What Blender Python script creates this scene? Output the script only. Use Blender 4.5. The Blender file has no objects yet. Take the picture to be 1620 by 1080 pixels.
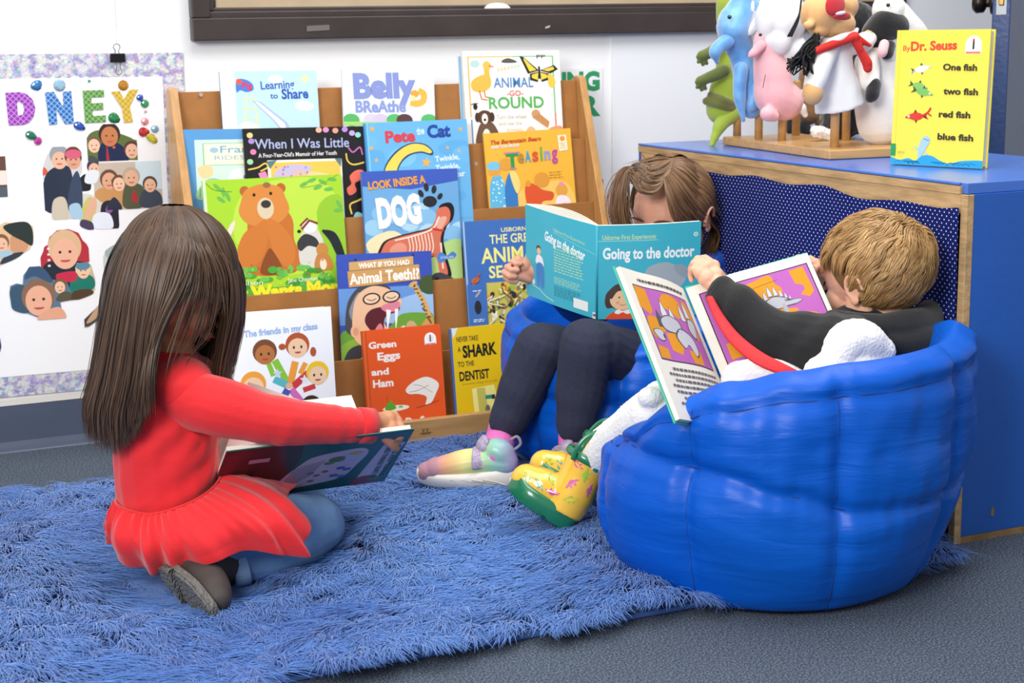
import bpy, bmesh, math, random
import numpy as np
from mathutils import Vector, Matrix, noise as mnoise
from mathutils.geometry import tessellate_polygon

SC = bpy.context.scene
COL = SC.collection
PI = math.pi
random.seed(7)
RNG = np.random.default_rng(11)

# ---------------------------------------------------------------- camera
CAM_H = 0.87
YAW, PITCH, ROLL, FPX = math.radians(23.56), math.radians(11.208), math.radians(-0.962), 2487.0
FW = Vector((math.sin(YAW) * math.cos(PITCH), math.cos(YAW) * math.cos(PITCH), -math.sin(PITCH)))
_rt = FW.cross(Vector((0, 0, 1))).normalized()
_up = _rt.cross(FW)
RT = _rt * math.cos(ROLL) + _up * math.sin(ROLL)
UPV = -_rt * math.sin(ROLL) + _up * math.cos(ROLL)
CPOS = Vector((0, 0, CAM_H))
cd = bpy.data.cameras.new('camera')
cam = bpy.data.objects.new('camera', cd)
COL.objects.link(cam)
cam.matrix_world = Matrix(((RT.x, UPV.x, -FW.x, CPOS.x), (RT.y, UPV.y, -FW.y, CPOS.y), (RT.z, UPV.z, -FW.z, CPOS.z), (0, 0, 0, 1)))
cd.sensor_width = 36.0
cd.lens = FPX / 1620.0 * 36.0
cd.clip_start = 0.05
cd.dof.use_dof = True
cd.dof.focus_distance = 2.6
cd.dof.aperture_fstop = 9.0
SC.camera = cam

# ---------------------------------------------------------------- world, lamps, exposure
SC.view_settings.view_transform = 'Standard'
SC.view_settings.look = 'None'
SC.view_settings.gamma = 1.0
SC.view_settings.use_curve_mapping = False
SC.view_settings.exposure = -0.10
w = bpy.data.worlds.new('World')
SC.world = w
w.use_nodes = True
w.node_tree.nodes['Background'].inputs[0].default_value = (0.93, 0.96, 1.0, 1)
w.node_tree.nodes['Background'].inputs[1].default_value = 0.62

def area(name, loc, target, size, power, color=(1, 1, 1), size_y=None):
    l = bpy.data.lights.new(name, 'AREA')
    l.energy = power
    l.color = color
    l.size = size
    if size_y:
        l.shape = 'RECTANGLE'
        l.size_y = size_y
    o = bpy.data.objects.new(name, l)
    COL.objects.link(o)
    o.location = loc
    o.rotation_euler = (Vector(target) - Vector(loc)).to_track_quat('-Z', 'Y').to_euler()
    return o
area('key_light', (-1.15, 0.35, 1.85), (1.2, 2.9, 0.35), 1.05, 88, (1.0, 0.985, 0.965))  # added soft key light from the upper left; no window is known there
area('ceiling_lamp', (1.0, 1.9, 2.45), (1.1, 2.4, 0.0), 1.4, 26, (1.0, 0.99, 0.97))
area('wall_fill_light', (1.9, 2.35, 2.5), (1.3, 3.44, 0.75), 1.2, 33, (1.0, 0.99, 0.97))  # fill light added to brighten the back wall, not a known fixture

# ---------------------------------------------------------------- helpers
def at(px, py, Y=None, X=None, Z=None):
    """point of the place seen in direction (px, py), on the plane Y, X or Z = value"""
    d = FW * FPX + RT * (px - 810) - UPV * (py - 540)
    if Y is not None: t = (Y - CPOS.y) / d.y
    elif X is not None: t = (X - CPOS.x) / d.x
    else: t = (Z - CPOS.z) / d.z
    return CPOS + d * t

def on_plane(px, py, p0, n):
    d = FW * FPX + RT * (px - 810) - UPV * (py - 540)
    return CPOS + d * ((p0 - CPOS).dot(n) / d.dot(n))

def hexc(h):
    if not isinstance(h, str): return tuple(h)
    h = h.lstrip('#')
    if len(h) == 3: h = h[0] * 2 + h[1] * 2 + h[2] * 2
    c = [int(h[i:i + 2], 16) / 255 for i in (0, 2, 4)]
    return tuple(x / 12.92 if x <= 0.04045 else ((x + 0.055) / 1.055) ** 2.4 for x in c)

def tag(o, label=None, cat=None, group=None, kind=None):
    if label: o['label'] = label
    if cat: o['category'] = cat
    if group: o['group'] = group
    if kind: o['kind'] = kind
    return o

def thing(name, label, cat, loc, group=None):
    o = bpy.data.objects.new(name, None)
    COL.objects.link(o)
    o.location = loc
    o.empty_display_size = 0.05
    return tag(o, label, cat, group)

def world_loc(o):
    v = Vector((0, 0, 0))
    while o is not None:
        v = v + o.location
        o = o.parent
    return v

class MB:
    """collects shapes in world coordinates; build() links them as ONE mesh object"""
    def __init__(s):
        s.v = []; s.f = []; s.c = []; s.m = []
    def add(s, vs, fs, col=None, mi=0):
        b = len(s.v)
        s.v.extend([tuple(x) for x in vs])
        for f in fs:
            s.f.append(tuple(i + b for i in f))
            s.c.append(col); s.m.append(mi)
        return s
    def box(s, lo, hi, col=None, mi=0):
        x0, y0, z0 = lo; x1, y1, z1 = hi
        vs = [(x0, y0, z0), (x1, y0, z0), (x1, y1, z0), (x0, y1, z0), (x0, y0, z1), (x1, y0, z1), (x1, y1, z1), (x0, y1, z1)]
        return s.add(vs, [(0, 3, 2, 1), (4, 5, 6, 7), (0, 1, 5, 4), (1, 2, 6, 5), (2, 3, 7, 6), (3, 0, 4, 7)], col, mi)
    def obox(s, o, u, v, n, col=None, mi=0):
        """box from corner o along the vectors u, v, n"""
        o = Vector(o)
        vs = [o, o + u, o + u + v, o + v, o + n, o + u + n, o + u + v + n, o + v + n]
        fs = [(0, 3, 2, 1), (4, 5, 6, 7), (0, 1, 5, 4), (1, 2, 6, 5), (2, 3, 7, 6), (3, 0, 4, 7)]
        if u.cross(v).dot(n) < 0: fs = [f[::-1] for f in fs]
        return s.add(vs, fs, col, mi)
    def tube(s, pts, rad, seg=12, col=None, mi=0, caps=True, flat=None):
        """round tube along pts; rad number, list, or list of (ra, rb) with ra along `flat` direction"""
        pts = [Vector(p) for p in pts]
        n = len(pts)
        if not isinstance(rad, (list, tuple)): rad = [rad] * n
        vs = []; prev = None
        for i, p in enumerate(pts):
            t = (pts[min(i + 1, n - 1)] - pts[max(i - 1, 0)]).normalized()
            if flat is not None:
                a = Vector(flat); a = (a - t * a.dot(t)).normalized()
            elif prev is None:
                a = t.orthogonal().normalized()
            else:
                a = (prev - t * prev.dot(t)).normalized()
            prev = a
            b = t.cross(a)
            r = rad[i]
            ra, rb = (r if isinstance(r, (list, tuple)) else (r, r))
            for k in range(seg):
                an = 2 * PI * k / seg
                vs.append(p + a * (math.cos(an) * ra) + b * (math.sin(an) * rb))
        fs = []
        for i in range(n - 1):
            for k in range(seg):
                k2 = (k + 1) % seg
                fs.append((i * seg + k, i * seg + k2, (i + 1) * seg + k2, (i + 1) * seg + k))
        if caps:
            fs.append(tuple(reversed(range(seg))))
            fs.append(tuple((n - 1) * seg + k for k in range(seg)))
        return s.add(vs, fs, col, mi)
    def ell(s, c, r, rot=None, seg=20, rings=12, col=None, mi=0):
        c = Vector(c)
        if not isinstance(r, (list, tuple)): r = (r, r, r)
        M = rot if rot is not None else Matrix.Identity(3)
        vs = [c + M @ Vector((0, 0, r[2]))]
        for i in range(1, rings):
            ph = PI * i / rings
            for k in range(seg):
                an = 2 * PI * k / seg
                vs.append(c + M @ Vector((math.sin(ph) * math.cos(an) * r[0], math.sin(ph) * math.sin(an) * r[1], math.cos(ph) * r[2])))
        vs.append(c + M @ Vector((0, 0, -r[2])))
        fs = []
        for k in range(seg): fs.append((0, 1 + k, 1 + (k + 1) % seg))
        for i in range(rings - 2):
            for k in range(seg):
                a = 1 + i * seg + k; b = 1 + i * seg + (k + 1) % seg
                fs.append((a, a + seg, b + seg, b))
        L = len(vs) - 1
        for k in range(seg): fs.append((L, 1 + (rings - 2) * seg + (k + 1) % seg, 1 + (rings - 2) * seg + k))
        return s.add(vs, fs, col, mi)
    def cap(s, p0, r0, p1, r1, seg=16):
        """round cone with ball ends"""
        p0, p1 = Vector(p0), Vector(p1)
        d = (p1 - p0); L = d.length
        if L < 1e-6: return s.ell(p0, r0)
        d /= L
        pts = []; rs = []
        for i in range(5):
            a = PI / 2 * i / 4
            pts.append(p0 - d * (r0 * math.cos(a))); rs.append(max(r0 * math.sin(a), 1e-4))
        pts[-1] = p0
        for i in range(5):
            a = PI / 2 * i / 4
            pts.append(p1 + d * (r1 * math.sin(a))); rs.append(max(r1 * math.cos(a), 1e-4))
        # tangent from the axis everywhere
        a = d.orthogonal().normalized(); b = d.cross(a)
        vs = []
        for p, r in zip(pts, rs):
            for k in range(seg):
                an = 2 * PI * k / seg
                vs.append(p + a * (math.cos(an) * r) + b * (math.sin(an) * r))
        fs = []
        n = len(pts)
        for i in range(n - 1):
            for k in range(seg):
                k2 = (k + 1) % seg
                fs.append((i * seg + k, i * seg + k2, (i + 1) * seg + k2, (i + 1) * seg + k))
        fs.append(tuple(reversed(range(seg)))); fs.append(tuple((n - 1) * seg + k for k in range(seg)))
        return s.add(vs, fs)
    def chain(s, nodes, sub=6):
        """round cones along a smooth curve through nodes (point, radius)"""
        P, R = smooth_chain([n[0] for n in nodes], [n[1] for n in nodes], sub)
        for i in range(len(P) - 1): s.cap(P[i], R[i], P[i + 1], R[i + 1])
        return s
    def build(s, name, mat=None, parent=None, smooth=False, bevel=0, sub=0):
        me = bpy.data.meshes.new(name)
        base = world_loc(parent) if parent else Vector((0, 0, 0))
        me.from_pydata([(x[0] - base.x, x[1] - base.y, x[2] - base.z) for x in s.v], [], s.f)
        mats = mat if isinstance(mat, (list, tuple)) else [mat]
        for m in mats: me.materials.append(m)
        if len(mats) > 1:
            me.polygons.foreach_set('material_index', s.m)
        if any(c is not None for c in s.c):
            ca = me.color_attributes.new('Col', 'FLOAT_COLOR', 'CORNER')
            buf = np.ones((len(me.loops), 4), dtype=np.float32)
            i = 0
            for f, c in zip(s.f, s.c):
                if c is not None: buf[i:i + len(f), :3] = c
                i += len(f)
            ca.data.foreach_set('color', buf.ravel())
        if smooth: me.polygons.foreach_set('use_smooth', [True] * len(me.polygons))
        me.update()
        o = bpy.data.objects.new(name, me)
        COL.objects.link(o)
        o.parent = parent
        if bevel:
            b = o.modifiers.new('bevel', 'BEVEL'); b.width = bevel; b.segments = 3; b.limit_method = 'ANGLE'; b.angle_limit = 0.6
            b.harden_normals = False
            me.polygons.foreach_set('use_smooth', [True] * len(me.polygons))
            o.modifiers.new('wn', 'WEIGHTED_NORMAL')
        if sub:
            b = o.modifiers.new('sub', 'SUBSURF'); b.levels = sub; b.render_levels = sub
        return o

def catmull(P, t):
    n = len(P) - 1
    i = min(int(t), n - 1); f = t - i
    p1 = P[i]; p2 = P[i + 1]
    p0 = P[i - 1] if i > 0 else p1 * 2 - p2
    p3 = P[i + 2] if i + 2 <= n else p2 * 2 - p1
    return 0.5 * ((2 * p1) + (p2 - p0) * f + (2 * p0 - 5 * p1 + 4 * p2 - p3) * f * f + (3 * p1 - p0 - 3 * p2 + p3) * f ** 3)

def smooth_chain(P, R=None, sub=6):
    P = [Vector(p) for p in P]
    if len(P) < 2: return P, R
    ts = [i / sub for i in range((len(P) - 1) * sub + 1)]
    out = [catmull(P, t) for t in ts]
    if R is None: return out
    rr = []
    for t in ts:
        i = min(int(t), len(R) - 2); f = t - i
        f = f * f * (3 - 2 * f)
        a, b = R[i], R[i + 1]
        if isinstance(a, (tuple, list)): rr.append((a[0] + (b[0] - a[0]) * f, a[1] + (b[1] - a[1]) * f))
        else: rr.append(a + (b - a) * f)
    return out, rr

def np_mesh(name, V, F, mat, parent, smooth=True, cols=None):
    """fast mesh from numpy arrays; F is (n, 3|4)"""
    me = bpy.data.meshes.new(name)
    base = world_loc(parent) if parent else Vector((0, 0, 0))
    V = np.asarray(V, dtype=np.float32) - np.array(base, dtype=np.float32)
    nf, k = F.shape
    me.vertices.add(len(V)); me.vertices.foreach_set('co', V.ravel())
    me.loops.add(nf * k); me.loops.foreach_set('vertex_index', F.astype(np.int32).ravel())
    me.polygons.add(nf)
    me.polygons.foreach_set('loop_start', np.arange(0, nf * k, k, dtype=np.int32))
    if smooth: me.polygons.foreach_set('use_smooth', np.ones(nf, dtype=bool))
    me.update(calc_edges=True)
    if cols is not None:
        ca = me.color_attributes.new('Col', 'FLOAT_COLOR', 'POINT')
        b = np.ones((len(V), 4), dtype=np.float32); b[:, :3] = cols
        ca.data.foreach_set('color', b.ravel())
    me.materials.append(mat)
    me.validate()
    o = bpy.data.objects.new(name, me)
    COL.objects.link(o)
    o.parent = parent
    return o

def organic(mb, name, mat, parent=None, voxel=0.004, smooth=6, fn=None, top=None, loc=None, cut=None):
    """fuses overlapping closed shapes into one continuous surface; fn(p, n) -> offset along the normal"""
    tmp = bpy.data.meshes.new('tmp')
    tmp.from_pydata(mb.v, [], mb.f)
    o = bpy.data.objects.new('tmp', tmp)
    COL.objects.link(o)
    m = o.modifiers.new('r', 'REMESH'); m.mode = 'VOXEL'; m.voxel_size = voxel; m.adaptivity = 0
    m = o.modifiers.new('s', 'SMOOTH'); m.factor = 0.5; m.iterations = smooth
    dg = bpy.context.evaluated_depsgraph_get()
    ev = o.evaluated_get(dg)
    me = bpy.data.meshes.new_from_object(ev)
    bpy.data.objects.remove(o); bpy.data.meshes.remove(tmp)
    nv = len(me.vertices)
    if fn is not None:
        co = np.empty(nv * 3, dtype=np.float32); me.vertices.foreach_get('co', co); co = co.reshape(-1, 3)
        no = np.empty(nv * 3, dtype=np.float32); me.vertex_normals.foreach_get('vector', no); no = no.reshape(-1, 3)
        d = fn(co, no)
        co = co + (no * d[:, None] if d.ndim == 1 else d)
        me.vertices.foreach_set('co', co.ravel())
    base = world_loc(parent) if parent else Vector(loc if loc else (0, 0, 0))
    me.transform(Matrix.Translation(-base))
    me.polygons.foreach_set('use_smooth', [True] * len(me.polygons))
    me.materials.clear(); me.materials.append(mat)
    me.name = name
    me.update()
    ob = bpy.data.objects.new(name, me)
    COL.objects.link(ob)
    ob.parent = parent
    if not parent: ob.location = base
    return ob

def vnoise(P, scale, seed=0.0):
    """smooth noise (sum of rotated sines) for arrays of points, about -1..1"""
    P = np.asarray(P, dtype=np.float64) * scale
    r = np.random.default_rng(int(seed * 1000) + 5)
    out = np.zeros(len(P))
    for k in range(7):
        d = r.normal(size=3); d /= np.linalg.norm(d)
        d *= r.uniform(0.6, 1.6)
        q = P @ d + r.uniform(0, 6.28)
        d2 = r.normal(size=3); q2 = P @ d2 * 0.6 + r.uniform(0, 6.28)
        out += np.sin(q + 1.3 * np.sin(q2))
    return out / 4.0

# ---------------------------------------------------------------- materials
def mat_new(name):
    m = bpy.data.materials.new(name); m.use_nodes = True
    nt = m.node_tree
    b = nt.nodes['Principled BSDF']
    return m, nt, b

def mk(name, col, rough=0.6, bump=0.0, bscale=200.0, var=0.0, vscale=8.0, sheen=0.0, metal=0.0, coat=0.0, spec=0.5, sss=0.0, col2=None, bdet=3.0, stretch=None, trans=0.0):
    m, nt, b = mat_new(name)
    c = hexc(col)
    b.inputs['Base Color'].default_value = (*c, 1)
    b.inputs['Roughness'].default_value = rough
    b.inputs['Metallic'].default_value = metal
    b.inputs['Specular IOR Level'].default_value = spec
    b.inputs['Sheen Weight'].default_value = sheen
    b.inputs['Coat Weight'].default_value = coat
    if sss:
        b.inputs['Subsurface Weight'].default_value = sss
        b.inputs['Subsurface Radius'].default_value = (0.012, 0.005, 0.003)
        b.inputs['Subsurface Scale'].default_value = 1.0
    tc = nt.nodes.new('ShaderNodeTexCoord')
    src = tc.outputs['Object']
    if stretch:
        mp = nt.nodes.new('ShaderNodeMapping'); mp.inputs['Scale'].default_value = stretch
        nt.links.new(src, mp.inputs['Vector']); src = mp.outputs['Vector']
    if var or col2:
        n = nt.nodes.new('ShaderNodeTexNoise'); n.inputs['Scale'].default_value = vscale; n.inputs['Detail'].default_value = 5
        nt.links.new(src, n.inputs['Vector'])
        mx = nt.nodes.new('ShaderNodeMix'); mx.data_type = 'RGBA'
        k = hexc(col2) if col2 else tuple(x * (1 - var) for x in c)
        mx.inputs['A'].default_value = (*k, 1); mx.inputs['B'].default_value = (*c, 1)
        rp = nt.nodes.new('ShaderNodeMapRange'); rp.inputs[1].default_value = 0.35; rp.inputs[2].default_value = 0.65
        nt.links.new(n.outputs['Fac'], rp.inputs[0])
        nt.links.new(rp.outputs[0], mx.inputs['Factor'])
        nt.links.new(mx.outputs['Result'], b.inputs['Base Color'])
    if bump:
        n2 = nt.nodes.new('ShaderNodeTexNoise'); n2.inputs['Scale'].default_value = bscale; n2.inputs['Detail'].default_value = bdet
        nt.links.new(src, n2.inputs['Vector'])
        bp = nt.nodes.new('ShaderNodeBump'); bp.inputs['Strength'].default_value = min(bump, 1.0); bp.inputs['Distance'].default_value = 0.002 * max(1, bump)
        nt.links.new(n2.outputs['Fac'], bp.inputs['Height'])
        nt.links.new(bp.outputs['Normal'], b.inputs['Normal'])
    return m

def mk_attr(name, rough=0.45, coat=0.0, bump=0.0, spec=0.5, sheen=0.0):
    m, nt, b = mat_new(name)
    a = nt.nodes.new('ShaderNodeVertexColor'); a.layer_name = 'Col'
    nt.links.new(a.outputs['Color'], b.inputs['Base Color'])
    b.inputs['Roughness'].default_value = rough
    b.inputs['Coat Weight'].default_value = coat
    b.inputs['Specular IOR Level'].default_value = spec
    b.inputs['Sheen Weight'].default_value = sheen
    return m

PRINT = mk_attr('printed_cover', 0.38, 0.15, spec=0.35)
PRINT_MATTE = mk_attr('printed_page', 0.7, spec=0.2)
PAGES = mk('book_pages', '#f1ece0', 0.85, bump=0.6, bscale=900, stretch=(1, 1, 1))

RV = Vector((math.cos(YAW), -math.sin(YAW), 0))     # room directions used for posing
AV = Vector((math.sin(YAW), math.cos(YAW), 0))
ZV = Vector((0, 0, 1))
# ================================================================= the setting
YW = 3.44
def struct(o): o['kind'] = 'structure'; return o

m_wall = mk('wall_paint', '#f0f0f1', 0.75, bump=0.15, bscale=60, spec=0.2)
m_wall2 = mk('wall_panel_paint', '#e9eaee', 0.7, spec=0.2)
# carpet: speckled loop pile
m_carpet, nt, b = mat_new('carpet')
tc = nt.nodes.new('ShaderNodeTexCoord')
n1 = nt.nodes.new('ShaderNodeTexNoise'); n1.inputs['Scale'].default_value = 330; n1.inputs['Detail'].default_value = 2
n2 = nt.nodes.new('ShaderNodeTexNoise'); n2.inputs['Scale'].default_value = 5; n2.inputs['Detail'].default_value = 4
nt.links.new(tc.outputs['Object'], n1.inputs['Vector']); nt.links.new(tc.outputs['Object'], n2.inputs['Vector'])
cr = nt.nodes.new('ShaderNodeValToRGB')
cr.color_ramp.elements[0].position = 0.33; cr.color_ramp.elements[0].color = (*hexc('#333c49'), 1)
cr.color_ramp.elements[1].position = 0.7; cr.color_ramp.elements[1].color = (*hexc('#838e9d'), 1)
e = cr.color_ramp.elements.new(0.5); e.color = (*hexc('#525c6a'), 1)
nt.links.new(n1.outputs['Fac'], cr.inputs['Fac'])
mx = nt.nodes.new('ShaderNodeMix'); mx.data_type = 'RGBA'; mx.blend_type = 'MULTIPLY'; mx.inputs['Factor'].default_value = 0.25
nt.links.new(cr.outputs['Color'], mx.inputs['A']); nt.links.new(n2.outputs['Fac'], mx.inputs['B'])
nt.links.new(mx.outputs['Result'], b.inputs['Base Color'])
b.inputs['Roughness'].default_value = 0.95; b.inputs['Specular IOR Level'].default_value = 0.1
bp = nt.nodes.new('ShaderNodeBump'); bp.inputs['Strength'].default_value = 0.9; bp.inputs['Distance'].default_value = 0.003
nt.links.new(n1.outputs['Fac'], bp.inputs['Height']); nt.links.new(bp.outputs['Normal'], b.inputs['Normal'])

struct(MB().box((-2.6, -1.5, -0.04), (4.2, YW + 0.1, 0)).build('floor', m_carpet))
struct(MB().box((-2.6, YW, 0), (4.2, YW + 0.1, 2.7)).build('wall_back', m_wall))
m_ceil = mk('ceiling_white', '#f2f2f0', 0.9)
struct(MB().box((-2.6, -1.5, 2.7), (4.2, YW + 0.1, 2.8)).build('ceiling', m_ceil))
# wall panel right of the rack: a shallow sheet whose left edge shows
px_ = at(967, 150, Y=YW).x
mb = MB().box((px_, YW - 0.004, 0.1), (4.2, YW + 0.002, 2.7))
struct(mb.build('trim_1', m_wall2))
# baseboard with its rounded foot
m_base = mk('baseboard_vinyl', '#4c566b', 0.4, bump=0.1, bscale=30, var=0.12, vscale=6)
zb = at(65, 637, Y=YW - 0.01).z
prof = [(0.0, zb), (-0.006, zb - 0.002), (-0.007, 0.02), (-0.011, 0.009), (-0.022, 0.003), (-0.024, 0.0), (0.0, 0.0)]
vs = []; fs = []
for x in (-2.6, 4.2):
    for (dy, z) in prof: vs.append((x, YW + dy, z))
n = len(prof)
for i in range(n): fs.append((i, (i + 1) % n, n + (i + 1) % n, n + i))
fs += [tuple(range(n))[::-1], tuple(range(n, 2 * n))]
struct(MB().add(vs, fs).build('baseboard_back', m_base))
mb = MB()
mb.box((-2.6, YW - 0.006, zb), (4.2, YW, zb + 0.012))
struct(mb.build('trim_2', mk('baseboard_cap', '#d9d6d0', 0.6)))

# open door seen on its edge, with latch plate and knob
m_door = mk('door_navy', '#28406f', 0.35, bump=0.35, bscale=70, spec=0.5)
m_plate = mk('latch_steel', '#8d9298', 0.35, metal=0.9)
m_brass = mk('latch_brass', '#b98a4a', 0.3, metal=1.0)
m_knob = mk('door_knob_bronze', '#3a332e', 0.3, metal=0.8)
DY = 2.98
dx0 = at(1573, 150, Y=DY).x; dx1 = at(1611, 150, Y=DY).x
DA = math.radians(50)
du = Vector((math.cos(DA), -math.sin(DA), 0)); dv = Vector((math.sin(DA), math.cos(DA), 0)); dn_ = -dv
DO = Vector((dx0, DY + 0.02, 0))
dW = 0.042
door = MB().obox(DO + Vector((0, 0, 0.01)), du * dW, dv * 0.50, Vector((0, 0, 2.04))).build('door_1', m_door, bevel=0.003)
struct(door)
zl = at(1595, 0, Y=DY).z
MB().obox(DO + du * 0.009 + Vector((0, 0, zl - 0.034)), du * 0.024, dn_ * 0.0015, Vector((0, 0, 0.085))).build('latch_plate', m_plate, door, bevel=0.0006)
MB().obox(DO + du * 0.015 + dn_ * 0.0015 + Vector((0, 0, zl - 0.012)), du * 0.012, dn_ * 0.007, Vector((0, 0, 0.03))).build('latch_bolt', m_brass, door, bevel=0.002)
kz = at(1575, 4, Y=DY + 0.06).z
kb = DO + dv * 0.06 + Vector((0, 0, kz))
mb = MB().tube([kb, kb - du * 0.012], 0.028, 24)
mb.tube([kb - du * 0.01, kb - du * 0.03], 0.011, 20)
mb.tube([kb - du * 0.025, kb - du * 0.03, kb - du * 0.047, kb - du * 0.055], [0.015, 0.023, 0.025, 0.017], 24)
mb.build('door_knob', m_knob, door, smooth=True)
# ================================================================= framed board on the wall
m_frame = mk('frame_brown_black', '#3c3230', 0.38, bump=0.25, bscale=40, var=0.2, vscale=14)
m_kraft = mk('kraft_paper', '#b8a386', 0.85, bump=0.5, bscale=18, var=0.12, vscale=10)
fz = at(301, 65, Y=YW).z; fx0 = at(301, 65, Y=YW).x; fx1 = 2.62
ft = 0.075
bb = thing('bulletin_board', 'dark brown framed board covered in kraft paper, above the book rack', 'notice board', (fx0, YW, fz))
def frame_piece(mb, a, b, inn):   # bottom / side bar with stepped profile
    pass
mb = MB()
mb.box((fx0, YW - 0.032, fz), (fx1, YW, fz + 0.048))
mb.box((fx0 + 0.03, YW - 0.024, fz + 0.046), (fx1 - 0.03, YW, fz + 0.062))
mb.box((fx0 + 0.044, YW - 0.014, fz + 0.06), (fx1 - 0.04, YW, fz + 0.07))
mb.box((fx0, YW - 0.032, fz + 0.0481), (fx0 + 0.04, YW, fz + 0.9))
mb.box((fx0 + 0.038, YW - 0.024, fz + 0.0625), (fx0 + 0.05, YW, fz + 0.9))
mb.box((fx0 + 0.0485, YW - 0.014, fz + 0.0705), (fx0 + 0.057, YW, fz + 0.9))
mb.box((fx1 - 0.045, YW - 0.0321, fz + 0.0482), (fx1 + 0.001, YW, fz + 0.9))
mb.box((fx0, YW - 0.032, fz + 0.9), (fx1, YW, fz + 0.95))
mb.build('frame', m_frame, bb, bevel=0.003)
# paper with gentle buckles
nx, nz = 60, 20
P = []
for j in range(nz + 1):
    for i in range(nx + 1):
        x = fx0 + 0.05 + (fx1 - fx0 - 0.09) * i / nx; z = fz + 0.062 + 0.84 * j / nz
        P.append((x, YW - 0.004 - 0.003 * (1 + mnoise.noise(Vector((x * 6, z * 5, 1)))), z))
F = [(j * (nx + 1) + i, j * (nx + 1) + i + 1, (j + 1) * (nx + 1) + i + 1, (j + 1) * (nx + 1) + i) for j in range(nz) for i in range(nx)]
MB().add(P, F).build('backing_paper', m_kraft, bb, smooth=True)
c = at(788, 14, Y=YW - 0.02)
mb = MB()
pts = []
for k in range(17):
    a = PI * k / 16
    pts.append((c.x + 0.034 * math.cos(a), c.z - 0.008 + 0.022 * math.sin(a) ** 0.7))
vs = [(x, YW - 0.017, z) for x, z in pts] + [(x, YW - 0.012, z) for x, z in pts]
k = len(pts)
mb.add(vs, [tuple(range(k))[::-1], tuple(range(k, 2 * k))] + [(i, (i + 1) % k, k + (i + 1) % k, k + i) for i in range(k)])
mb.build('paper_cutout', mk('white_card', '#f7f7f7', 0.6), bb)
m_tape = mk('clear_tape', '#6d6664', 0.25)
a = at(485, 41, Y=YW - 0.033)
MB().obox((a.x, YW - 0.0332, a.z - 0.012), Vector((0.052, 0, 0.002)), Vector((0, 0, 0.012)), Vector((0, -0.0006, 0))).build('tape_piece', m_tape, bb)
a = at(862, 40, Y=YW - 0.033)
MB().obox((a.x, YW - 0.0332, a.z - 0.008), Vector((0.012, 0, 0.003)), Vector((0.002, 0, 0.005)), Vector((0, -0.0006, 0))).build('tape_piece', mk('white_scuff', '#b8b2ae', 0.5), bb)

# ================================================================= low cabinet with the polka dot curtain
CX, CY0, CY1, CZ = 1.70, 2.039, 3.163, 0.613
CD = 0.44
m_cab = mk('cabinet_blue_paint', '#2360bd', 0.38, bump=0.3, bscale=45, var=0.06, vscale=5)
m_top = mk('cabinet_blue_laminate', '#4676d0', 0.25, bump=0.08, bscale=20, var=0.05, vscale=6)
m_ply = mk('raw_plywood_edge', '#cda878', 0.7, bump=0.5, bscale=30, var=0.35, vscale=12, stretch=(6, 1, 6))
m_ply2 = mk('raw_particle_board', '#9c7c52', 0.85, bump=0.6, bscale=90, var=0.3, vscale=30)
cab = thing('storage_cabinet', 'low blue cabinet with a polka dot fabric front and puppets on top', 'cabinet', (CX + CD / 2, (CY0 + CY1) / 2, 0))
mb = MB()
mb.box((CX + 0.004, CY0 + 0.004, CZ - 0.018), (CX + CD, CY1, CZ))
mb.box((CX - 0.001, CY0 + 0.02, CZ - 0.0045), (CX + 0.0042, CY1 + 0.001, CZ + 0.0005))
mb.build('cabinet_top', m_top, cab, bevel=0.0015)
MB().box((CX + 0.015, CY0, 0.012), (CX + CD, CY0 + 0.018, CZ - 0.0182)).build('end_panel', m_cab, cab, bevel=0.001)
mb = MB().box((CX + 0.0002, CY1 - 0.012, 0.0), (CX + CD, CY1 - 0.0005, CZ - 0.0182))
mb.box((CX + CD - 0.01, CY0 + 0.0182, 0.01), (CX + CD, CY1 - 0.012, CZ - 0.0182))
mb.build('back_panel', m_cab, cab)
# top rail of raw ply just under the blue edge, post at the near corner
MB().box((CX, CY0 + 0.016, CZ - 0.05), (CX + 0.0145, CY1 - 0.0125, CZ - 0.0186)).build('top_rail', m_ply, cab, bevel=0.001)
MB().box((CX - 0.0015, CY0 + 0.0165, CZ - 0.0184), (CX + 0.0035, CY1 - 0.001, CZ - 0.0052)).build('edge_band', m_ply, cab)
MB().box((CX, CY0 - 0.001, 0.0), (CX + 0.0148, CY0 + 0.0155, CZ - 0.0186)).build('corner_post', m_ply, cab, bevel=0.0015)
MB().box((CX + 0.0152, CY0 + 0.0005, 0.0), (CX + CD, CY0 + 0.0175, 0.0118)).build('plinth', m_ply2, cab)
# chips in the blue paint
for (px, py, w_, h_) in ((1570, 808, .004, .01), (1612, 842, .006, .005), (1543, 530, .002, .005)):
    p = at(px, py, Y=CY0)
    MB().add([(p.x - w_, CY0 - 0.0004, p.z - h_ * .6), (p.x + w_ * .6, CY0 - 0.0004, p.z - h_), (p.x + w_, CY0 - 0.0004, p.z + h_ * .3), (p.x - w_ * .3, CY0 - 0.0004, p.z + h_)], [(0, 1, 2, 3)]).build('paint_chip', m_ply2, cab)
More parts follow.
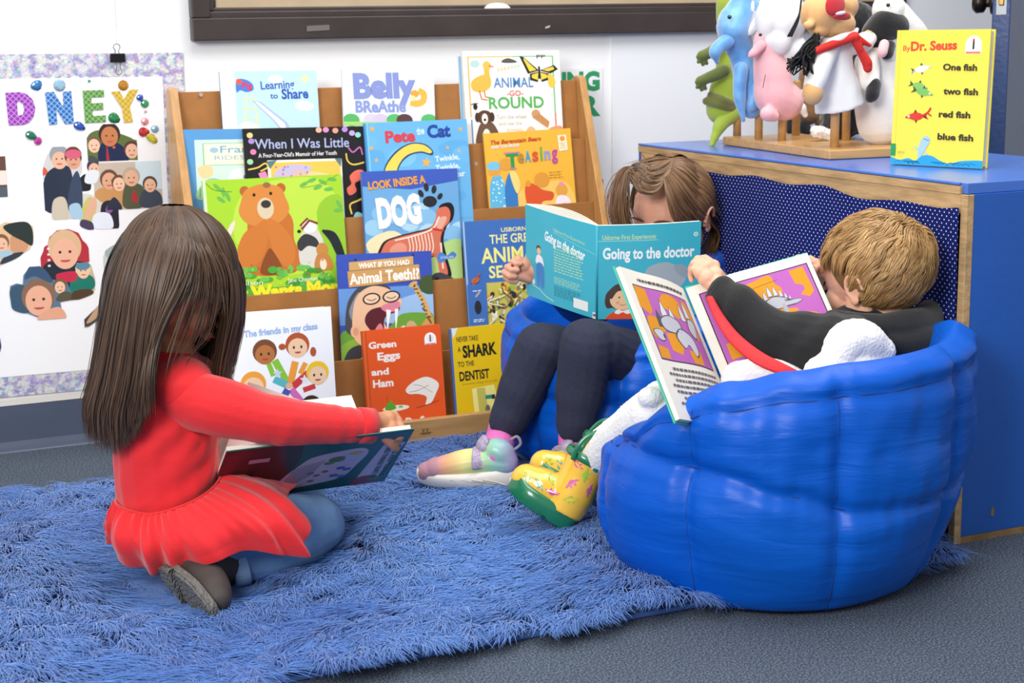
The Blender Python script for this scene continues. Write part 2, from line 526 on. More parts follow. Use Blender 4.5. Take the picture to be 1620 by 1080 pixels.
# fabric: dots from a staggered lattice on the curtain plane
m_dot, nt, b = mat_new('polka_dot_cotton')
geo = nt.nodes.new('ShaderNodeTexCoord')
sep = nt.nodes.new('ShaderNodeSeparateXYZ'); nt.links.new(geo.outputs['Object'], sep.inputs[0])
def mth(op, a, bb_=None):
    n = nt.nodes.new('ShaderNodeMath'); n.operation = op
    for i, v in enumerate((a, bb_)):
        if v is None: continue
        if isinstance(v, (int, float)): n.inputs[i].default_value = v
        else: nt.links.new(v, n.inputs[i])
    return n.outputs[0]
PITCHD = 0.0125
u = mth('MULTIPLY', sep.outputs['Y'], 1 / PITCHD); v = mth('MULTIPLY', sep.outputs['Z'], 1 / PITCHD)
def dots(u, v):
    fu = mth('SUBTRACT', mth('FRACT', u), 0.5); fv = mth('SUBTRACT', mth('FRACT', v), 0.5)
    return mth('SQRT', mth('ADD', mth('MULTIPLY', fu, fu), mth('MULTIPLY', fv, fv)))
d = mth('MINIMUM', dots(u, v), dots(mth('ADD', u, 0.5), mth('ADD', v, 0.5)))
k = mth('LESS_THAN', d, 0.105)
mx = nt.nodes.new('ShaderNodeMix'); mx.data_type = 'RGBA'
mx.inputs['A'].default_value = (*hexc('#0c1c66'), 1); mx.inputs['B'].default_value = (*hexc('#dfe6f7'), 1)
nt.links.new(k, mx.inputs['Factor']); nt.links.new(mx.outputs['Result'], b.inputs['Base Color'])
b.inputs['Roughness'].default_value = 0.85
b.inputs['Specular IOR Level'].default_value = 0.2
P = []; ny, nz = 110, 40
for j in range(nz + 1):
    for i in range(ny + 1):
        y = CY0 + 0.0125 + (CY1 - 0.013 - CY0 - 0.0125) * i / ny
        s_ = (y - CY0) / (CY1 - CY0)
        sag = 0.0205 + 0.009 * max(0, math.sin((s_ - 0.02) * 9.5)) * (1 if s_ < .75 else .3) + 0.004 * math.sin(s_ * 31) + 0.022 * max(0, 1 - s_ / .18) * 0
        ztop = CZ - 0.02 - sag * 0.9
        z = 0.02 + (ztop - 0.02) * j / nz
        x = CX - 0.0025 - 0.0015 * (1 + math.sin(y * 23 + 2 * math.sin(z * 7))) - 0.002 * (1 - j / nz) * (1 + mnoise.noise(Vector((y * 8, z * 3, 0))))
        P.append((x, y, z))
F = [(j * (ny + 1) + i, (j + 1) * (ny + 1) + i, (j + 1) * (ny + 1) + i + 1, j * (ny + 1) + i + 1) for j in range(nz) for i in range(ny)]
cur = MB().add(P, F).build('fabric_front', m_dot, cab, smooth=True)
# ================================================================= flat printed artwork on real sheets
_txt = {}
def text_mesh(s, bold=0.0, shear=0.0):
    key = (s, bold, shear)
    if key in _txt: return _txt[key]
    cu = bpy.data.curves.new('t', 'FONT')
    cu.body = s; cu.offset = bold; cu.shear = shear; cu.resolution_u = 3; cu.fill_mode = 'FRONT'
    o = bpy.data.objects.new('t', cu); COL.objects.link(o)
    dg = bpy.context.evaluated_depsgraph_get()
    me = bpy.data.meshes.new_from_object(o.evaluated_get(dg))
    V = [(v.co.x, v.co.y) for v in me.vertices]
    F = [tuple(p.vertices) for p in me.polygons]
    bpy.data.objects.remove(o); bpy.data.curves.remove(cu); bpy.data.meshes.remove(me)
    _txt[key] = (V, F)
    return V, F

class Art:
    """2D drawing on a sheet w x h (metres); coordinates x 0..1 left-right, y 0..1 top-down"""
    def __init__(s, w, h):
        s.w = w; s.h = h; s.ch = None; s.L = []; s.T = []; s.k = 0
    def _put(s, pts, faces, c, dst):
        s.k += 1
        dst.append(([(p[0], p[1]) for p in pts], faces, hexc(c), s.k))
    def poly(s, pts, c, T=False):
        P = [(x * s.w, y * s.h) for x, y in pts]
        tri = tessellate_polygon([[Vector((a, b, 0)) for a, b in P]])
        s._put(P, [tuple(t) for t in tri], c, s.T if T else s.L); return s
    def rect(s, x0, y0, x1, y1, c): return s.poly([(x0, y0), (x1, y0), (x1, y1), (x0, y1)], c)
    def ell(s, cx, cy, rx, ry=None, c='#000000', rot=0, n=24, a0=0, a1=360):
        """radii in fractions of the width"""
        ry = rx if ry is None else ry
        P = []
        full = abs(a1 - a0) >= 360
        for i in range(n if full else n + 1):
            a = math.radians(a0 + (a1 - a0) * i / n)
            x = math.cos(a) * rx; y = math.sin(a) * ry
            r = math.radians(rot)
            P.append((cx * s.w + (x * math.cos(r) - y * math.sin(r)) * s.w, cy * s.h + (x * math.sin(r) + y * math.cos(r)) * s.w))
        s._put(P, [tuple(range(len(P)))] if full else [tuple(range(len(P)))], c, s.L); return s
    def line(s, pts, wd, c, closed=False, taper=False):
        """wd in fractions of the width"""
        P = [Vector((x * s.w, y * s.h)) for x, y in pts]
        if closed: P.append(P[0])
        V = []; n = len(P)
        for i, p in enumerate(P):
            t = (P[min(i + 1, n - 1)] - P[max(i - 1, 0)])
            if closed and i in (0, n - 1): t = P[1] - P[n - 2]
            t = t.normalized() if t.length else Vector((1, 0))
            q = Vector((-t.y, t.x)) * (wd * s.w / 2) * ((1 - i / n) if taper else 1)
            V += [p + q, p - q]
        s._put(V, [(2 * i, 2 * i + 1, 2 * i + 3, 2 * i + 2) for i in range(n - 1)], c, s.L); return s
    def curve(s, pts, wd, c, taper=False):
        Q = smooth_chain([Vector((x, y, 0)) for x, y in pts], None, 6)
        return s.line([(q.x, q.y) for q in Q], wd, c, taper=taper)
    def blob(s, pts, c):
        P = [Vector((x, y, 0)) for x, y in pts]
        n = len(P); out = []
        for i in range(n):
            p0, p1, p2, p3 = P[i - 1], P[i], P[(i + 1) % n], P[(i + 2) % n]
            for k in range(5):
                f = k / 5
                out.append(0.5 * ((2 * p1) + (p2 - p0) * f + (2 * p0 - 5 * p1 + 4 * p2 - p3) * f * f + (3 * p1 - p0 - 3 * p2 + p3) * f ** 3))
        return s.poly([(q.x, q.y) for q in out], c)
    def star(s, x, y, r, c, rot=0, n=5, inn=.45):
        P = []
        for i in range(2 * n):
            a = math.radians(rot - 90 + i * 180 / n); q = r if i % 2 == 0 else r * inn
            P.append((x + q * math.cos(a), y + q * math.sin(a) * s.w / s.h))
        return s.poly(P, c)
    def text(s, t, x0, x1, yb, cap, c, bold=0.0, shear=0.0, rot=0.0, arc=0.0):
        """text fitted between x0 and x1, baseline yb, capital height cap (fraction of the height)"""
        V, F = text_mesh(t, bold, shear)
        if not V: return s
        mnx = min(v[0] for v in V); mxx = max(v[0] for v in V)
        sx = (x1 - x0) * s.w / max(mxx - mnx, 1e-6); sy = cap * s.h / 0.7
        W = (x1 - x0) * s.w
        r = math.radians(rot); P = []
        for vx, vy in V:
            X = (vx - mnx) * sx; Y = -vy * sy
            if arc:
                q = X / W - .5; Y += arc * s.h * 4 * q * q
            P.append((x0 * s.w + X * math.cos(r) - Y * math.sin(r), yb * s.h + X * math.sin(r) + Y * math.cos(r)))
        s._put(P, F, c, s.T); return s
    def vtext(s, t, x, y0, y1, cap, c, bold=0.0, up=False):
        """text running down (or up) the sheet; cap = fraction of the width"""
        V, F = text_mesh(t, bold, 0)
        mnx = min(v[0] for v in V); mxx = max(v[0] for v in V)
        sx = (y1 - y0) * s.h / (mxx - mnx); sy = cap * s.w / 0.7
        P = []
        for vx, vy in V:
            a = (vx - mnx) * sx
            if up: P.append((x * s.w - vy * sy, y1 * s.h - a))
            else: P.append((x * s.w + vy * sy, y0 * s.h + a))
        s._put(P, F, c, s.T); return s
    def lines_of_text(s, x0, x1, y0, y1, n, c, wd=.5, rag=.15, seed=1):
        """unreadably small print: rows of word-length dashes"""
        r = random.Random(seed); step = (y1 - y0) / n; V = []; F = []
        for i in range(n):
            x = x0; xe = x1 - r.random() * rag * (x1 - x0)
            y = y0 + i * step
            while x < xe:
                l = r.uniform(.02, .06) * .9
                b = len(V); e = min(x + l, xe)
                V += [(x * s.w, y * s.h), (e * s.w, y * s.h), (e * s.w, (y + step * wd) * s.h), (x * s.w, (y + step * wd) * s.h)]
                F.append((b, b + 1, b + 2, b + 3)); x += l + .012
        s._put(V, F, c, s.T); return s
    def emit(s, O, U, D, N, parent, off=0.0004, step=2.2e-5, matl=None, clip=True, names=('cover_picture', 'cover_lettering'), warp=None, cuts=0):
        """lay the drawing on the sheet with corner O, unit vectors U right, D down, N out"""
        for lst, nm in ((s.L, names[0]), (s.T, names[1])):
            if not lst: continue
            V = []; F = []; C = []
            for pts, faces, c, k in lst:
                bm = bmesh.new()
                vv = [bm.verts.new((x, y, 0)) for x, y in pts]
                for f in faces:
                    try: bm.faces.new([vv[i] for i in f])
                    except ValueError: pass
                if clip:
                    for co, no in (((0, 0, 0), (-1, 0, 0)), ((s.w, 0, 0), (1, 0, 0)), ((0, 0, 0), (0, -1, 0)), ((0, s.ch or s.h, 0), (0, 1, 0))):
                        bmesh.ops.bisect_plane(bm, geom=bm.verts[:] + bm.edges[:] + bm.faces[:], plane_co=co, plane_no=no, clear_outer=True)
                for q in range(1, cuts):
                    bmesh.ops.bisect_plane(bm, geom=bm.verts[:] + bm.edges[:] + bm.faces[:], plane_co=(s.w * q / cuts, 0, 0), plane_no=(1, 0, 0))
                bm.verts.index_update()
                b = len(V); h = off + k * step
                for v in bm.verts:
                    x, y = v.co.x, v.co.y
                    p = O + U * x + D * y + N * h if warp is None else warp(x, y, h)
                    V.append(p)
                for f in bm.faces:
                    idx = [b + v.index for v in f.verts]
                    a = (V[idx[1]] - V[idx[0]]).cross(V[idx[2]] - V[idx[0]])
                    if a.dot(N) < 0: idx = idx[::-1]
                    F.append(tuple(idx)); C.append(c)
                bm.free()
            mb = MB(); mb.v = [tuple(v) for v in V]; mb.f = F; mb.c = C; mb.m = [0] * len(F)
            if F: mb.build(nm, matl or PRINT, parent)

# small generic figures for covers
def kid(a, x, y, r, skin, hair, shirt=None, tilt=0, long_=False):
    if shirt: a.blob([(x - r * 1.2, y + r * 2.6), (x - r * .9, y + r * 1.0), (x, y + r * .7), (x + r * .9, y + r * 1.0), (x + r * 1.2, y + r * 2.6)], shirt)
    a.ell(x, y - r * .18, r * 1.12, r * 1.1, hair)
    if long_: a.ell(x - r * .75, y + r * .4, r * .4, r * .8, hair); a.ell(x + r * .75, y + r * .4, r * .4, r * .8, hair)
    a.ell(x, y + r * .12, r * .9, r * .88, skin)
    a.ell(x - r * .35, y + r * .05, r * .1, r * .14, '#2a2020'); a.ell(x + r * .35, y + r * .05, r * .1, r * .14, '#2a2020')
    a.ell(x, y + r * .45, r * .3, r * .18, '#b5473c', a0=0, a1=180)

def fish(a, x, y, L, c, dark, flip=1, rot=0):
    ca, sa = math.cos(math.radians(rot)), math.sin(math.radians(rot))
    asp = a.w / a.h
    def q(u, v): return (x + (u * ca - v * sa) * L * flip, y + (u * sa + v * ca) * L * asp)
    body = [q(-.5, 0), q(-.2, -.14), (q(.1, -.2)), q(.38, -.14), q(.5, 0), q(.36, .13), q(.05, .17), q(-.25, .08)]
    a.poly([q(.4, 0), q(.75, -.2), q(.66, 0), q(.8, .18)][:4], dark)
    a.poly([q(-.05, -.15), q(.08, -.36), q(.2, -.15)], dark)
    a.poly([q(.0, .12), q(.1, .32), q(.2, .12)], dark)
    a.blob(body, c)
    ex, ey = q(-.3, -.03)
    a.ell(ex, ey, L * .06, L * .06, '#ffffff'); a.ell(ex, ey, L * .025, L * .025, '#111111')
    a.line([q(-.5, .01), q(-.36, .05)], L * .02, dark)

def badge(a, x, y, r, c='#ffffff'):
    """small round seal with a flat foot"""
    a.rect(x - r, y, x + r, y + r * a.w / a.h * .95, c); a.ell(x, y, r, r, c)
    a.ell(x, y, r * .62, r * .62, '#f4ece4')
    a.line([(x, y - r * .5 * a.w / a.h), (x, y + r * .5 * a.w / a.h)], r * .22, '#2a2a2a')
    a.line([(x - r * .12, y - r * .5 * a.w / a.h), (x + r * .12, y - r * .5 * a.w / a.h)], r * .3, '#d8303a')
    a.line([(x - r * .9, y + r * .85 * a.w / a.h), (x + r * .9, y + r * .85 * a.w / a.h)], r * .22, '#e87a82')
# ================================================================= tiered book rack
m_mdf = mk('brown_hardboard', '#a8713c', 0.6, bump=0.25, bscale=120, var=0.14, vscale=18, spec=0.3)
m_pine = mk('varnished_pine', '#cf9a5c', 0.42, bump=0.15, bscale=14, var=0.22, vscale=9, stretch=(8, 8, 1), coat=0.2)
m_pineh = mk('varnished_pine_base', '#c99c64', 0.42, bump=0.15, bscale=14, var=0.2, vscale=9, stretch=(1, 8, 8), coat=0.2)
RX0, RX1 = 0.703, 1.641
ZT = [0.752, 0.618, 0.474, 0.327, 0.176, 0.046]
YT = [3.362, 3.318, 3.275, 3.232, 3.188, 3.146]
rack = thing('book_rack', 'tiered wooden book display rack full of picture books against the white wall', 'book rack', ((RX0 + RX1) / 2, 3.25, 0))
def side_panel(x0, x1):
    pts = [(3.104, 0.0), (3.112, 0.10), (3.346, 0.757), (3.366, 0.763), (3.392, 0.752), (3.412, 0.0)]
    n = len(pts)
    vs = [(x, y, z) for x in (x0, x1) for y, z in pts]
    mb = MB().add(vs, [tuple(range(n)), tuple(range(2 * n - 1, n - 1, -1))] + [(i, n + i, n + (i + 1) % n, (i + 1) % n) for i in range(n)])
    mb.build('side_panel', m_pine, rack, bevel=0.002)
side_panel(RX0 - 0.0185, RX0 - 0.0005)
side_panel(RX1 + 0.0005, RX1 + 0.0185)
for k in range(5):
    y, z = YT[k], ZT[k]
    zb_ = (ZT[k + 1] - 0.10) if k < 4 else 0.02
    lean = 0.10
    h = z - zb_
    MB().obox((RX0, y - h * lean, zb_), Vector((RX1 - RX0, 0, 0)), Vector((0, 0.0055, 0)), Vector((0, h * lean, h))).build('back_panel' if k == 0 else 'tier_panel', m_mdf, rack, bevel=0.0012)
    # pocket floor between this panel and the next lip
    if k < 4:
        zf = ZT[k + 1] - 0.085
        MB().box((RX0, YT[k + 1] - 0.002, zf - 0.006), (RX1, y - (z - zf) * lean - 0.0005, zf)).build('pocket_floor', m_mdf, rack)
MB().box((RX0 + 0.0002, 3.100, 0.0), (RX1 - 0.0002, 3.118, 0.047)).build('front_lip', m_pineh, rack, bevel=0.002)
MB().box((RX0 + 0.0002, 3.1185, 0.004), (RX1 - 0.0002, 3.40, 0.0195)).build('base_board', m_pineh, rack)
# small screws on the hardboard
for (px, py, k) in ((318, 150, 0), (753, 259, 1)):
    p = at(px, py, Y=YT[k] - 0.004)
    MB().tube([(p.x, p.y + 0.002, p.z), (p.x, p.y - 0.0012, p.z)], 0.0042, 14).build('screw', mk('screw_head', '#c9c2ba', .4, metal=.5), rack)
# burnt-in maker's mark on the lip (two small figures and a line)
p = at(672, 682, Y=3.0995)
A = Art(0.03, 0.014)
for dx in (.2, .5):
    A.line([(dx, .05), (dx + .1, .45), (dx + .2, .05)], .05, '#4a2d18'); A.line([(dx + .1, .4), (dx + .1, .65)], .06, '#4a2d18')
A.rect(.0, .72, .95, .8, '#4a2d18'); A.rect(.15, .88, .8, .95, '#4a2d18')
A.emit(p + Vector((-0.012, 0, 0.007)), Vector((1, 0, 0)), Vector((0, 0, -1)), Vector((0, -1, 0)), rack, off=0.0003, names=('burnt_mark', 'x'))
p = at(1108, 700, Y=3.0995)

# ================================================================= picture books
LEAN = 0.10
def book_frame(row, tl, tr, dy=0.0):
    """plane of a row: leaning between the lip in front and the panel behind"""
    k = row
    y0 = YT[k] + 0.010 if k < 5 else 3.125
    y0 += dy
    p0 = Vector((0, y0, ZT[k]))
    n = Vector((0, -1, LEAN * 1.25)).normalized()
    A_ = on_plane(*tl, p0, n); B_ = on_plane(*tr, p0, n)
    U = (B_ - A_); w_ = U.length; U /= w_
    D = U.cross(n).normalized()
    if D.z > 0: D = -D
    return A_, U, D, n, w_

def make_book(label, O, U, D, N, w_, h_, t, cover, spine=None, hard=True, group=None, pages=None, round_=False, back=None, cat='book'):
    """O = top-left corner of the front face; the block runs back along -N"""
    base = O + U * (w_ / 2) + D * h_ - N * (t / 2)
    b = thing('picture_book', label, cat, base, group)
    bt = 0.0022 if hard else 0.0006
    mc = mk('book_cover', cover, 0.38, spec=0.4, coat=0.15)
    ms = mk('book_spine', spine or cover, 0.4, spec=0.4)
    inset = 0.003 if hard else 0.0004
    rad = 0.012 if round_ else 0.0015
    def board(name, o, m):
        # rounded-corner board
        pts = []
        for (cx, cy, a0) in ((w_ - rad, rad, -90), (w_ - rad, h_ - rad, 0), (rad if round_ else .0002, h_ - (rad if round_ else .0002), 90), (rad if round_ else .0002, (rad if round_ else .0002), 180)):
            r = rad if (cx > w_ / 2 or round_) else .0002
            for q in range(5):
                a = math.radians(a0 + 90 * q / 4)
                pts.append((cx + r * math.cos(a), cy + r * math.sin(a)))
        n = len(pts)
        vs = [o + U * x + D * y for x, y in pts] + [o + U * x + D * y - N * bt for x, y in pts]
        f = [tuple(range(n)), tuple(range(2 * n - 1, n - 1, -1))] + [(i, n + i, n + (i + 1) % n, (i + 1) % n) for i in range(n)]
        a = (vs[1] - vs[0]).cross(vs[n // 2] - vs[0])
        if a.dot(N) < 0: f = [q[::-1] for q in f]
        MB().add(vs, f).build(name, m, b)
    board('front_cover', O, mc)
    board('back_cover', O - N * (t - bt), mk('book_back', back, .4) if back else mc)
    if t > 0.003:
        MB().obox(O + U * 0.001 + D * inset - N * (bt + .0001), U * (w_ - inset - .001), D * (h_ - 2 * inset), -N * (t - 2 * bt - .0002)).build('pages', PAGES if pages is None else mk('pages', pages, .7), b)
    MB().obox(O - N * (bt + .00005) - U * 0.0004, U * 0.0012, D * h_, -N * (t - 2 * bt - .0001)).build('spine', ms, b)
    return b

def rack_book(label, row, tl, tr, h_, t, cover, art, dy=0.0, w_=None, vis=150, **kw):
    O, U, D, N, W = book_frame(row, tl, tr, dy)
    W = w_ or W
    zf = (ZT[row] - 0.085 if row < 5 else 0.0195) + 0.0008
    h_ = (min(O.z, (O + U * W).z) - t * .25 - zf) / abs(D.z)
    b = make_book(label, O, U, D, N, W, h_, t, cover, group=None, **kw)
    A = Art(W, W * vis / (tr[0] - tl[0]) * 1.03)
    A.ch = h_
    art(A)
    A.emit(O, U, D, N, b)
    return b

def hgt(row, tl, floor=None):
    """height so the lower edge stands on its pocket floor"""
    return 0

# helper: v fraction of a pixel row is judged from the photo: fy(py) = (py - top) / visible scale
def R1(A):   # learning to share
    A.rect(0, 0, 1, 1, '#bfe0f5'); A.rect(0, 0, .145, 1, '#f3f7fb')
    A.blob([(.5, .1), (.56, .06), (.62, .09), (.64, .16), (.57, .2), (.5, .17)], '#eef6fc')
    A.ell(.875, .13, .035, .035, '#f5f0a0')
    A.blob([(.76, .54), (.82, .5), (.9, .52), (.95, .58), (.9, .66), (.8, .65), (.76, .6)], '#f6fafd')
    A.blob([(.16, .17), (.2, .12), (.28, .15), (.33, .22), (.33, .31), (.26, .34), (.2, .31), (.16, .34)], '#4b7fd0')
    A.ell(.19, .17, .03, .03, '#ee5a4a')
    A.line([(.22, .86), (.26, .48)], .012, '#e9e48c'); A.line([(.36, .9), (.34, .48)], .012, '#e9e48c'); A.line([(.22, .62), (.35, .62)], .01, '#e9e48c'); A.line([(.21, .76), (.36, .76)], .01, '#e9e48c')
    A.curve([(.22, .5), (.26, .44), (.33, .45), (.35, .5)], .012, '#e9e48c')
    A.poly([(.31, .48), (.4, .5), (.66, .85), (.7, 1), (.6, 1), (.52, .82)], '#aebde8'); A.poly([(.34, .5), (.38, .51), (.63, .86), (.66, 1), (.62, 1), (.54, .82)], '#f4f7fd')
    A.blob([(.14, 1.05), (.16, .88), (.26, .82), (.36, .9), (.4, 1.05)], '#f3efd8')
    A.text('Pig', .22, .32, .28, .1, '#d83a5c', bold=.03)
    A.text('Learning', .41, .76, .3, .13, '#3d62b0', bold=.02, rot=-2)
    A.text('to', .50, .58, .45, .09, '#3d62b0', bold=.02); A.text('Share', .62, .9, .46, .16, '#3058ad', bold=.03, rot=-1)
def R2(A):   # belly breathe
    A.rect(0, 0, 1, 1, '#e6f0fb')
    A.text('Belly', .115, .8, .5, .42, '#8794cc', bold=.055, rot=-1.5)
    A.text('BReAthe', .13, .68, .76, .2, '#8c99cf', bold=.045, rot=-.8)
    A.curve([(.82, .36), (.88, .42), (.87, .55), (.8, .6), (.73, .57)], .07, '#e9b64a'); A.ell(.78, .42, .045, .04, '#e0a63c'); A.ell(.755, .5, .035, .03, '#f3dca8')
    for x, c in ((.08, '#58b562'), (.3, '#d8c9ec'), (.4, '#d2c2ea'), (.55, '#5cb867'), (.66, '#5b3a3c'), (.93, '#5cb867')): A.ell(x, .9, .09, .065, c)
    A.rect(0, .93, 1, 1, '#a9d873')
def R3(A):   # animal go round
    A.rect(0, 0, 1, 1, '#f7f3e9')
    A.rect(.045, .05, .5, .06, '#f0b45a'); A.rect(.5, .05, .93, .06, '#76bd82'); A.rect(.045, .05, .06, .62, '#f0b45a'); A.rect(.92, .05, .935, .6, '#76bd82'); A.rect(.92, .6, .935, .9, '#e06a52'); A.rect(.05, .64, .064, 1, '#5c86c2')
    A.ell(.12, .12, .05, .035, '#b6d6cf')
    # duckling
    A.blob([(.08, .28), (.14, .24), (.22, .22), (.27, .25), (.27, .33), (.2, .38), (.11, .38), (.07, .34)], '#f0b84c'); A.ell(.24, .14, .042, .045, '#f3bf55'); A.line([(.26, .14), (.31, .15)], .02, '#d9824c', taper=True); A.line([(.235, .17), (.24, .26)], .055, '#f0b84c')
    A.line([(.15, .37), (.17, .45), (.23, .46)], .014, '#d07a3c'); A.line([(.2, .37), (.21, .43), (.27, .44)], .014, '#d07a3c')
    A.blob([(.4, .09), (.46, .07), (.53, .09), (.55, .11), (.47, .115), (.4, .11)], '#57564f')
    # swallowtail butterfly
    for sx in (1, -1):
        A.poly([(.78, .19), (.78 + sx * .16, .09 + (.05 if sx > 0 else -.03)), (.78 + sx * .2, .12 + (.06 if sx > 0 else -.07)), (.78 + sx * .12, .22)], '#2b261c')
        A.poly([(.78 + sx * .03, .185), (.78 + sx * .15, .105 + (.05 if sx > 0 else -.03)), (.78 + sx * .16, .13 + (.05 if sx > 0 else -.05)), (.78 + sx * .1, .2)], '#f1cf4a')
        A.poly([(.78, .2), (.78 + sx * .1, .22), (.78 + sx * .1, .28), (.78 + sx * .02, .3)], '#2b261c'); A.poly([(.78 + sx * .01, .21), (.78 + sx * .08, .23), (.78 + sx * .08, .26), (.78 + sx * .02, .28)], '#f1cf4a')
    A.line([(.78, .15), (.78, .27)], .02, '#221d16')
    for i in range(7): A.poly([(.34 + i * .035, .19 - i * .006), (.36 + i * .035, .15 - i * .006), (.37 + i * .035, .19 - i * .006)], '#f2cf94' if i < 4 else '#bfe0b4')
    A.ell(.905, .3, .04, .055, '#f4c64c'); A.ell(.89, .25, .028, .028, '#f4c64c')
    A.ell(.1, .52, .022, .03, '#2b2621'); A.curve([(.06, .5), (.09, .49), (.13, .49)], .008, '#2b2621')
    # puppy
    A.blob([(.1, .9), (.12, .72), (.18, .66), (.26, .67), (.32, .76), (.36, .9)], '#6b5140'); A.ell(.19, .62, .08, .065, '#59402f'); A.ell(.19, .635, .032, .05, '#efe7dc'); A.ell(.19, .645, .014, .012, '#221'); A.ell(.115, .62, .025, .045, '#493325'); A.ell(.265, .62, .025, .045, '#493325'); A.ell(.2, .8, .04, .07, '#eee6da')
    A.ell(.72, .6, .045, .04, '#c99b6a'); A.poly([(.68, .63), (.76, .6), (.86, .68), (.84, .74), (.78, .7)], '#c58d58'); A.ell(.66, .77, .05, .05, '#d8b68a')
    A.blob([(.82, .8), (.86, .74), (.96, .72), (1.0, .75), (1.0, .84), (.86, .84)], '#dd9a76')
    A.text('ANIMAL', .3, .71, .345, .095, '#4a86c2', bold=.008); A.text('-GO-', .43, .6, .425, .05, '#e0604a', bold=.01); A.text('ROUND', .24, .81, .54, .105, '#57b35c', bold=.02)
    A.text('Turn the wheel', .31, .62, .64, .04, '#c4bcae'); A.text('and see the', .33, .57, .7, .035, '#c4bcae'); A.text('animals', .41, .57, .76, .035, '#c4bcae')
    A.text('PP', .76, .85, .075, .035, '#26231f')
def R4(A):   # franklin
    A.rect(0, 0, 1, 1, '#5a9ad0'); A.rect(.13, .15, 1, 1, '#cfe3da'); A.rect(.22, .2, 1, .52, '#93c49a'); A.rect(.235, .21, 1, .51, '#f5f1d2')
    A.blob([(.15, .55), (.3, .52), (.32, .66), (.2, .7)], '#f0cf9a'); A.blob([(.15, .85), (.3, .7), (.5, .8), (.5, 1), (.14, 1)], '#9fc9a4'); A.blob([(.55, .6), (.75, .56), (.9, .66), (.7, .8), (.5, .75)], '#e7efe9')
    A.ell(.83, .74, .1, .09, '#79bf68'); A.ell(.78, .67, .11, .05, '#3f78b8', rot=-15); A.ell(.78, .655, .1, .035, '#c94a3f', rot=-15); A.ell(.83, .72, .02, .025, '#fff'); A.ell(.835, .725, .009, .012, '#111')
    for i in range(9): A.line([(.16 + i * .05, .98), (.17 + i * .05 + .01 * (i % 3), .84)], .014, '#5fa85d')
    A.text('Franklin', .42, .98 + .05, .34, .1, '#7fb0cc', bold=.01); A.text('RIDES A BIKE', .35, 1.15, .44, .06, '#9fb9cc'); A.ell(.35, .3, .05, .03, '#9fc0d8')
def R5(A):   # when i was little
    A.rect(0, 0, 1, 1, '#1d1b1d')
    A.rect(.18, .33, .8, 1, '#efe9dc'); A.rect(.205, .355, .785, 1, '#f0c455'); A.poly([(.17, .34), (.26, .33), (.2, .42)], '#5d7a80'); A.poly([(.8, .33), (.74, .33), (.79, .42)], '#5d7a80')
    A.blob([(.22, .5), (.3, .4), (.45, .38), (.55, .43), (.4, .5), (.28, .54)], '#c9b8d8'); A.blob([(.3, .56), (.5, .46), (.7, .5), (.76, .6), (.5, .66)], '#f1cf98'); A.ell(.45, .5, .06, .04, '#f0b9a0')
    r = random.Random(3)
    for i in range(14): A.ell(.23 + r.random() * .3, .4 + r.random() * .14, .01, .01, r.choice(['#8fa7e0', '#d86fb0', '#7d90d4']))
    for (x, y, c) in ((.05, .07, '#e9d184'), (.06, .13, '#b08ad0'), (.07, .24, '#ef7fae'), (.04, .34, '#9fd6a0'), (.62, .03, '#f5b7a0'), (.68, .03, '#ef8fbe'), (.76, .04, '#f0a08a'), (.84, .03, '#b98ed6'), (.9, .07, '#c9a2e2'), (.95, .09, '#90d6c4')): A.ell(x, y, .025, .022, c)
    A.curve([(.02, .42), (.1, .4), (.16, .36), (.18, .4), (.12, .44)], .012, '#e9c958'); A.poly([(.1, .46), (.16, .44), (.19, .54), (.13, .57)], '#f08ac0')
    A.curve([(.84, .28), (.85, .36), (.9, .4), (.99, .38)], .012, '#e9c958'); A.curve([(.86, .22), (.9, .27), (.96, .22), (.98, .3)], .012, '#c96fb2')
    A.blob([(.86, .52), (.92, .46), (.98, .47), (.95, .56), (.9, .6), (.91, .68), (.85, .72), (.83, .65), (.87, .6)], '#ea6f5a'); A.curve([(.86, .92), (.85, .82), (.92, .78), (.99, .74)], .014, '#e9c958'); A.blob([(.86, 1.0), (.9, .9), (.97, .95), (1, 1.1), (.85, 1.1)], '#8cc6d4')
    A.curve([(.05, .57), (.1, .55), (.12, .6), (.18, .59)], .02, '#e9b84a')
    A.text('When I Was Little', .085, .87, .21, .1, '#aeb6dc', bold=.012, rot=.2); A.text("A Four-Year-Old's Memoir of Her Youth", .11, .76, .3, .042, '#e8e6e6', bold=.015, rot=-.6)
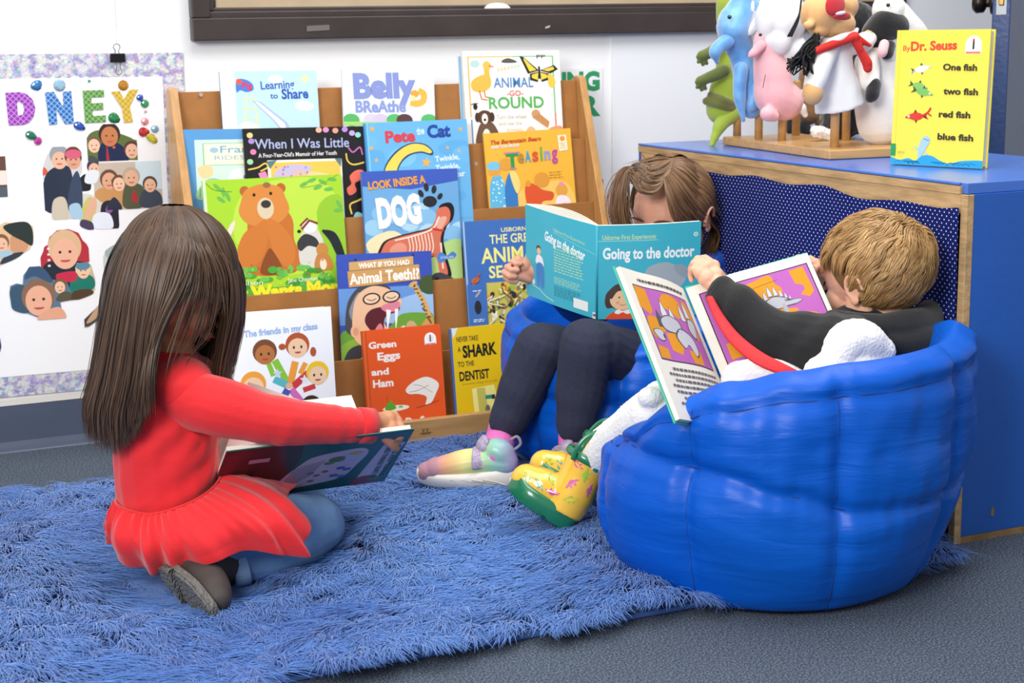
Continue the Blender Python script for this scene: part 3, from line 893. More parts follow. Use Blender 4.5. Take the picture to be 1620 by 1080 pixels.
def R6(A):   # pete the cat twinkle
    A.rect(0, 0, 1, 1, '#6cb4e4'); r = random.Random(5)
    for i in range(16): A.ell(r.random(), r.random(), .08 + r.random() * .1, .05 + r.random() * .05, r.choice(['#7cc0ea', '#62abdf', '#8ccbee', '#6fb8e6']))
    A.rect(0, 0, .018, 1, '#4d9bd6'); A.rect(.018, 0, .03, 1, '#8fcdf0')
    A.blob([(.15, .62), (.16, .45), (.27, .3), (.42, .22), (.56, .23), (.64, .3), (.63, .35), (.52, .32), (.4, .35), (.31, .44), (.28, .56), (.3, .75), (.22, .8)], '#2a4a6a')
    A.blob([(.16, .62), (.17, .46), (.28, .315), (.42, .232), (.55, .24), (.63, .305), (.61, .33), (.52, .305), (.39, .335), (.3, .43), (.265, .56), (.29, .72), (.22, .77)], '#f1d35a')
    for x, y, q in ((.07, .06, .03), (.05, .25, .025), (.09, .37, .022), (.93, .1, .025), (.79, .28, .02), (.9, .32, .02), (.57, .42, .05)): A.star(x, y, q, '#eeb04a', rot=12)
    A.text('Pete', .19, .48, .2, .11, '#d4434f', bold=.045, rot=-.5); A.text('the', .5, .575, .14, .07, '#d9eefb', bold=.03, rot=-8); A.text('Cat', .6, .83, .17, .12, '#25479c', bold=.045, rot=-1)
    A.text('Twinkle,', .66, .9, .42, .055, '#e8f5fd', bold=.02, rot=-4); A.text('Twinkle,', .66, .9, .51, .055, '#e8f5fd', bold=.02, rot=-4); A.text('Little Star', .62, .95, .6, .055, '#e8f5fd', bold=.02, rot=-4)
def R7(A):   # teasing
    A.rect(0, 0, 1, 1, '#f3b740')
    A.blob([(.3, .95), (.33, .7), (.5, .6), (.9, .6), (.95, .95)], '#f6c968')
    # generic reading family in place of the printed characters
    A.blob([(.03, .92), (.02, .6), (.09, .45), (.17, .5), (.22, .75), (.22, .92)], '#62b8de'); A.ell(.09, .41, .075, .065, '#e3a24a'); A.ell(.09, .36, .085, .045, '#7cc3e2')
    r = random.Random(4)
    for i in range(26): A.ell(.04 + r.random() * .15, .5 + r.random() * .38, .008, .008, '#e8f6fb')
    A.blob([(.2, .92), (.19, .62), (.25, .45), (.31, .5), (.33, .72), (.31, .92)], '#3c7cc0'); A.blob([(.26, .44), (.33, .45), (.37, .58), (.33, .68), (.29, .6)], '#f4d87e'); A.ell(.22, .35, .075, .065, '#dfa043')
    A.blob([(.42, .78), (.42, .62), (.5, .58), (.62, .66), (.74, .7), (.72, .78), (.6, .8), (.56, 1.0), (.44, .9)], '#df5a34'); A.ell(.62, .55, .09, .08, '#e39a3e'); A.ell(.46, .58, .03, .035, '#e39a3e')
    A.ell(.84, .68, .07, .065, '#e8a548'); A.blob([(.76, .9), (.78, .76), (.86, .74), (.93, .8), (.92, .92)], '#f6e6ee'); A.ell(.84, .61, .03, .02, '#ef8fc0'); A.ell(.86, .86, .05, .03, '#e8a548')
    A.rect(.035, .86, .15, .965, '#1f9a68')
    A.poly([(.84, .07), (.94, .07), (.95, .24), (.85, .25)], '#f7eccb'); A.ell(.895, .11, .03, .028, '#ef9a3c'); A.text('FIRST', .86, .93, .175, .022, '#b99a50'); A.text('TIME', .865, .925, .2, .022, '#b99a50'); A.text('BOOK', .865, .925, .225, .022, '#b99a50')
    A.text('The Berenstain Bears', .07, .65, .125, .045, '#c2452c', bold=.025, shear=.25, rot=-1); A.text('AND TOO MUCH', .07, .39, .17, .03, '#e9eef2', bold=.04, rot=-1)
    A.text('T', .23, .37, .4, .17, '#2f9a4a', bold=.05); A.rect(.21, .22, .39, .235, '#e06fb0'); A.rect(.27, .395, .34, .41, '#e06fb0')
    for ch, x0, x1, c, cp in (('e', .36, .435, '#b58a3c', .15), ('A', .445, .515, '#3c9fc8', .12), ('s', .53, .6, '#d8543a', .15), ('i', .625, .65, '#55b04c', .16), ('n', .67, .74, '#8a9ad0', .14), ('g', .755, .825, '#c04a9a', .15)): A.text(ch, x0, x1, .345 - (x0 - .36) * .04, cp, c, bold=.03)
    A.lines_of_text(.71, .87, .47, .56, 3, '#c98f30', wd=.3, seed=9)
def R8(A):   # bear wants more
    A.rect(0, 0, 1, 1, '#a8d631'); A.rect(0, 0, .02, 1, '#d8ecc0'); r = random.Random(8)
    A.blob([(.3, .1), (.8, .02), (.98, .3), (.9, .7), (.5, .8), (.2, .5)], '#bfe04a'); A.blob([(.8, .3), (1, .2), (1, .8), (.9, .9)], '#96c832')
    for (x, y, d) in ((.1, .06, 1), (.14, .1, 1), (.12, .16, 1), (.17, .14, 1), (.72, .07, -1), (.78, .04, -1), (.86, .06, -1), (.82, .1, -1), (.93, .04, -1), (.9, .12, -1), (.96, .3, -1), (.97, .25, 1)):
        A.ell(x, y, .035, .014, '#6bb84e', rot=30 * d + 60 * r.random())
    A.curve([(.02, .02), (.08, .08), (.2, .1)], .004, '#5b7a30'); A.curve([(.98, .0), (.85, .07), (.7, .1)], .004, '#6ba040')
    # big brown bear
    A.blob([(.28, .5), (.3, .33), (.36, .25), (.46, .2), (.56, .25), (.62, .36), (.62, .52), (.66, .66), (.62, .78), (.5, .8), (.36, .8), (.24, .74), (.22, .6)], '#c8722f')
    A.ell(.29, .1, .035, .035, '#b8672c'); A.ell(.55, .09, .035, .035, '#b8672c')
    A.blob([(.26, .18), (.3, .09), (.42, .05), (.54, .08), (.58, .17), (.6, .27), (.54, .36), (.42, .4), (.3, .37), (.24, .28)], '#d98a3f')
    A.ell(.43, .25, .06, .075, '#dccaa8'); A.ell(.435, .215, .036, .028, '#3a3432'); A.ell(.355, .135, .011, .012, '#241c18'); A.ell(.475, .13, .011, .012, '#241c18')
    A.blob([(.2, .62), (.26, .45), (.36, .38), (.42, .34), (.44, .4), (.42, .55), (.36, .68), (.26, .74)], '#cf7a33'); A.blob([(.44, .34), (.52, .38), (.6, .5), (.62, .66), (.56, .74), (.48, .66), (.44, .5)], '#d07c35'); A.blob([(.36, .78), (.42, .6), (.46, .6), (.52, .78)], '#8a4a20')
    A.ell(.45, .06, .028, .02, '#9a6a44')
    # rabbit
    A.ell(.1, .52, .06, .06, '#e8d8cc'); A.ell(.04, .41, .018, .07, '#efc9b4', rot=-28); A.ell(.17, .41, .018, .07, '#efdccc', rot=28); A.ell(.16, .57, .018, .018, '#333')
    # badger
    A.blob([(.66, .74), (.66, .52), (.72, .44), (.8, .46), (.84, .6), (.82, .74)], '#d9d6cc'); A.blob([(.64, .55), (.7, .48), (.78, .52), (.8, .6), (.72, .58), (.66, .62)], '#3a3a3c'); A.ell(.74, .42, .055, .045, '#f4f0ea'); A.line([(.68, .44), (.74, .37), (.8, .4)], .018, '#8a3c2c'); A.line([(.67, .41), (.73, .35)], .014, '#8a3c2c'); A.ell(.66, .455, .014, .012, '#222')
    # crow, mole
    A.blob([(.83, .46), (.92, .48), (.97, .6), (.99, .75), (.93, .68), (.88, .55)], '#23282e'); A.line([(.83, .46), (.9, .5)], .02, '#1c2024')
    A.ell(.82, .62, .045, .05, '#c98a45'); A.blob([(.76, .78), (.78, .66), (.86, .66), (.89, .78)], '#c58442'); A.ell(.82, .74, .025, .04, '#f0e0c4')
    for i in range(46): A.ell(r.uniform(.02, .98), r.uniform(.74, .9), r.uniform(.02, .04), r.uniform(.015, .03), r.choice(['#4fa63c', '#5fb747', '#3f9436', '#6cc050']))
    for i in range(30): A.ell(r.uniform(.02, .98), r.uniform(.7, .88), .006, .006, r.choice(['#c8402f', '#e0502f', '#e8d848']))
    A.rect(0, .9, 1, 1, '#5aaa3c')
    A.text('Karma Wilson'[6:], .17, .37, .87, .035, '#f6fbe8'); A.text('Jane Chapman', .55, .77, .87, .035, '#f6fbe8')
    A.text('Bear Wants More', .0, .985, .985, .105, '#f3e32c', bold=.06)
def R9(A):   # look inside a dog
    A.rect(0, 0, 1, 1, '#6fa9d8'); A.rect(0, 0, 1, .1, '#3b58b4'); r = random.Random(2)
    for i in range(26): A.ell(r.random(), .25 + r.random() * .6, .1, .08, r.choice(['#7db7de', '#9ccbe6', '#88bfe2', '#b3d8ea']))
    A.poly([(0, 0), (1, 0), (1, .1), (.5, .16), (0, .12)], '#3f5cb8'); A.blob([(0, .6), (.3, .5), (.5, .7), (.2, .8)], '#f2e2b4'); A.blob([(.55, .75), (1, .6), (1, 1), (.6, 1)], '#b9d884')
    # paw print
    A.ell(.69, .27, .075, .055, '#2a2c30'); A.ell(.6, .2, .026, .04, '#2a2c30', rot=-30); A.ell(.66, .15, .026, .042, '#2a2c30', rot=-8); A.ell(.74, .17, .026, .042, '#2a2c30', rot=15); A.ell(.8, .23, .024, .036, '#2a2c30', rot=40)
    # dog with muscles and bones
    body = [(.12, .72), (.2, .6), (.32, .56), (.5, .53), (.66, .5), (.74, .42), (.76, .34), (.86, .32), (.9, .37), (.88, .45), (.82, .5), (.78, .6), (.8, .72), (.84, .88), (.76, .9), (.72, .74), (.6, .74), (.46, .74), (.36, .8), (.34, .96), (.26, .96), (.24, .82), (.2, .74), (.08, .84), (.04, .82)]
    A.blob([(.46 + (x - .46) * 1.1, .66 + (y - .66) * 1.1) for x, y in body], '#231f22'); A.blob(body, '#d9745a')
    A.blob([(.24, .66), (.34, .6), (.42, .64), (.38, .74), (.28, .78)], '#e89a80'); A.blob([(.74, .44), (.82, .4), (.86, .42), (.78, .52)], '#e8ab94')
    for i in range(8): A.curve([(.44 + i * .035, .56 - i * .004), (.455 + i * .035, .64), (.44 + i * .035, .7)], .011, '#f6e3cf')
    A.curve([(.3, .58), (.5, .55), (.7, .5), (.78, .4)], .014, '#f8e9d6'); A.line([(.78, .62), (.79, .84)], .02, '#f3d9c4'); A.line([(.3, .76), (.3, .92)], .02, '#f3d9c4'); A.line([(.7, .5), (.82, .52)], .02, '#c8372f')
    A.blob([(.08, 1.0), (.1, .8), (.2, .78), (.3, 1.0)], '#3a3a40')
    A.blob([(.74, .72), (.78, .7), (.84, .73), (.9, .7), (.94, .73), (.9, .76), (.84, .76), (.78, .79), (.74, .77)], '#4f86c8'); A.text('BY PAUL BEER', .77, .91, .755, .018, '#dfeaf6')
    A.blob([(.62, 1.0), (.66, .9), (.74, .87), (.84, .9), (.98, .98), (1, 1.05)], '#454447'); A.ell(.72, .92, .02, .014, '#1a1a1a')
    A.text('LOOK INSIDE A', .06, .66, .15, .062, '#eba03c', bold=.04, rot=-4.5)
    A.text('DOG', .14, .6, .46, .22, '#eef0f2', bold=.07, rot=-4.5)
def R10(A):  # what if you had animal teeth
    A.rect(0, 0, 1, 1, '#3d55b5'); A.rect(0, .3, 1, .62, '#6b9ad8'); A.blob([(.5, .5), (.7, .4), (1, .38), (1, .62), (.5, .62)], '#9fc4ea')
    A.blob([(.5, .66), (.65, .55), (.9, .55), (1, .6), (1, 1), (0, 1), (0, .7), (.2, .66)], '#6fa83c'); A.blob([(.0, .8), (.4, .7), (1, .72), (1, 1), (0, 1)], '#8cbc44')
    A.ell(.97, .3, .12, .1, '#4a5a34')
    # giraffe
    A.line([(.8, .3), (.9, .45), (.98, .68)], .055, '#d9b06a'); A.ell(.79, .29, .05, .025, '#d9b06a', rot=-25); A.blob([(.86, .66), (.98, .58), (1, .8), (.88, .76)], '#d2a55e')
    r = random.Random(6)
    for i in range(26):
        t = r.random(); A.ell(.8 + t * .17 + r.uniform(-.02, .02), .3 + t * .36, .011, .009, '#7a4a24')
    A.blob([(.68, .72), (.72, .62), (.8, .64), (.84, .78), (.9, 1.0), (.7, 1.0)], '#cdb38a'); A.curve([(.68, .66), (.62, .7), (.64, .8)], .03, '#f2ece0')
    # boy with wide open mouth and fangs
    A.blob([(.02, 1.05), (.06, .86), (.2, .8), (.32, .86), (.34, 1.05)], '#3d4046'); A.blob([(.18, 1.05), (.2, .92), (.3, .88), (.3, 1.05)], '#e8c832')
    A.blob([(.06, .66), (.08, .45), (.16, .33), (.3, .25), (.46, .27), (.54, .33), (.3, .36), (.2, .5), (.16, .7)], '#4b4c52'); A.blob([(.1, .5), (.2, .34), (.24, .4), (.16, .6)], '#8d9096')
    A.blob([(.14, .74), (.14, .5), (.2, .36), (.34, .29), (.5, .31), (.6, .38), (.66, .43), (.62, .5), (.5, .5), (.46, .6), (.5, .7), (.46, .84), (.3, .84)], '#f0c29c')
    A.blob([(.26, .6), (.32, .5), (.5, .47), (.62, .46), (.62, .52), (.5, .55), (.46, .62), (.46, .78), (.36, .72)], '#5c2630'); A.blob([(.36, .7), (.42, .62), (.46, .7), (.46, .8)], '#e08a96'); A.blob([(.44, .47), (.6, .43), (.64, .47), (.58, .52), (.48, .52)], '#e0879a')
    A.poly([(.49, .5), (.54, .51), (.49, .72)], '#fbf8ef'); A.poly([(.58, .5), (.62, .5), (.58, .72)], '#fbf8ef')
    A.ell(.16, .68, .055, .065, '#eebd96'); A.ell(.16, .68, .03, .04, '#dfa27e')
    for cx, cy in ((.34, .4), (.55, .39)): A.ell(cx, cy, .095, .06, '#26221f', rot=-6); A.ell(cx, cy, .078, .046, '#f3cfae', rot=-6); A.curve([(cx - .05, cy), (cx, cy + .015), (cx + .05, cy)], .008, '#4a3428')
    # wooden signs
    A.poly([(.12, .07), (.8, .04), (.8, .115), (.12, .145)], '#d6a868'); A.poly([(.1, .15), (.86, .115), (.87, .25), (.11, .29)], '#d2a162'); A.line([(.1, .22), (.87, .185)], .006, '#a87a42')
    A.ell(.19, .05, .012, .012, '#333'); A.ell(.8, .03, .012, .012, '#333')
    A.text('WHAT IF YOU HAD', .22, .76, .125, .042, '#fbf7ea', bold=.045, rot=-1.8)
    A.text('Animal', .12, .46, .265, .09, '#fbf7ea', bold=.035, rot=-3); A.text('Teeth!?', .5, .86, .245, .09, '#fbf7ea', bold=.04, rot=-1)
def R11(A):  # great animal search
    A.rect(0, 0, 1, 1, '#4472b8'); A.rect(0, 0, .02, 1, '#a8c2e2'); r = random.Random(12)
    A.text('USBORNE', .44, .78, .105, .035, '#f3eea0', bold=.015); A.text('THE GREAT', .3, .9, .2, .075, '#f5f0a4', bold=.015); A.text('ANIMAL', .19, .93, .36, .125, '#f5ee8c', bold=.02); A.text('SEARCH', .27, .9, .49, .1, '#f5ee8c', bold=.02)
    A.rect(.22, .53, 1, 1, '#c9c25c')
    cols = ['#5d7a34', '#2f2d2a', '#e0b83c', '#8a7a5c', '#d9d3c4', '#c2502c', '#e8952c', '#3b5a38', '#7a5030', '#a4b84c', '#3a3436', '#e6d24a', '#f0f0e0']
    for i in range(150):
        A.ell(r.uniform(.24, .98), r.uniform(.55, 1.0), r.uniform(.012, .045), r.uniform(.008, .03), r.choice(cols), rot=r.uniform(0, 180))
    for i in range(26):
        x, y = r.uniform(.24, .95), r.uniform(.56, .98); A.curve([(x, y), (x + r.uniform(-.1, .1), y + .05), (x + r.uniform(-.16, .16), y + .1)], r.uniform(.008, .02), r.choice(['#d9cfae', '#b9a878', '#e8e0c8', '#6a5a34']))
    A.rect(0, .53, .22, 1, '#4472b8')
    A.ell(.1, .5, .05, .03, '#c96a34', rot=-25); A.line([(.06, .54), (.16, .44)], .015, '#b5562c'); A.ell(.11, .73, .04, .075, '#2f2f33'); A.line([(.09, .64), (.14, .6)], .02, '#c9a48a'); A.ell(.13, .95, .03, .04, '#e0b23c')
    A.lines_of_text(.06, .16, .585, .6, 1, '#dfe8f4'); A.lines_of_text(.05, .18, .83, .86, 2, '#dfe8f4')
def R12(A):  # the friends in my class
    A.rect(0, 0, 1, 1, '#f7f8fb')
    A.text('The friends in my class', .14, .86, .235, .06, '#9db7e0', bold=.045, rot=-2.2)
    # ring of children leaning in
    def arm(p, q, c, w_=.07): A.line([p, q], w_, c)
    arm((.42, .47), (.53, .7), '#8cc63c'); arm((.62, .5), (.56, .7), '#f0a03c'); arm((.74, .62), (.58, .74), '#d23c40'); arm((.4, .65), (.53, .72), '#5bb8c4'); arm((.66, .9), (.56, .76), '#d86fb8'); arm((.45, .88), (.53, .76), '#4c58b0')
    arm((.36, .5), (.4, .62), '#8cc63c', .05); arm((.72, .52), (.66, .62), '#f0a03c', .05); arm((.8, .75), (.68, .78), '#d23c40', .05)
    A.ell(.545, .725, .035, .03, '#e8b48c'); A.star(.44, .6, .05, '#c8d8e8'); A.star(.7, .68, .05, '#e8ecf4')
    kid(A, .33, .4, .105, '#b9743f', '#7a4a2c'); kid(A, .65, .36, .105, '#f2c9a4', '#b5552c'); A.ell(.5, .35, .035, .03, '#b5552c'); A.ell(.8, .42, .03, .045, '#b5552c')
    kid(A, .83, .64, .1, '#f4cda8', '#f0c62c'); kid(A, .2, .7, .11, '#f4cda8', '#f0a43c'); kid(A, .75, .95, .09, '#7a4a2c', '#3c2820'); kid(A, .35, .96, .09, '#f0c8a0', '#6a3c20')
def R13(A):  # green eggs and ham
    A.rect(0, 0, 1, 1, '#ea5b22'); A.rect(0, 0, .035, 1, '#e0642c'); A.rect(.035, 0, .05, 1, '#c94a18')
    A.text('Green', .07, .42, .185, .065, '#fbf3ea', bold=.035, rot=.5); A.text('Eggs', .17, .46, .31, .075, '#fbf3ea', bold=.035, rot=.5); A.text('and', .08, .3, .46, .065, '#fbf3ea', bold=.035, rot=.5); A.text('Ham', .09, .35, .585, .075, '#fbf3ea', bold=.035, rot=.5)
    badge(A, .86, .14, .075)
    A.ell(.36, .82, .17, .035, '#f6efe2'); A.blob([(.22, .82), (.26, .76), (.3, .74), (.34, .78), (.36, .82), (.28, .84)], '#5faa2c'); A.ell(.42, .81, .03, .014, '#8cc63c'); A.curve([(.26, .75), (.25, .7), (.27, .68)], .006, '#c83a1c')
    # plain white cloth shape
    A.blob([(.5, .64), (.6, .57), (.76, .53), (.88, .57), (.93, .63), (.88, .72), (.82, .8), (.74, .82), (.76, .74), (.66, .7), (.54, .69)], '#f4ede0'); A.curve([(.54, .67), (.66, .66), (.8, .62)], .006, '#8a8378'); A.curve([(.6, .6), (.7, .62), (.84, .7)], .005, '#8a8378'); A.curve([(.62, .84), (.76, .82), (.92, .79)], .008, '#a83c14')
    A.text('By Dr. Seuss', .32, .92, 1.005, .07, '#f8f0e6', bold=.05)
def R14(A):  # never take a shark
    A.rect(0, 0, 1, 1, '#e6bf16'); A.rect(0, 0, .02, 1, '#2f66b4'); A.poly([(.02, .0), (.1, .0), (.04, .1)], '#d8e6f0')
    A.text('NEVER TAKE', .075, .34, .14, .05, '#2b2a26', bold=.02); A.text('A', .08, .12, .24, .05, '#2b2a26', bold=.02); A.text('SHARK', .14, .72 * .78, .3, .115, '#22211e', bold=.04, rot=-1); A.text('TO THE', .07, .27, .39, .05, '#2b2a26', bold=.02, rot=-.5); A.text('DENTIST', .08, .45, .53, .09, '#22211e', bold=.03, rot=-.5)
    A.text('(and other things not to do)', .11, .54, .575, .022, '#8a7a30', rot=-.5)
    A.poly([(.22, .62), (.5, .6), (.56, .92), (.24, 1)], '#f3e88c'); A.poly([(.28, .62), (.38, .62), (.42, 1.0), (.3, 1.0)], '#c8c05c'); A.rect(.38, .7, .46, .74, '#2f8f8c'); A.rect(.46, .7, .5, .745, '#333'); A.ell(.4, .84, .03, .05, '#6a706c'); A.blob([(.34, 1), (.36, .9), (.44, .88), (.46, 1)], '#eef2ee')
    A.blob([(.62, .38), (.9, .1), (1, .2), (1, .5)], '#4a9a98'); A.rect(.03, .93, .15, 1, '#e8e8ec'); A.rect(.03, .965, .15, .99, '#2c4a8c')
    A.blob([(.75, .3), (1, .15), (1, .7), (.85, .6)], '#5f7c80')

rb = rack_book
rb('pale blue picture book with a playground slide, back row left', 1, (347, 113), (500.5, 111.5), .255, .008, '#cfe4f4', R1, spine='#3f86a8', vis=91)
rb('pale blue book titled in puffy violet letters, back row middle', 1, (541, 110), (686, 112.5), .235, .008, '#e6eefa', R2, vis=80)
rb('cream animal book with duckling, puppy and butterfly on the cover', 1, (731, 81), (884, 79.5), .275, .010, '#f4efe2', R3, vis=148)
rb('thin book mostly hidden behind the cream animal book', 1, (725, 89), (873, 88), .262, .006, '#dfeaf4', lambda A: A.rect(0, 0, .02, 1, '#7fb3d8'), dy=0.0115, vis=148)
rb('blue picture book with a pale yellow title label, half hidden at left', 2, (288, 205), (425, 203), .245, .009, '#5a9ad0', R4, dy=0.009, spine='#2f6fb0', vis=105)
rb('black book with colourful squiggles and a bed picture', 2, (384.5, 203.5), (574.5, 199.5), .255, .009, '#1d1b1d', R5, dy=-0.0005, vis=143)
rb('sky blue book with a yellow crescent moon on the cover', 2, (576, 195), (738, 188), .25, .010, '#6cb4e4', R6, dy=-0.0115, spine='#4c9ad4', vis=143)
rb('orange-yellow book with a green sticker in its lower corner', 2, (764.5, 211.5), (902, 202.5), .205, .005, '#f3b740', R7, hard=False, vis=126)
rb('lime green picture book with a large brown bear', 3, (320, 286), (539.5, 275.3), .29, .010, '#a8d631', R8, dy=0.0015, spine='#e0eed0', vis=182)
rb('blue board book with a paw print and a dog cut-out', 3, (572, 271.5), (723, 266), .262, .012, '#5a8fd0', R9, dy=-.001, vis=173)
rb('blue paperback of a boy with fangs under wooden signs', 4, (532.5, 403), (682, 396.5), .247, .004, '#3d55b5', R10, hard=False, vis=165)
rb('blue book with yellow capitals over a jungle picture', 4, (731.3, 351), (866, 342.5), .255, .006, '#4472b8', R11, hard=False, back='#4472b8', vis=165)
rb('white board book with a ring of cartoon children, rounded corners', 5, (360, 496), (523, 484.5), .225, .014, '#f7f8fb', R12, round_=True, dy=-.001, vis=158)
rb('orange hardback with white serif title and a plate of green food', 5, (572.5, 524), (696, 512.5), .207, .011, '#ea5b22', R13, dy=.001, vis=141)
rb('mustard yellow book with black capitals, partly behind the knees', 5, (711, 520), (838, 507.5), .207, .007, '#e6bf16', R14, spine='#2f66b4', hard=False, dy=.0035, vis=141)
# ================================================================= family poster on the wall
m_holo, nt, b = mat_new('holographic_film')
tc = nt.nodes.new('ShaderNodeTexCoord')
vo = nt.nodes.new('ShaderNodeTexVoronoi'); vo.inputs['Scale'].default_value = 230
n0 = nt.nodes.new('ShaderNodeTexNoise'); n0.inputs['Scale'].default_value = 60; n0.inputs['Detail'].default_value = 4
nt.links.new(tc.outputs['Object'], vo.inputs['Vector']); nt.links.new(tc.outputs['Object'], n0.inputs['Vector'])
hs = nt.nodes.new('ShaderNodeHueSaturation'); hs.inputs['Saturation'].default_value = .8; hs.inputs['Value'].default_value = 1.0
nt.links.new(vo.outputs['Color'], hs.inputs['Color'])
rp = nt.nodes.new('ShaderNodeValToRGB'); rp.color_ramp.elements[0].position = .42; rp.color_ramp.elements[0].color = (.42, .38, .75, 1); rp.color_ramp.elements[1].position = .56; rp.color_ramp.elements[1].color = (1.0, 1.0, .97, 1)
nt.links.new(n0.outputs['Fac'], rp.inputs['Fac'])
mx = nt.nodes.new('ShaderNodeMix'); mx.data_type = 'RGBA'; mx.inputs['Factor'].default_value = .35
nt.links.new(rp.outputs['Color'], mx.inputs['A']); nt.links.new(hs.outputs['Color'], mx.inputs['B'])
nt.links.new(mx.outputs['Result'], b.inputs['Base Color'])
b.inputs['Metallic'].default_value = .35; b.inputs['Roughness'].default_value = .32
bp = nt.nodes.new('ShaderNodeBump'); bp.inputs['Strength'].default_value = .5; bp.inputs['Distance'].default_value = .001
nt.links.new(vo.outputs['Distance'], bp.inputs['Height']); nt.links.new(bp.outputs['Normal'], b.inputs['Normal'])

PY = YW - 0.006
p00 = at(289, 83, Y=PY); p01 = at(-120, 87, Y=PY); 
pbl = at(128, 617, Y=PY)
PTR = p00; PU = (at(289, 83, Y=PY) - at(0, 86, Y=PY)).normalized()
PD = Vector((PU.z, 0, -PU.x)).normalized()
if PD.z > 0: PD = -PD
PD = (at(297, 330, Y=PY) - PTR).normalized(); PD = (PD - PU * PD.dot(PU)).normalized()
PN = Vector((0, -1, 0))
PWID = 0.56
# height: where the lower edge passes at px 128
PHEI = (pbl - PTR).dot(PD)
PTL = PTR - PU * PWID
poster = thing('family_poster', 'poster of family photographs and coloured letters with a glittery border, hanging left of the rack', 'poster', PTL + PD * PHEI + PU * (PWID / 2))
MB().obox(PTL, PU * PWID, PD * PHEI, -PN * 0.0015).build('glitter_backing', m_holo, poster)
def pxy(px, py, Y=PY):
    q = at(px, py, Y=Y) - PTL
    return q.dot(PU), q.dot(PD)
ix1, iy0 = pxy(256.5, 121); _, iy1 = pxy(10, 596)
m_white = mk('white_poster_paper', '#f4f4f5', .7, spec=.2)
WO = PTL + PD * iy0 + PU * 0.035 + PN * 0.0002
ww, wh = ix1 - 0.035, iy1 - iy0
MB().obox(WO, PU * ww, PD * wh, PN * 0.0008).build('white_sheet', m_white, poster)
WO = WO + PN * 0.0009
def wxy(px, py):
    q = at(px, py, Y=PY - 0.001) - WO
    return q.dot(PU), q.dot(PD)
# photographs: each a cut-out sheet of its own with simple pictures
def photo(outline, draw, name='photograph'):
    P = [wxy(*p) for p in outline]
    x0 = min(p[0] for p in P); x1 = max(p[0] for p in P); y0 = min(p[1] for p in P); y1 = max(p[1] for p in P)
    A = Art(x1 - x0, y1 - y0)
    px0 = min(p[0] for p in outline); px1 = max(p[0] for p in outline); py0 = min(p[1] for p in outline); py1 = max(p[1] for p in outline)
    A.pw = px1 - px0
    A.f = lambda x, y: ((x - px0) / (px1 - px0), (y - py0) / (py1 - py0))
    A.poly([((p[0] - x0) / (x1 - x0), (p[1] - y0) / (y1 - y0)) for p in P], draw[0])
    draw[1](A)
    A.emit(WO + PU * x0 + PD * y0, PU, PD, PN, poster, off=0.0005 + 0.0003 * len([c for c in poster.children if c.name.startswith('photo')]) * .25, names=(name, name + '_text'))
def face(A, x, y, r, skin, hair, cap=None):
    X, Y_ = A.f(x, y); r = r / 2.1 / A.pw
    A.ell(X, Y_ - r * .25, r * 1.12, r * 1.2, hair); A.ell(X, Y_ + r * .1, r * .88, r * 1.05, skin)
    A.ell(X - r * .33, Y_ , r * .1, r * .1, '#3a2a24'); A.ell(X + r * .33, Y_, r * .1, r * .1, '#3a2a24'); A.ell(X, Y_ + r * .55 * A.w / A.h, r * .35, r * .16, '#b8564c', a0=0, a1=180)
    if cap: A.ell(X, Y_ - r * .7 * A.w / A.h, r * 1.05, r * .62, cap)
def pb(A, pts, c): A.blob([A.f(*p) for p in pts], c)
def d1(A):
    pb(A, [(68, 330), (70, 280), (90, 262), (112, 268), (110, 330)], '#2a3446'); pb(A, [(80, 345), (82, 315), (100, 312), (104, 345)], '#cfc2ae'); face(A, 95, 250, 28, '#e8b899', '#9a9ea4'); face(A, 117, 252, 26, '#dba283', '#6a3a2c', '#d8607a'); pb(A, [(104, 330), (110, 290), (122, 270), (128, 300), (124, 335)], '#3a4860'); pb(A, [(110, 345), (106, 325), (122, 322), (126, 345)], '#a9c8dc'); pb(A, [(68, 275), (70, 262), (76, 270)], '#e05a3c')
photo([(68, 262), (75, 244), (85, 236), (100, 236), (108, 232), (122, 231), (129, 248), (130, 272), (120, 290), (128, 330), (124, 346), (82, 346), (79, 300), (68, 282)], ('#d5d2cf', d1))
def d2(A):
    pb(A, [(139, 250), (140, 215), (165, 205), (215, 222), (217, 250)], '#5f7038'); face(A, 150, 228, 22, '#efc4a4', '#7a5a44'); pb(A, [(158, 254), (160, 228), (176, 222), (196, 232), (202, 254)], '#1f2a4c'); face(A, 175, 214, 32, '#c47c50', '#3c2a22'); pb(A, [(168, 254), (170, 228), (173, 254)], '#a8323c'); face(A, 209, 238, 24, '#e8b498', '#5a3a34'); A.ell(*A.f(181, 232), .03, .025, '#e0632c'); pb(A, [(140, 254), (143, 243), (156, 250), (156, 254)], '#4a4c50')
photo([(139, 219), (152, 213), (160, 214), (166, 198), (178, 196), (187, 208), (195, 221), (216, 221), (218, 253), (139, 253)], ('#6a7a40', d2))
def d3(A):
    A.rect(0, 0, 1, 1, '#c9b7a6'); A.rect(.62, 0, 1, .6, '#cfe0e6'); pb(A, [(150, 325), (152, 300), (175, 292), (198, 300), (200, 325)], '#c9935c'); face(A, 174, 283, 27, '#dfa786', '#6a4a3c'); face(A, 189, 289, 22, '#efc2a2', '#6c4a36'); pb(A, [(195, 328), (197, 296), (212, 288), (228, 298), (225, 328)], '#55583f'); face(A, 209, 280, 26, '#e2b08e', '#b9a894'); pb(A, [(222, 328), (224, 305), (238, 298), (254, 308), (254, 328)], '#3c4654'); face(A, 238, 293, 22, '#e9b896', '#54443c'); pb(A, [(208, 318), (212, 300), (218, 318)], '#b02c34'); pb(A, [(168, 330), (180, 310), (192, 330)], '#2c3242')
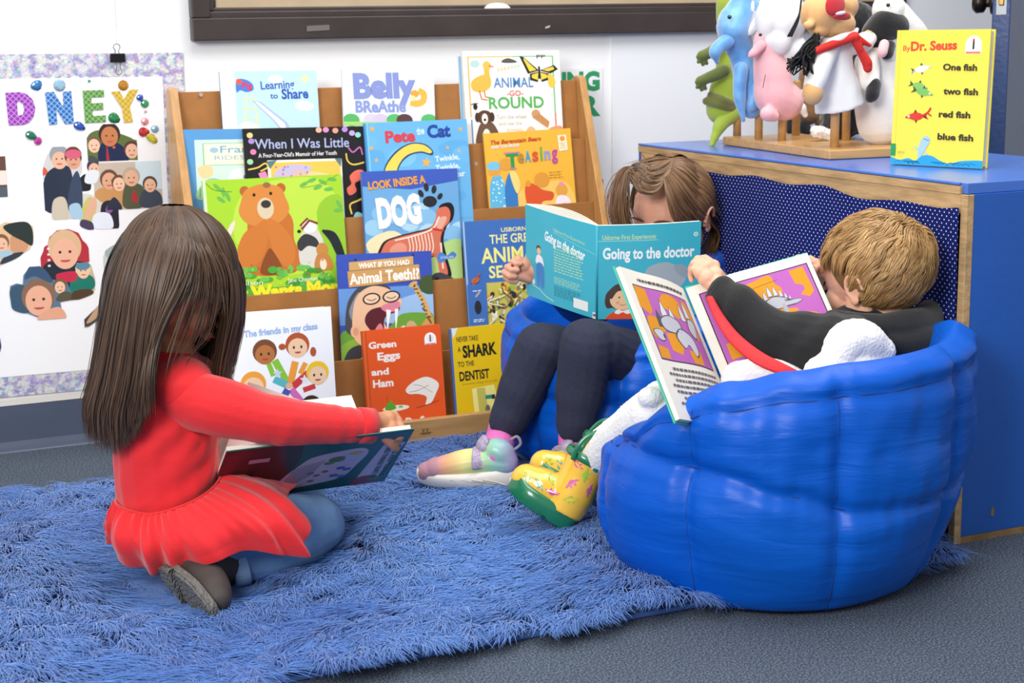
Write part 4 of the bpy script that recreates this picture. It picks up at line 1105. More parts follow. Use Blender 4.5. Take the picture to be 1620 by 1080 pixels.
photo([(152, 262), (254, 254), (257, 328), (186, 331), (178, 318), (150, 316)], ('#c9b7a6', d3))
def d4(A):
    pb(A, [(124, 300), (128, 280), (140, 276), (142, 300)], '#20222a'); face(A, 149, 267, 20, '#e6b79a', '#39324c'); pb(A, [(134, 288), (140, 270), (156, 272), (150, 290)], '#e3e6ea')
photo([(119, 306), (128, 284), (136, 262), (146, 256), (156, 262), (154, 275), (143, 287), (140, 305), (130, 312)], ('#eef0f2', d4))
def d5(A):
    pb(A, [(128, 350), (130, 325), (145, 312), (150, 350)], '#c9c46a'); pb(A, [(132, 345), (140, 318), (152, 314), (150, 335)], '#e2b18f'); pb(A, [(158, 350), (160, 325), (172, 318), (186, 325), (186, 360), (165, 360)], '#2a2434'); pb(A, [(146, 358), (148, 338), (172, 338), (176, 360)], '#e4eaf2'); pb(A, [(125, 355), (128, 345), (144, 350), (144, 362)], '#4a3f5c'); pb(A, [(166, 332), (174, 322), (180, 330), (172, 338)], '#8a5a9c')
photo([(112, 320), (126, 305), (146, 308), (160, 320), (176, 318), (187, 326), (187, 361), (146, 361), (128, 350), (116, 335)], ('#d9d2c4', d5))
def d6(A):
    A.rect(0, 0, 1, 1, '#6a4a3c'); A.rect(0, .35, 1, .7, '#efe2d6'); A.rect(0, .75, 1, 1, '#55606a')
photo([(-8, 250), (8, 247), (11, 310), (-8, 312)], ('#6a4a3c', d6))
def d7(A):
    pb(A, [(0, 375), (4, 362), (12, 358), (24, 364), (28, 380), (24, 398), (2, 410)], '#e5bd92'); face(A, 4, 385, 22, '#efbfa0', '#8a5f44'); pb(A, [(18, 400), (18, 375), (30, 372), (44, 385), (40, 398), (26, 402)], '#d39a74'); pb(A, [(8, 358), (22, 352), (44, 352), (52, 366), (50, 390), (36, 382), (20, 372)], '#2d3a36'); pb(A, [(0, 418), (10, 404), (36, 400), (24, 410)], '#38404c'); pb(A, [(-4, 409), (0, 398), (14, 396), (20, 402)], '#a9c8d8')
photo([(-8, 360), (8, 351), (24, 353), (38, 350), (52, 358), (53, 376), (47, 394), (25, 408), (0, 420), (-8, 420)], ('#e5c9a0', d7))
def d8(A):
    pb(A, [(66, 422), (70, 395), (80, 385), (134, 382), (138, 420)], '#b83240'); pb(A, [(66, 440), (72, 415), (100, 412), (140, 420), (138, 460), (90, 462)], '#24303a'); face(A, 104, 398, 50, '#edb598', '#dcb78e'); pb(A, [(88, 440), (90, 432), (118, 430), (118, 445), (92, 445)], '#c8324c')
    for i in range(4): A.rect(*A.f(76 + 0, 390 + i * 9), *A.f(80, 393 + i * 9), '#efe6e6')
photo([(65, 424), (74, 412), (75, 388), (78, 375), (90, 364), (108, 362), (124, 368), (134, 386), (138, 410), (142, 425), (128, 450), (100, 462), (80, 455)], ('#b83240', d8))
def d9(A):
    pb(A, [(112, 465), (114, 440), (126, 432), (146, 438), (149, 455), (130, 468)], '#1f7a68'); face(A, 133, 428, 22, '#efc8a4', '#e3cfa4', '#5c8aa0'); pb(A, [(110, 474), (118, 460), (140, 458), (146, 466), (120, 475)], '#54402c')
photo([(122, 420), (132, 415), (144, 419), (150, 440), (150, 458), (138, 468), (118, 474), (108, 474), (111, 455)], ('#c9b79a', d9))
def d10(A):
    pb(A, [(16, 470), (16, 455), (26, 448), (40, 452), (44, 490), (20, 486)], '#3d5a70'); face(A, 60, 472, 50, '#edb294', '#8a6a54'); pb(A, [(56, 503), (66, 492), (92, 486), (102, 503), (80, 505)], '#e6a98a'); pb(A, [(40, 440), (50, 420), (70, 424), (84, 445), (76, 446), (56, 436)], '#3c5876'); face(A, 95, 455, 20, '#f0c4a4', '#7a5a40'); pb(A, [(88, 476), (96, 464), (110, 464), (112, 476)], '#5e5640')
photo([(15, 466), (16, 452), (26, 448), (36, 450), (37, 435), (46, 423), (58, 421), (70, 427), (82, 442), (94, 443), (106, 447), (112, 460), (111, 474), (95, 478), (101, 502), (88, 504), (60, 502), (30, 490), (18, 478)], ('#5c7a94', d10))
def d11(A):
    pb(A, [(166, 400), (174, 390), (192, 384), (196, 400), (182, 420)], '#9fb0aa'); pb(A, [(168, 430), (176, 405), (186, 420), (180, 440)], '#dfe4e2')
photo([(163, 405), (172, 392), (196, 382), (200, 410), (184, 430), (172, 440), (164, 424)], ('#c6cfca', d11))
def d12(A): pb(A, [(136, 510), (158, 480), (166, 484), (150, 505)], '#c4a07c'); pb(A, [(136, 518), (160, 498), (166, 500), (150, 510)], '#404a44')
photo([(133, 505), (165, 474), (170, 490), (150, 508), (134, 518)], ('#4a4038', d12))
photo([(-8, 530), (0, 535), (2, 548), (0, 556), (-8, 560)], ('#2c3470', lambda A: None))

# foil letters D N E Y and a part of what stands before them
m_foil = mk_attr('foil_letter', .25, coat=.6)
def letter(polys, c, c2, holes=()):
    """polys in pixels of the photo, laid on the sheet"""
    P = [[wxy(*p) for p in poly] for poly in polys]
    V = []; F = []; 
    allp = [[Vector((a, b, 0)) for a, b in q] for q in P]
    tri = tessellate_polygon(allp)
    flat = [p for q in P for p in q]
    top = [WO + PU * a + PD * b + PN * 0.0022 for a, b in flat]; bot = [WO + PU * a + PD * b + PN * 0.0003 for a, b in flat]
    mb = MB(); n = len(flat)
    fs = []
    for t in tri:
        a = (top[t[1]] - top[t[0]]).cross(top[t[2]] - top[t[0]])
        fs.append(tuple(t) if a.dot(PN) > 0 else tuple(reversed(t)))
    mb.add(top, fs, hexc(c))
    k = 0
    for q in P:
        m = len(q)
        for i in range(m):
            a, b_ = k + i, k + (i + 1) % m
            mb.add([top[a], top[b_], bot[b_], bot[a]], [(0, 1, 2, 3)], hexc(c))
        k += m
    o = mb.build('foil_letter', LM[c], poster)
def foil_mat(c, c2):
    m, nt, b = mat_new('foil_' + c[1:])
    tc = nt.nodes.new('ShaderNodeTexCoord'); sp = nt.nodes.new('ShaderNodeSeparateXYZ'); nt.links.new(tc.outputs['Object'], sp.inputs[0])
    def M(op, a, b2=None):
        n = nt.nodes.new('ShaderNodeMath'); n.operation = op
        for i, v in enumerate((a, b2)):
            if v is None: continue
            if isinstance(v, (int, float)): n.inputs[i].default_value = v
            else: nt.links.new(v, n.inputs[i])
        return n.outputs[0]
    s1 = M('MULTIPLY', M('ADD', sp.outputs['X'], sp.outputs['Z']), 85.0); s2 = M('MULTIPLY', M('SUBTRACT', sp.outputs['X'], sp.outputs['Z']), 85.0)
    f1 = M('ABSOLUTE', M('SUBTRACT', M('FRACT', s1), .5)); f2 = M('ABSOLUTE', M('SUBTRACT', M('FRACT', s2), .5))
    g = M('GREATER_THAN', M('MAXIMUM', f1, f2), .41)
    mx = nt.nodes.new('ShaderNodeMix'); mx.data_type = 'RGBA'; mx.inputs['A'].default_value = (*hexc(c), 1); mx.inputs['B'].default_value = (*hexc(c2), 1)
    nt.links.new(g, mx.inputs['Factor']); nt.links.new(mx.outputs['Result'], b.inputs['Base Color'])
    b.inputs['Roughness'].default_value = .3; b.inputs['Metallic'].default_value = .25; b.inputs['Coat Weight'].default_value = .4
    return m
LM = {c: foil_mat(c, c2) for c, c2 in (('#a53cc0', '#dba4ea'), ('#2f74c8', '#a8d2f0'), ('#5c9a44', '#a8d08c'), ('#d8b02c', '#f0d878'))}
def Lz(pts): return [(x / 3.6, 60 + y / 3.6) for x, y in pts]
letter([Lz([(30, 312), (110, 308), (150, 318), (185, 350), (200, 400), (190, 450), (165, 482), (130, 494), (50, 497)]), Lz([(95, 362), (110, 360), (130, 375), (138, 405), (130, 435), (100, 444)])], '#a53cc0', 0)
letter([Lz([(256, 310), (305, 306), (360, 395), (358, 306), (404, 302), (420, 486), (370, 490), (318, 400), (326, 490), (280, 494)])], '#2f74c8', 0)
letter([Lz([(470, 300), (590, 296), (592, 335), (518, 338), (520, 372), (585, 368), (588, 408), (524, 412), (528, 444), (602, 440), (602, 478), (484, 484)])], '#5c9a44', 0)
letter([Lz([(632, 306), (680, 302), (706, 350), (735, 296), (786, 292), (738, 390), (756, 478), (706, 482), (694, 400)])], '#d8b02c', 0)
letter([[(-12, 148), (-4, 147), (-3, 196), (-12, 197)]], '#a53cc0', 0)
# stick-on gems
def gem(px, py, rx, ry, c, rot=0, drop=False):
    cx, cy = wxy(px, py); sx = rx * 0.00142; sy = ry * 0.00142
    r = math.radians(rot)
    mb = MB(); vs = []
    n = 10
    for (k, hgt_) in ((1.0, 0.0002), (.72, .0032), (.4, .0042)):
        for i in range(n):
            a = 2 * PI * i / n + .3
            q = 1.0
            if drop: q = .75 + .4 * max(0, math.cos(a)) ** 2
            x = math.cos(a) * sx * k * q; y = math.sin(a) * sy * k
            vs.append(WO + PU * (cx + x * math.cos(r) - y * math.sin(r)) + PD * (cy + x * math.sin(r) + y * math.cos(r)) + PN * (0.0009 + hgt_))
    fs = []
    for L in (0, 1):
        for i in range(n): fs.append((L * n + i, L * n + (i + 1) % n, (L + 1) * n + (i + 1) % n, (L + 1) * n + i))
    fs.append(tuple(range(2 * n, 3 * n)))
    fs = [f[::-1] if (vs[f[1]] - vs[f[0]]).cross(vs[f[2]] - vs[f[0]]).dot(PN) < 0 else f for f in fs]
    mb.add(vs, fs); mb.build('stick_on_gem', mk('acrylic_gem', c, .08, metal=.35, spec=.8, coat=1.0), poster)
for g in ((57, 134, 8, 9, '#3f86c8', 60, True), (94, 135, 9, 9, '#a8cfe8'), (141, 128, 2.2, 2.2, '#2a9a74'), (195, 135, 8, 8, '#c88a1c'), (221, 154, 6, 5.5, '#2450b8', 60, True), (229, 164, 6.5, 6.5, '#3a9a60'), (230, 176, 2.2, 2.2, '#e8a4b0'), (179, 186, 10, 8, '#1f8a4c', 30, True), (124, 199, 10, 6.5, '#2a56b4', 30, True), (48, 214, 10, 6.5, '#1e7a5c', 30, True), (60, 223, 6, 6.5, '#c83a9c', 20), (229, 192, 6, 6, '#ee9aa4'), (226, 209, 9, 7.5, '#c8262c', 0, True), (245, 204, 6, 6, '#8ac0dc'), (240, 219, 10, 6.5, '#d8cf3c', 40)):
    gem(*g)

# binder clip with a loop of string to the wall
m_clip = mk('black_clip_steel', '#17171a', .3, spec=.6); m_wire = mk('clip_wire', '#4a4c50', .3, metal=.9)
c = at(186, 91, Y=YW - 0.014)
clip = thing('binder_clip', 'black binder clip gripping the top edge of the glittery poster', 'clip', c)
mb = MB()
vs = []
for x in (-0.0165, 0.0165):
    for (dy, dz) in ((-0.001, -0.010), (-0.0045, 0.0085), (0.0045, 0.0085), (0.001, -0.010)):
        k = .92 if dz > 0 else 1
        vs.append((c.x + x * k, c.y + dy, c.z + dz))
mb.add(vs, [(0, 3, 2, 1), (4, 5, 6, 7), (0, 1, 5, 4), (1, 2, 6, 5), (2, 3, 7, 6), (3, 0, 4, 7)])
mb.build('clip_body', m_clip, clip, bevel=0.0012)
def loop(pts, par, nm, yy): MB().tube([(c.x + x * .0011, c.y + yy, c.z + z * .0011) for x, z in pts], 0.0008, 8).build(nm, m_wire, par, smooth=True)
loop([(-4, 8), (-3, 13), (-6.5, 19), (-5, 24), (0, 26), (5, 24), (6.5, 19), (3, 13), (4, 8)], clip, 'wire_handle', .003)
loop([(-6, -9), (-3, -18), (-6, -27), (-4, -31), (0, -33), (4, -31), (6, -27), (3, -18), (6, -9)], clip, 'wire_handle', -.004)
MB().tube([c + Vector((0, .003, .03)), c + Vector((0.003, .01, .06)), c + Vector((0.006, .0125, .3))], 0.0004, 6).build('hanging_thread', mk('grey_thread', '#b4b4b8', .6), clip)

# ================================================================= sign behind the rack, green letters
sx1 = at(954, 110, Y=YW - .007).x; szt = at(930, 108, Y=YW - .007).z; szb = szt - 0.46
sign = thing('hanging_sign', 'white wall sign with green capitals, mostly hidden behind the rack', 'sign', (sx1 - .16, YW, szb))
SO = Vector((sx1 - .36, YW - .0045, szt))
MB().box((SO.x, YW - .0045, szb), (sx1, YW - .0041, szt)).build('sign_sheet', mk('laminated_paper', '#ecedef', .35), sign)
A = Art(.36, szt - szb)
gx = lambda px: (at(px, 150, Y=YW - .005).x - SO.x) / .36
gy = lambda py: (SO.z - at(930, py, Y=YW - .005).z) / (szt - szb)
A.text('ING', gx(889), gx(949), gy(142), gy(142) - gy(114), '#2f9460', bold=.05); A.text('ER', gx(893), gx(950), gy(182), gy(182) - gy(152), '#2f9460', bold=.05)
A.poly([(gx(916), gy(285)), (gx(954), gy(285)), (gx(955), gy(300)), (gx(916), gy(300))], '#4a1f3c')
A.emit(SO, Vector((1, 0, 0)), Vector((0, 0, -1)), Vector((0, -1, 0)), sign, names=('sign_mark', 'sign_lettering'))
# ================================================================= puppet stand and hand puppets on the cabinet
m_birch = mk('varnished_birch', '#d3a468', .4, bump=.12, bscale=20, var=.16, vscale=10, stretch=(1, 7, 7), coat=.25)
CT = CZ + 0.0006
s0 = at(1143, 229, Z=CT); s1 = at(1312, 253, Z=CT); s2 = at(1408, 244, Z=CT)
# rectangle: long side along s0-s1, short side along s1-s2
lu = (s0 - s1).normalized(); su = (s2 - s1).normalized(); su = (su - lu * su.dot(lu)).normalized()
LL = (s0 - s1).length; SS = 0.19
st = thing('puppet_stand', 'pale wooden peg stand carrying hand puppets on the blue cabinet', 'puppet stand', s1 + lu * (LL / 2) + su * (SS / 2))
MB().obox(s1, lu * LL, su * SS, Vector((0, 0, .0185))).build('base_board', m_birch, st, bevel=.003)
PEG = {}
def peg(name, px, py, h=.13):
    q = at(px, py, Z=CT + .0185)
    MB().tube([q - Vector((0, 0, .004)), q + Vector((0, 0, h - .004)), q + Vector((0, 0, h))], [.0088, .0088, .006], 20).build('peg', m_birch, st, smooth=True)
    PEG[name] = q
for nm, px, py, h in (('a', 1166, 214, .12), ('b', 1200, 219, .14), ('c', 1237, 222, .14), ('d', 1259, 214, .12), ('e', 1295, 199, .13), ('f', 1320, 233, .13), ('g', 1338, 222, .15), ('h', 1383, 228, .15)):
    peg(nm, px, py, h)
def plush(c, **k): return mk('plush_' + c[1:], c, .95, bump=.5, bscale=500, sheen=.5, **k)
m_eye = mk('black_bead', '#0d0d10', .12, spec=.9)
CAMD = Vector((-.55, -.8, .1)).normalized()   # side of the puppets that faces the room
def V3(px, py, Y): return at(px, py, Y=Y)

# --- green dragon puppet
Yg = PEG['a'].y + .02
dr = thing('hand_puppet', 'green crocodile-like hand puppet hanging at the left end of the peg stand', 'hand puppet', V3(1150, 215, Yg), 'hand puppets on the peg stand')
mb = MB()
mb.chain([(V3(1150, 62, Yg), .020), (V3(1152, 110, Yg), .028), (V3(1146, 145, Yg), .034), (V3(1142, 172, Yg), .036)])
organic(mb, 'body', plush('#a3ba3e'), dr, .003, 4)
mb = MB(); mb.chain([(V3(1160, 175, Yg - .01), .024), (V3(1141, 196, Yg - .025), .016), (V3(1132, 214, Yg - .03), .010), (V3(1126, 229, Yg - .035), .006)])
organic(mb, 'tail', plush('#a3ba3e'), dr, .0025, 3)
mb = MB(); mb.chain([(V3(1117, 160, Yg), .009), (V3(1140, 166, Yg - .03), .010), (V3(1164, 176, Yg - .02), .011)]); mb.chain([(V3(1124, 150, Yg), .008), (V3(1142, 158, Yg - .032), .01), (V3(1164, 168, Yg - .02), .011)])
organic(mb, 'skirt_trim', plush('#6f7434'), dr, .003, 4)
for pts in ([(1140, 70), (1125, 82), (1110, 88)], [(1145, 112), (1128, 120), (1108, 128)]):
    mb = MB(); q = [V3(*p, Yg - .035) for p in pts]
    mb.chain([(q[0], .014), (q[1], .013), (q[2], .011)])
    for dx, dy in ((-5, 10), (2, 14), (8, 12), (-6, 2)):
        e_ = V3(pts[2][0] + dx, pts[2][1] + dy, Yg - .035); mb.chain([(q[2], .007), (e_, .0045)])
    organic(mb, 'arm', plush('#5f6b2c'), dr, .002, 3)
mb = MB(); mb.chain([(V3(1150, 30, Yg), .024), (V3(1152, 2, Yg - .01), .026), (V3(1160, -22, Yg - .02), .018)])
organic(mb, 'head', plush('#a3ba3e'), dr, .003, 4)

# --- blue velvet puppet with an open white mouth
Yb = PEG['b'].y
m_vel = mk('blue_velvet', '#4d94d6', .45, sheen=1.0, bump=.3, bscale=40, col2='#7cb8ea', vscale=22)
m_vel2 = mk('white_satin', '#dfe0e6', .4, sheen=.4)
bl = thing('hand_puppet', 'shiny blue velvet hand puppet with a pale open mouth, beside the green one', 'hand puppet', V3(1180, 200, Yb), 'hand puppets on the peg stand')
mb = MB()
mb.chain([(V3(1180, 12, Yb), .030), (V3(1160, 40, Yb - .01), .036), (V3(1170, 75, Yb), .030), (V3(1178, 105, Yb), .027), (V3(1184, 140, Yb), .028), (V3(1188, 168, Yb), .026)])
mb.chain([(V3(1165, 25, Yb - .01), .03), (V3(1175, 0, Yb - .01), .022), (V3(1176, -20, Yb - .01), .018)])
organic(mb, 'body', m_vel, bl, .003, 5, fn=lambda p, n: vnoise(p, 90, 1) * .0015)
for pts in ([(1150, 65), (1132, 80), (1134, 98)], [(1172, 110), (1170, 150), (1176, 190)], [(1195, 140), (1190, 165), (1186, 172)]):
    mb = MB(); q = [V3(*p, Yb - .022) for p in pts]; mb.chain([(q[0], .016), (q[1], .014), (q[2], .005)]); organic(mb, 'fin', m_vel, bl, .0025, 3)
# mouth: a pale folded sheet shell opening upward
def shell(name, pts, m, par, th=.004):
    vs = [Vector(p) for p in pts]; n = len(vs)
    nrm = Vector((0, 0, 0))
    for i in range(1, n - 1): nrm += (vs[i] - vs[0]).cross(vs[i + 1] - vs[0])
    nrm.normalize()
    if nrm.dot(CAMD) < 0: nrm = -nrm
    cen = sum(vs, Vector()) / n
    a = [v + nrm * th * .3 for v in vs] + [v - nrm * th for v in vs] + [cen + nrm * th * 2.2]
    fs = [(i, (i + 1) % n, 2 * n) for i in range(n)] + [tuple(range(n, 2 * n))] + [(i, n + i, n + (i + 1) % n, (i + 1) % n) for i in range(n)]
    o = MB().add(a, fs).build(name, m, par, smooth=True)
    bm = bmesh.new(); bm.from_mesh(o.data); bmesh.ops.recalc_face_normals(bm, faces=bm.faces); bm.to_mesh(o.data); bm.free()
    o.modifiers.new('s', 'SUBSURF').render_levels = 2; o.modifiers['s'].levels = 2
    return o
shell('upper_mouth', [V3(1186, -8, Yb - .03), V3(1178, 30, Yb - .034), V3(1176, 55, Yb - .036), V3(1190, 40, Yb - .03), V3(1202, 5, Yb - .02)], m_vel2, bl)
shell('lower_mouth', [V3(1174, 56, Yb - .037), V3(1190, 60, Yb - .038), V3(1206, 44, Yb - .036), V3(1222, 18, Yb - .03), V3(1206, 8, Yb - .026), V3(1190, 30, Yb - .03)], m_vel2, bl)
MB().ell(V3(1154, 27, Yb - .045), .0045).build('eye', m_eye, bl, smooth=True)

# --- pink pig with a white puffy hat
Yp = PEG['c'].y
pg = thing('hand_puppet', 'pink pig hand puppet wearing a puffy white hat', 'hand puppet', V3(1235, 190, Yp), 'hand puppets on the peg stand')
mb = MB()
mb.chain([(V3(1212, 62, Yp), .026), (V3(1213, 82, Yp), .029), (V3(1222, 120, Yp), .040), (V3(1226, 150, Yp), .044), (V3(1240, 160, Yp), .042)])
mb.ell(V3(1252, 158, Yp), (.022, .02, .024)); mb.ell(V3(1268, 150, Yp - .01), (.012, .012, .012))
mb.chain([(V3(1214, 180, Yp - .03), .016), (V3(1224, 184, Yp - .03), .012)])
organic(mb, 'body', plush('#f0b4bc'), pg, .003, 6)
mb = MB(); mb.chain([(V3(1204, 72, Yp - .02), .011), (V3(1192, 84, Yp - .022), .009), (V3(1187, 88, Yp - .022), .005)]); organic(mb, 'ear', plush('#eea8b2'), pg, .002, 3)
MB().ell(V3(1203, 55, Yp - .038), .0035).build('eye', m_eye, pg, smooth=True)
mb = MB(); 
mb.chain([(V3(1268, 170, Yp - .02), .01), (V3(1274, 182, Yp - .02), .006)]); organic(mb, 'sewn_tag', mk('white_tag', '#eeeeee', .7), pg, .002, 2)
mb = MB(); q = V3(1209, 126, Yp - .046); mb.tube([V3(1211, 118, Yp - .04), V3(1209, 128, Yp - .0435), V3(1207, 139, Yp - .0435)], .0007, 6); mb.build('seam', mk('dark_thread', '#3a2a30', .7), pg)
m_hat = mk('white_cotton', '#e9eaf0', .8, bump=.2, bscale=30, sheen=.2)
mb = MB()
mb.ell(V3(1238, 30, Yp - .01), (.052, .045, .058)); mb.ell(V3(1228, 60, Yp - .01), (.036, .036, .04)); mb.ell(V3(1250, 78, Yp - .005), (.036, .034, .034)); mb.ell(V3(1235, 5, Yp), (.045, .04, .04)); mb.ell(V3(1215, 30, Yp - .01), (.025, .03, .045))
organic(mb, 'puffy_hat', m_hat, pg, .003, 8, fn=lambda p, n: vnoise(p * np.array([1, 1, .35]), 110, 3) * .0022)

# --- person puppet in a white coat with red scarf and black yarn hair
Yr = PEG['f'].y
m_skin_p = mk('tan_felt', '#dfae74', .9, bump=.4, bscale=400, sheen=.3)
m_coat = mk('white_coat_cloth', '#eceae8', .85, bump=.5, bscale=45, sheen=.2)
pr = thing('hand_puppet', 'puppet in a white coat and red scarf with black yarn hair and open red mouth', 'hand puppet', V3(1330, 172, Yr), 'hand puppets on the peg stand')
mb = MB()
mb.tube(smooth_chain([V3(1326, 62, Yr), V3(1322, 85, Yr), V3(1321, 115, Yr), V3(1325, 145, Yr), V3(1330, 172, Yr)], None, 4), [(.024 + .026 * (i / 16) ** .8, .022 + .020 * (i / 16) ** .8) for i in range(17)], 32, flat=RV)
mb.chain([(V3(1308, 78, Yr - .015), .022), (V3(1298, 100, Yr - .03), .025), (V3(1292, 122, Yr - .035), .024), (V3(1288, 134, Yr - .036), .021)])
mb.chain([(V3(1350, 72, Yr - .01), .02), (V3(1368, 66, Yr - .01), .018), (V3(1376, 62, Yr), .014)])
organic(mb, 'white_coat', m_coat, pr, .003, 4, fn=lambda p, n: vnoise(p * np.array([1, 1, .45]), 85, 2) * .0026)
mb = MB(); mb.ell(V3(1286, 146, Yr - .038), (.021, .02, .025)); organic(mb, 'hand', m_skin_p, pr, .003, 2)
mb = MB(); mb.ell(V3(1373, 58, Yr - .005), (.012, .012, .013)); organic(mb, 'hand', m_skin_p, pr, .003, 2)
mb = MB()
mb.ell(V3(1300, 22, Yr - .01), (.043, .042, .04)); mb.ell(V3(1320, 38, Yr - .01), (.042, .04, .028)); mb.ell(V3(1330, 10, Yr - .004), (.034, .036, .03)); mb.ell(V3(1279, 40, Yr - .03), (.011, .011, .009)); mb.ell(V3(1296, 48, Yr - .02), (.02, .02, .012))
organic(mb, 'head', m_skin_p, pr, .003, 5)
m_red = mk('red_felt', '#bf2230', .85, sheen=.3)
shell('mouth_lining', [V3(1306, -12, Yr - .060), V3(1304, 23, Yr - .062), V3(1318, 28, Yr - .064), V3(1342, 17, Yr - .060), V3(1336, -12, Yr - .055)], m_red, pr, .005)
shell('lower_lip', [V3(1310, 27, Yr - .065), V3(1330, 21, Yr - .066), V3(1344, 17, Yr - .063), V3(1351, 31, Yr - .056), V3(1330, 34, Yr - .062)], m_red, pr, .003)
shell('tongue_patch', [V3(1316, 24, Yr - .070), V3(1330, 16, Yr - .071), V3(1341, 18, Yr - .068), V3(1335, 25, Yr - .069)], mk('pale_felt', '#efdfe4', .8), pr, .002)
mb = MB()
for (a, b_, r0, r1) in (((1292, 80), (1345, 60), .008, .009), ((1345, 60), (1352, 58), .009, .01), ((1352, 58), (1376, 72), .008, .004), ((1350, 58), (1360, 78), .009, .008), ((1360, 78), (1372, 100), .008, .010), ((1372, 100), (1373, 108), .01, .009)):
    mb.cap(V3(*a, Yr - .043), r0, V3(*b_, Yr - .045), r1)
organic(mb, 'red_scarf', mk('red_scarf_cloth', '#d42a22', .75, bump=.3, bscale=90), pr, .0025, 3)
mb = MB(); mb.chain([(V3(1312, 68, Yr - .035), .009), (V3(1330, 60, Yr - .045), .008), (V3(1350, 52, Yr - .03), .007), (V3(1356, 46, Yr - .02), .004)]); organic(mb, 'collar', m_coat, pr, .0025, 2)
m_yarn = mk('black_yarn', '#0f0f13', .7, bump=.6, bscale=500)
rr = random.Random(21)
mb = MB()
for i in range(70):
    a = V3(1293 + rr.uniform(-6, 4), 58 + rr.uniform(-6, 8), Yr - .03 + rr.uniform(-.012, .02))
    e1 = V3(1275 + rr.uniform(-10, 14), 84 + rr.uniform(-10, 10), Yr - .045 + rr.uniform(-.01, .03))
    e2 = V3(1262 + rr.uniform(-18, 26), 108 + rr.uniform(-18, 12), Yr - .045 + rr.uniform(-.012, .03))
    mb.tube(smooth_chain([a, e1, e2], None, 4), .0017, 5)
for i in range(3): mb.tube(smooth_chain([V3(1268, -4 + i, Yr - .04), V3(1265, 20, Yr - .042), V3(1262 - i * 2, 36, Yr - .042), V3(1252 - i * 3, 58, Yr - .045)], None, 5), .0016, 6)
mb.build('yarn_hair', m_yarn, pr, smooth=True)

# --- black and white puppet behind (skunk-like) and the cow
Yk = PEG['g'].y + .05
sk = thing('hand_puppet', 'black furry hand puppet half hidden behind the white-coated one', 'hand puppet', V3(1330, 215, Yk), 'hand puppets on the peg stand')
mb = MB(); mb.chain([(V3(1358, 30, Yk), .036), (V3(1362, 55, Yk), .030), (V3(1345, 120, Yk), .042), (V3(1338, 170, Yk), .052), (V3(1334, 190, Yk), .050)])
mb.chain([(V3(1372, 100, Yk - .06), .013), (V3(1368, 118, Yk - .085), .015), (V3(1366, 128, Yk - .085), .013)])
organic(mb, 'body', plush('#121214'), sk, .003, 4, fn=lambda p, n: vnoise(p, 300, 6) * .001)
mb = MB(); mb.chain([(V3(1292, 208, Yk - .035), .013), (V3(1312, 214, Yk - .035), .013)]); mb.chain([(V3(1350, 214, Yk - .03), .01), (V3(1372, 218, Yk - .03), .01)])
organic(mb, 'white_paw', plush('#eeeeec'), sk, .0025, 2, fn=lambda p, n: vnoise(p, 600, 7) * .002)
bd = thing('hand_puppet', 'dark brown and black hand puppet at the back, between the pig and the white coat', 'hand puppet', V3(1265, 210, Yk), 'hand puppets on the peg stand')
Yd = PEG['e'].y + .02
mb = MB(); mb.chain([(V3(1283, 120, Yd), .03), (V3(1284, 160, Yd), .032), (V3(1280, 178, Yd), .030)]); organic(mb, 'body', plush('#9a6a3c'), bd, .003, 3)
mb = MB(); mb.chain([(V3(1253, 190, Yd), .014), (V3(1252, 205, Yd), .014)]); mb.chain([(V3(1272, 200, Yd), .015), (V3(1274, 206, Yd), .015)]); organic(mb, 'foot', plush('#17171b'), bd, .003, 3)
mb = MB(); mb.chain([(V3(1300, -14, Yd), .03), (V3(1330, -8, Yd + .02), .028)]); organic(mb, 'head', plush('#a4703c'), bd, .003, 3)
Yc = PEG['h'].y
cw = thing('hand_puppet', 'white cow puppet with a black eye patch, behind the yellow book', 'hand puppet', V3(1390, 205, Yc), 'hand puppets on the peg stand')
m_cw = plush('#efeae4')
mb = MB()
mb.chain([(V3(1400, 70, Yc), .035), (V3(1388, 110, Yc), .045), (V3(1392, 160, Yc), .052), (V3(1394, 192, Yc), .05)])
mb.ell(V3(1406, 16, Yc - .01), (.032, .035, .036)); mb.chain([(V3(1414, 22, Yc - .01), .031), (V3(1440, 45, Yc - .02), .026), (V3(1452, 58, Yc - .02), .024)])
mb.chain([(V3(1372, 100, Yc - .02), .026), (V3(1376, 130, Yc - .05), .02)])
organic(mb, 'body', m_cw, cw, .003, 5)
m_ck = plush('#101012')
mb = MB(); mb.ell(V3(1400, 48, Yc - .012), (.035, .034, .024)); mb.chain([(V3(1385, 52, Yc), .028), (V3(1398, 36, Yc - .02), .026), (V3(1418, 38, Yc - .025), .024), (V3(1428, 50, Yc - .012), .02)]); mb.ell(V3(1388, 68, Yc), (.03, .034, .02))
organic(mb, 'black_patch', m_ck, cw, .003, 5)
mb = MB(); mb.chain([(V3(1408, 72, Yc - .045), .011), (V3(1404, 84, Yc - .05), .012), (V3(1400, 90, Yc - .05), .006)]); organic(mb, 'ear', m_ck, cw, .0025, 2)
mb = MB(); mb.chain([(V3(1399, 70, Yc - .05), .010), (V3(1396, 82, Yc - .056), .0105), (V3(1395, 88, Yc - .056), .005)]); organic(mb, 'inner_ear', plush('#eeb8ba'), cw, .0025, 2)
mb = MB(); mb.chain([(V3(1383, 134, Yc - .062), .014), (V3(1380, 148, Yc - .066), .0145), (V3(1377, 154, Yc - .066), .011)]); organic(mb, 'hoof', m_ck, cw, .0025, 2)
MB().ell(V3(1405, 8, Yc - .046), .004).build('eye', m_eye, cw, smooth=True); MB().ell(V3(1423, 3, Yc - .035), .004).build('eye', m_eye, cw, smooth=True)
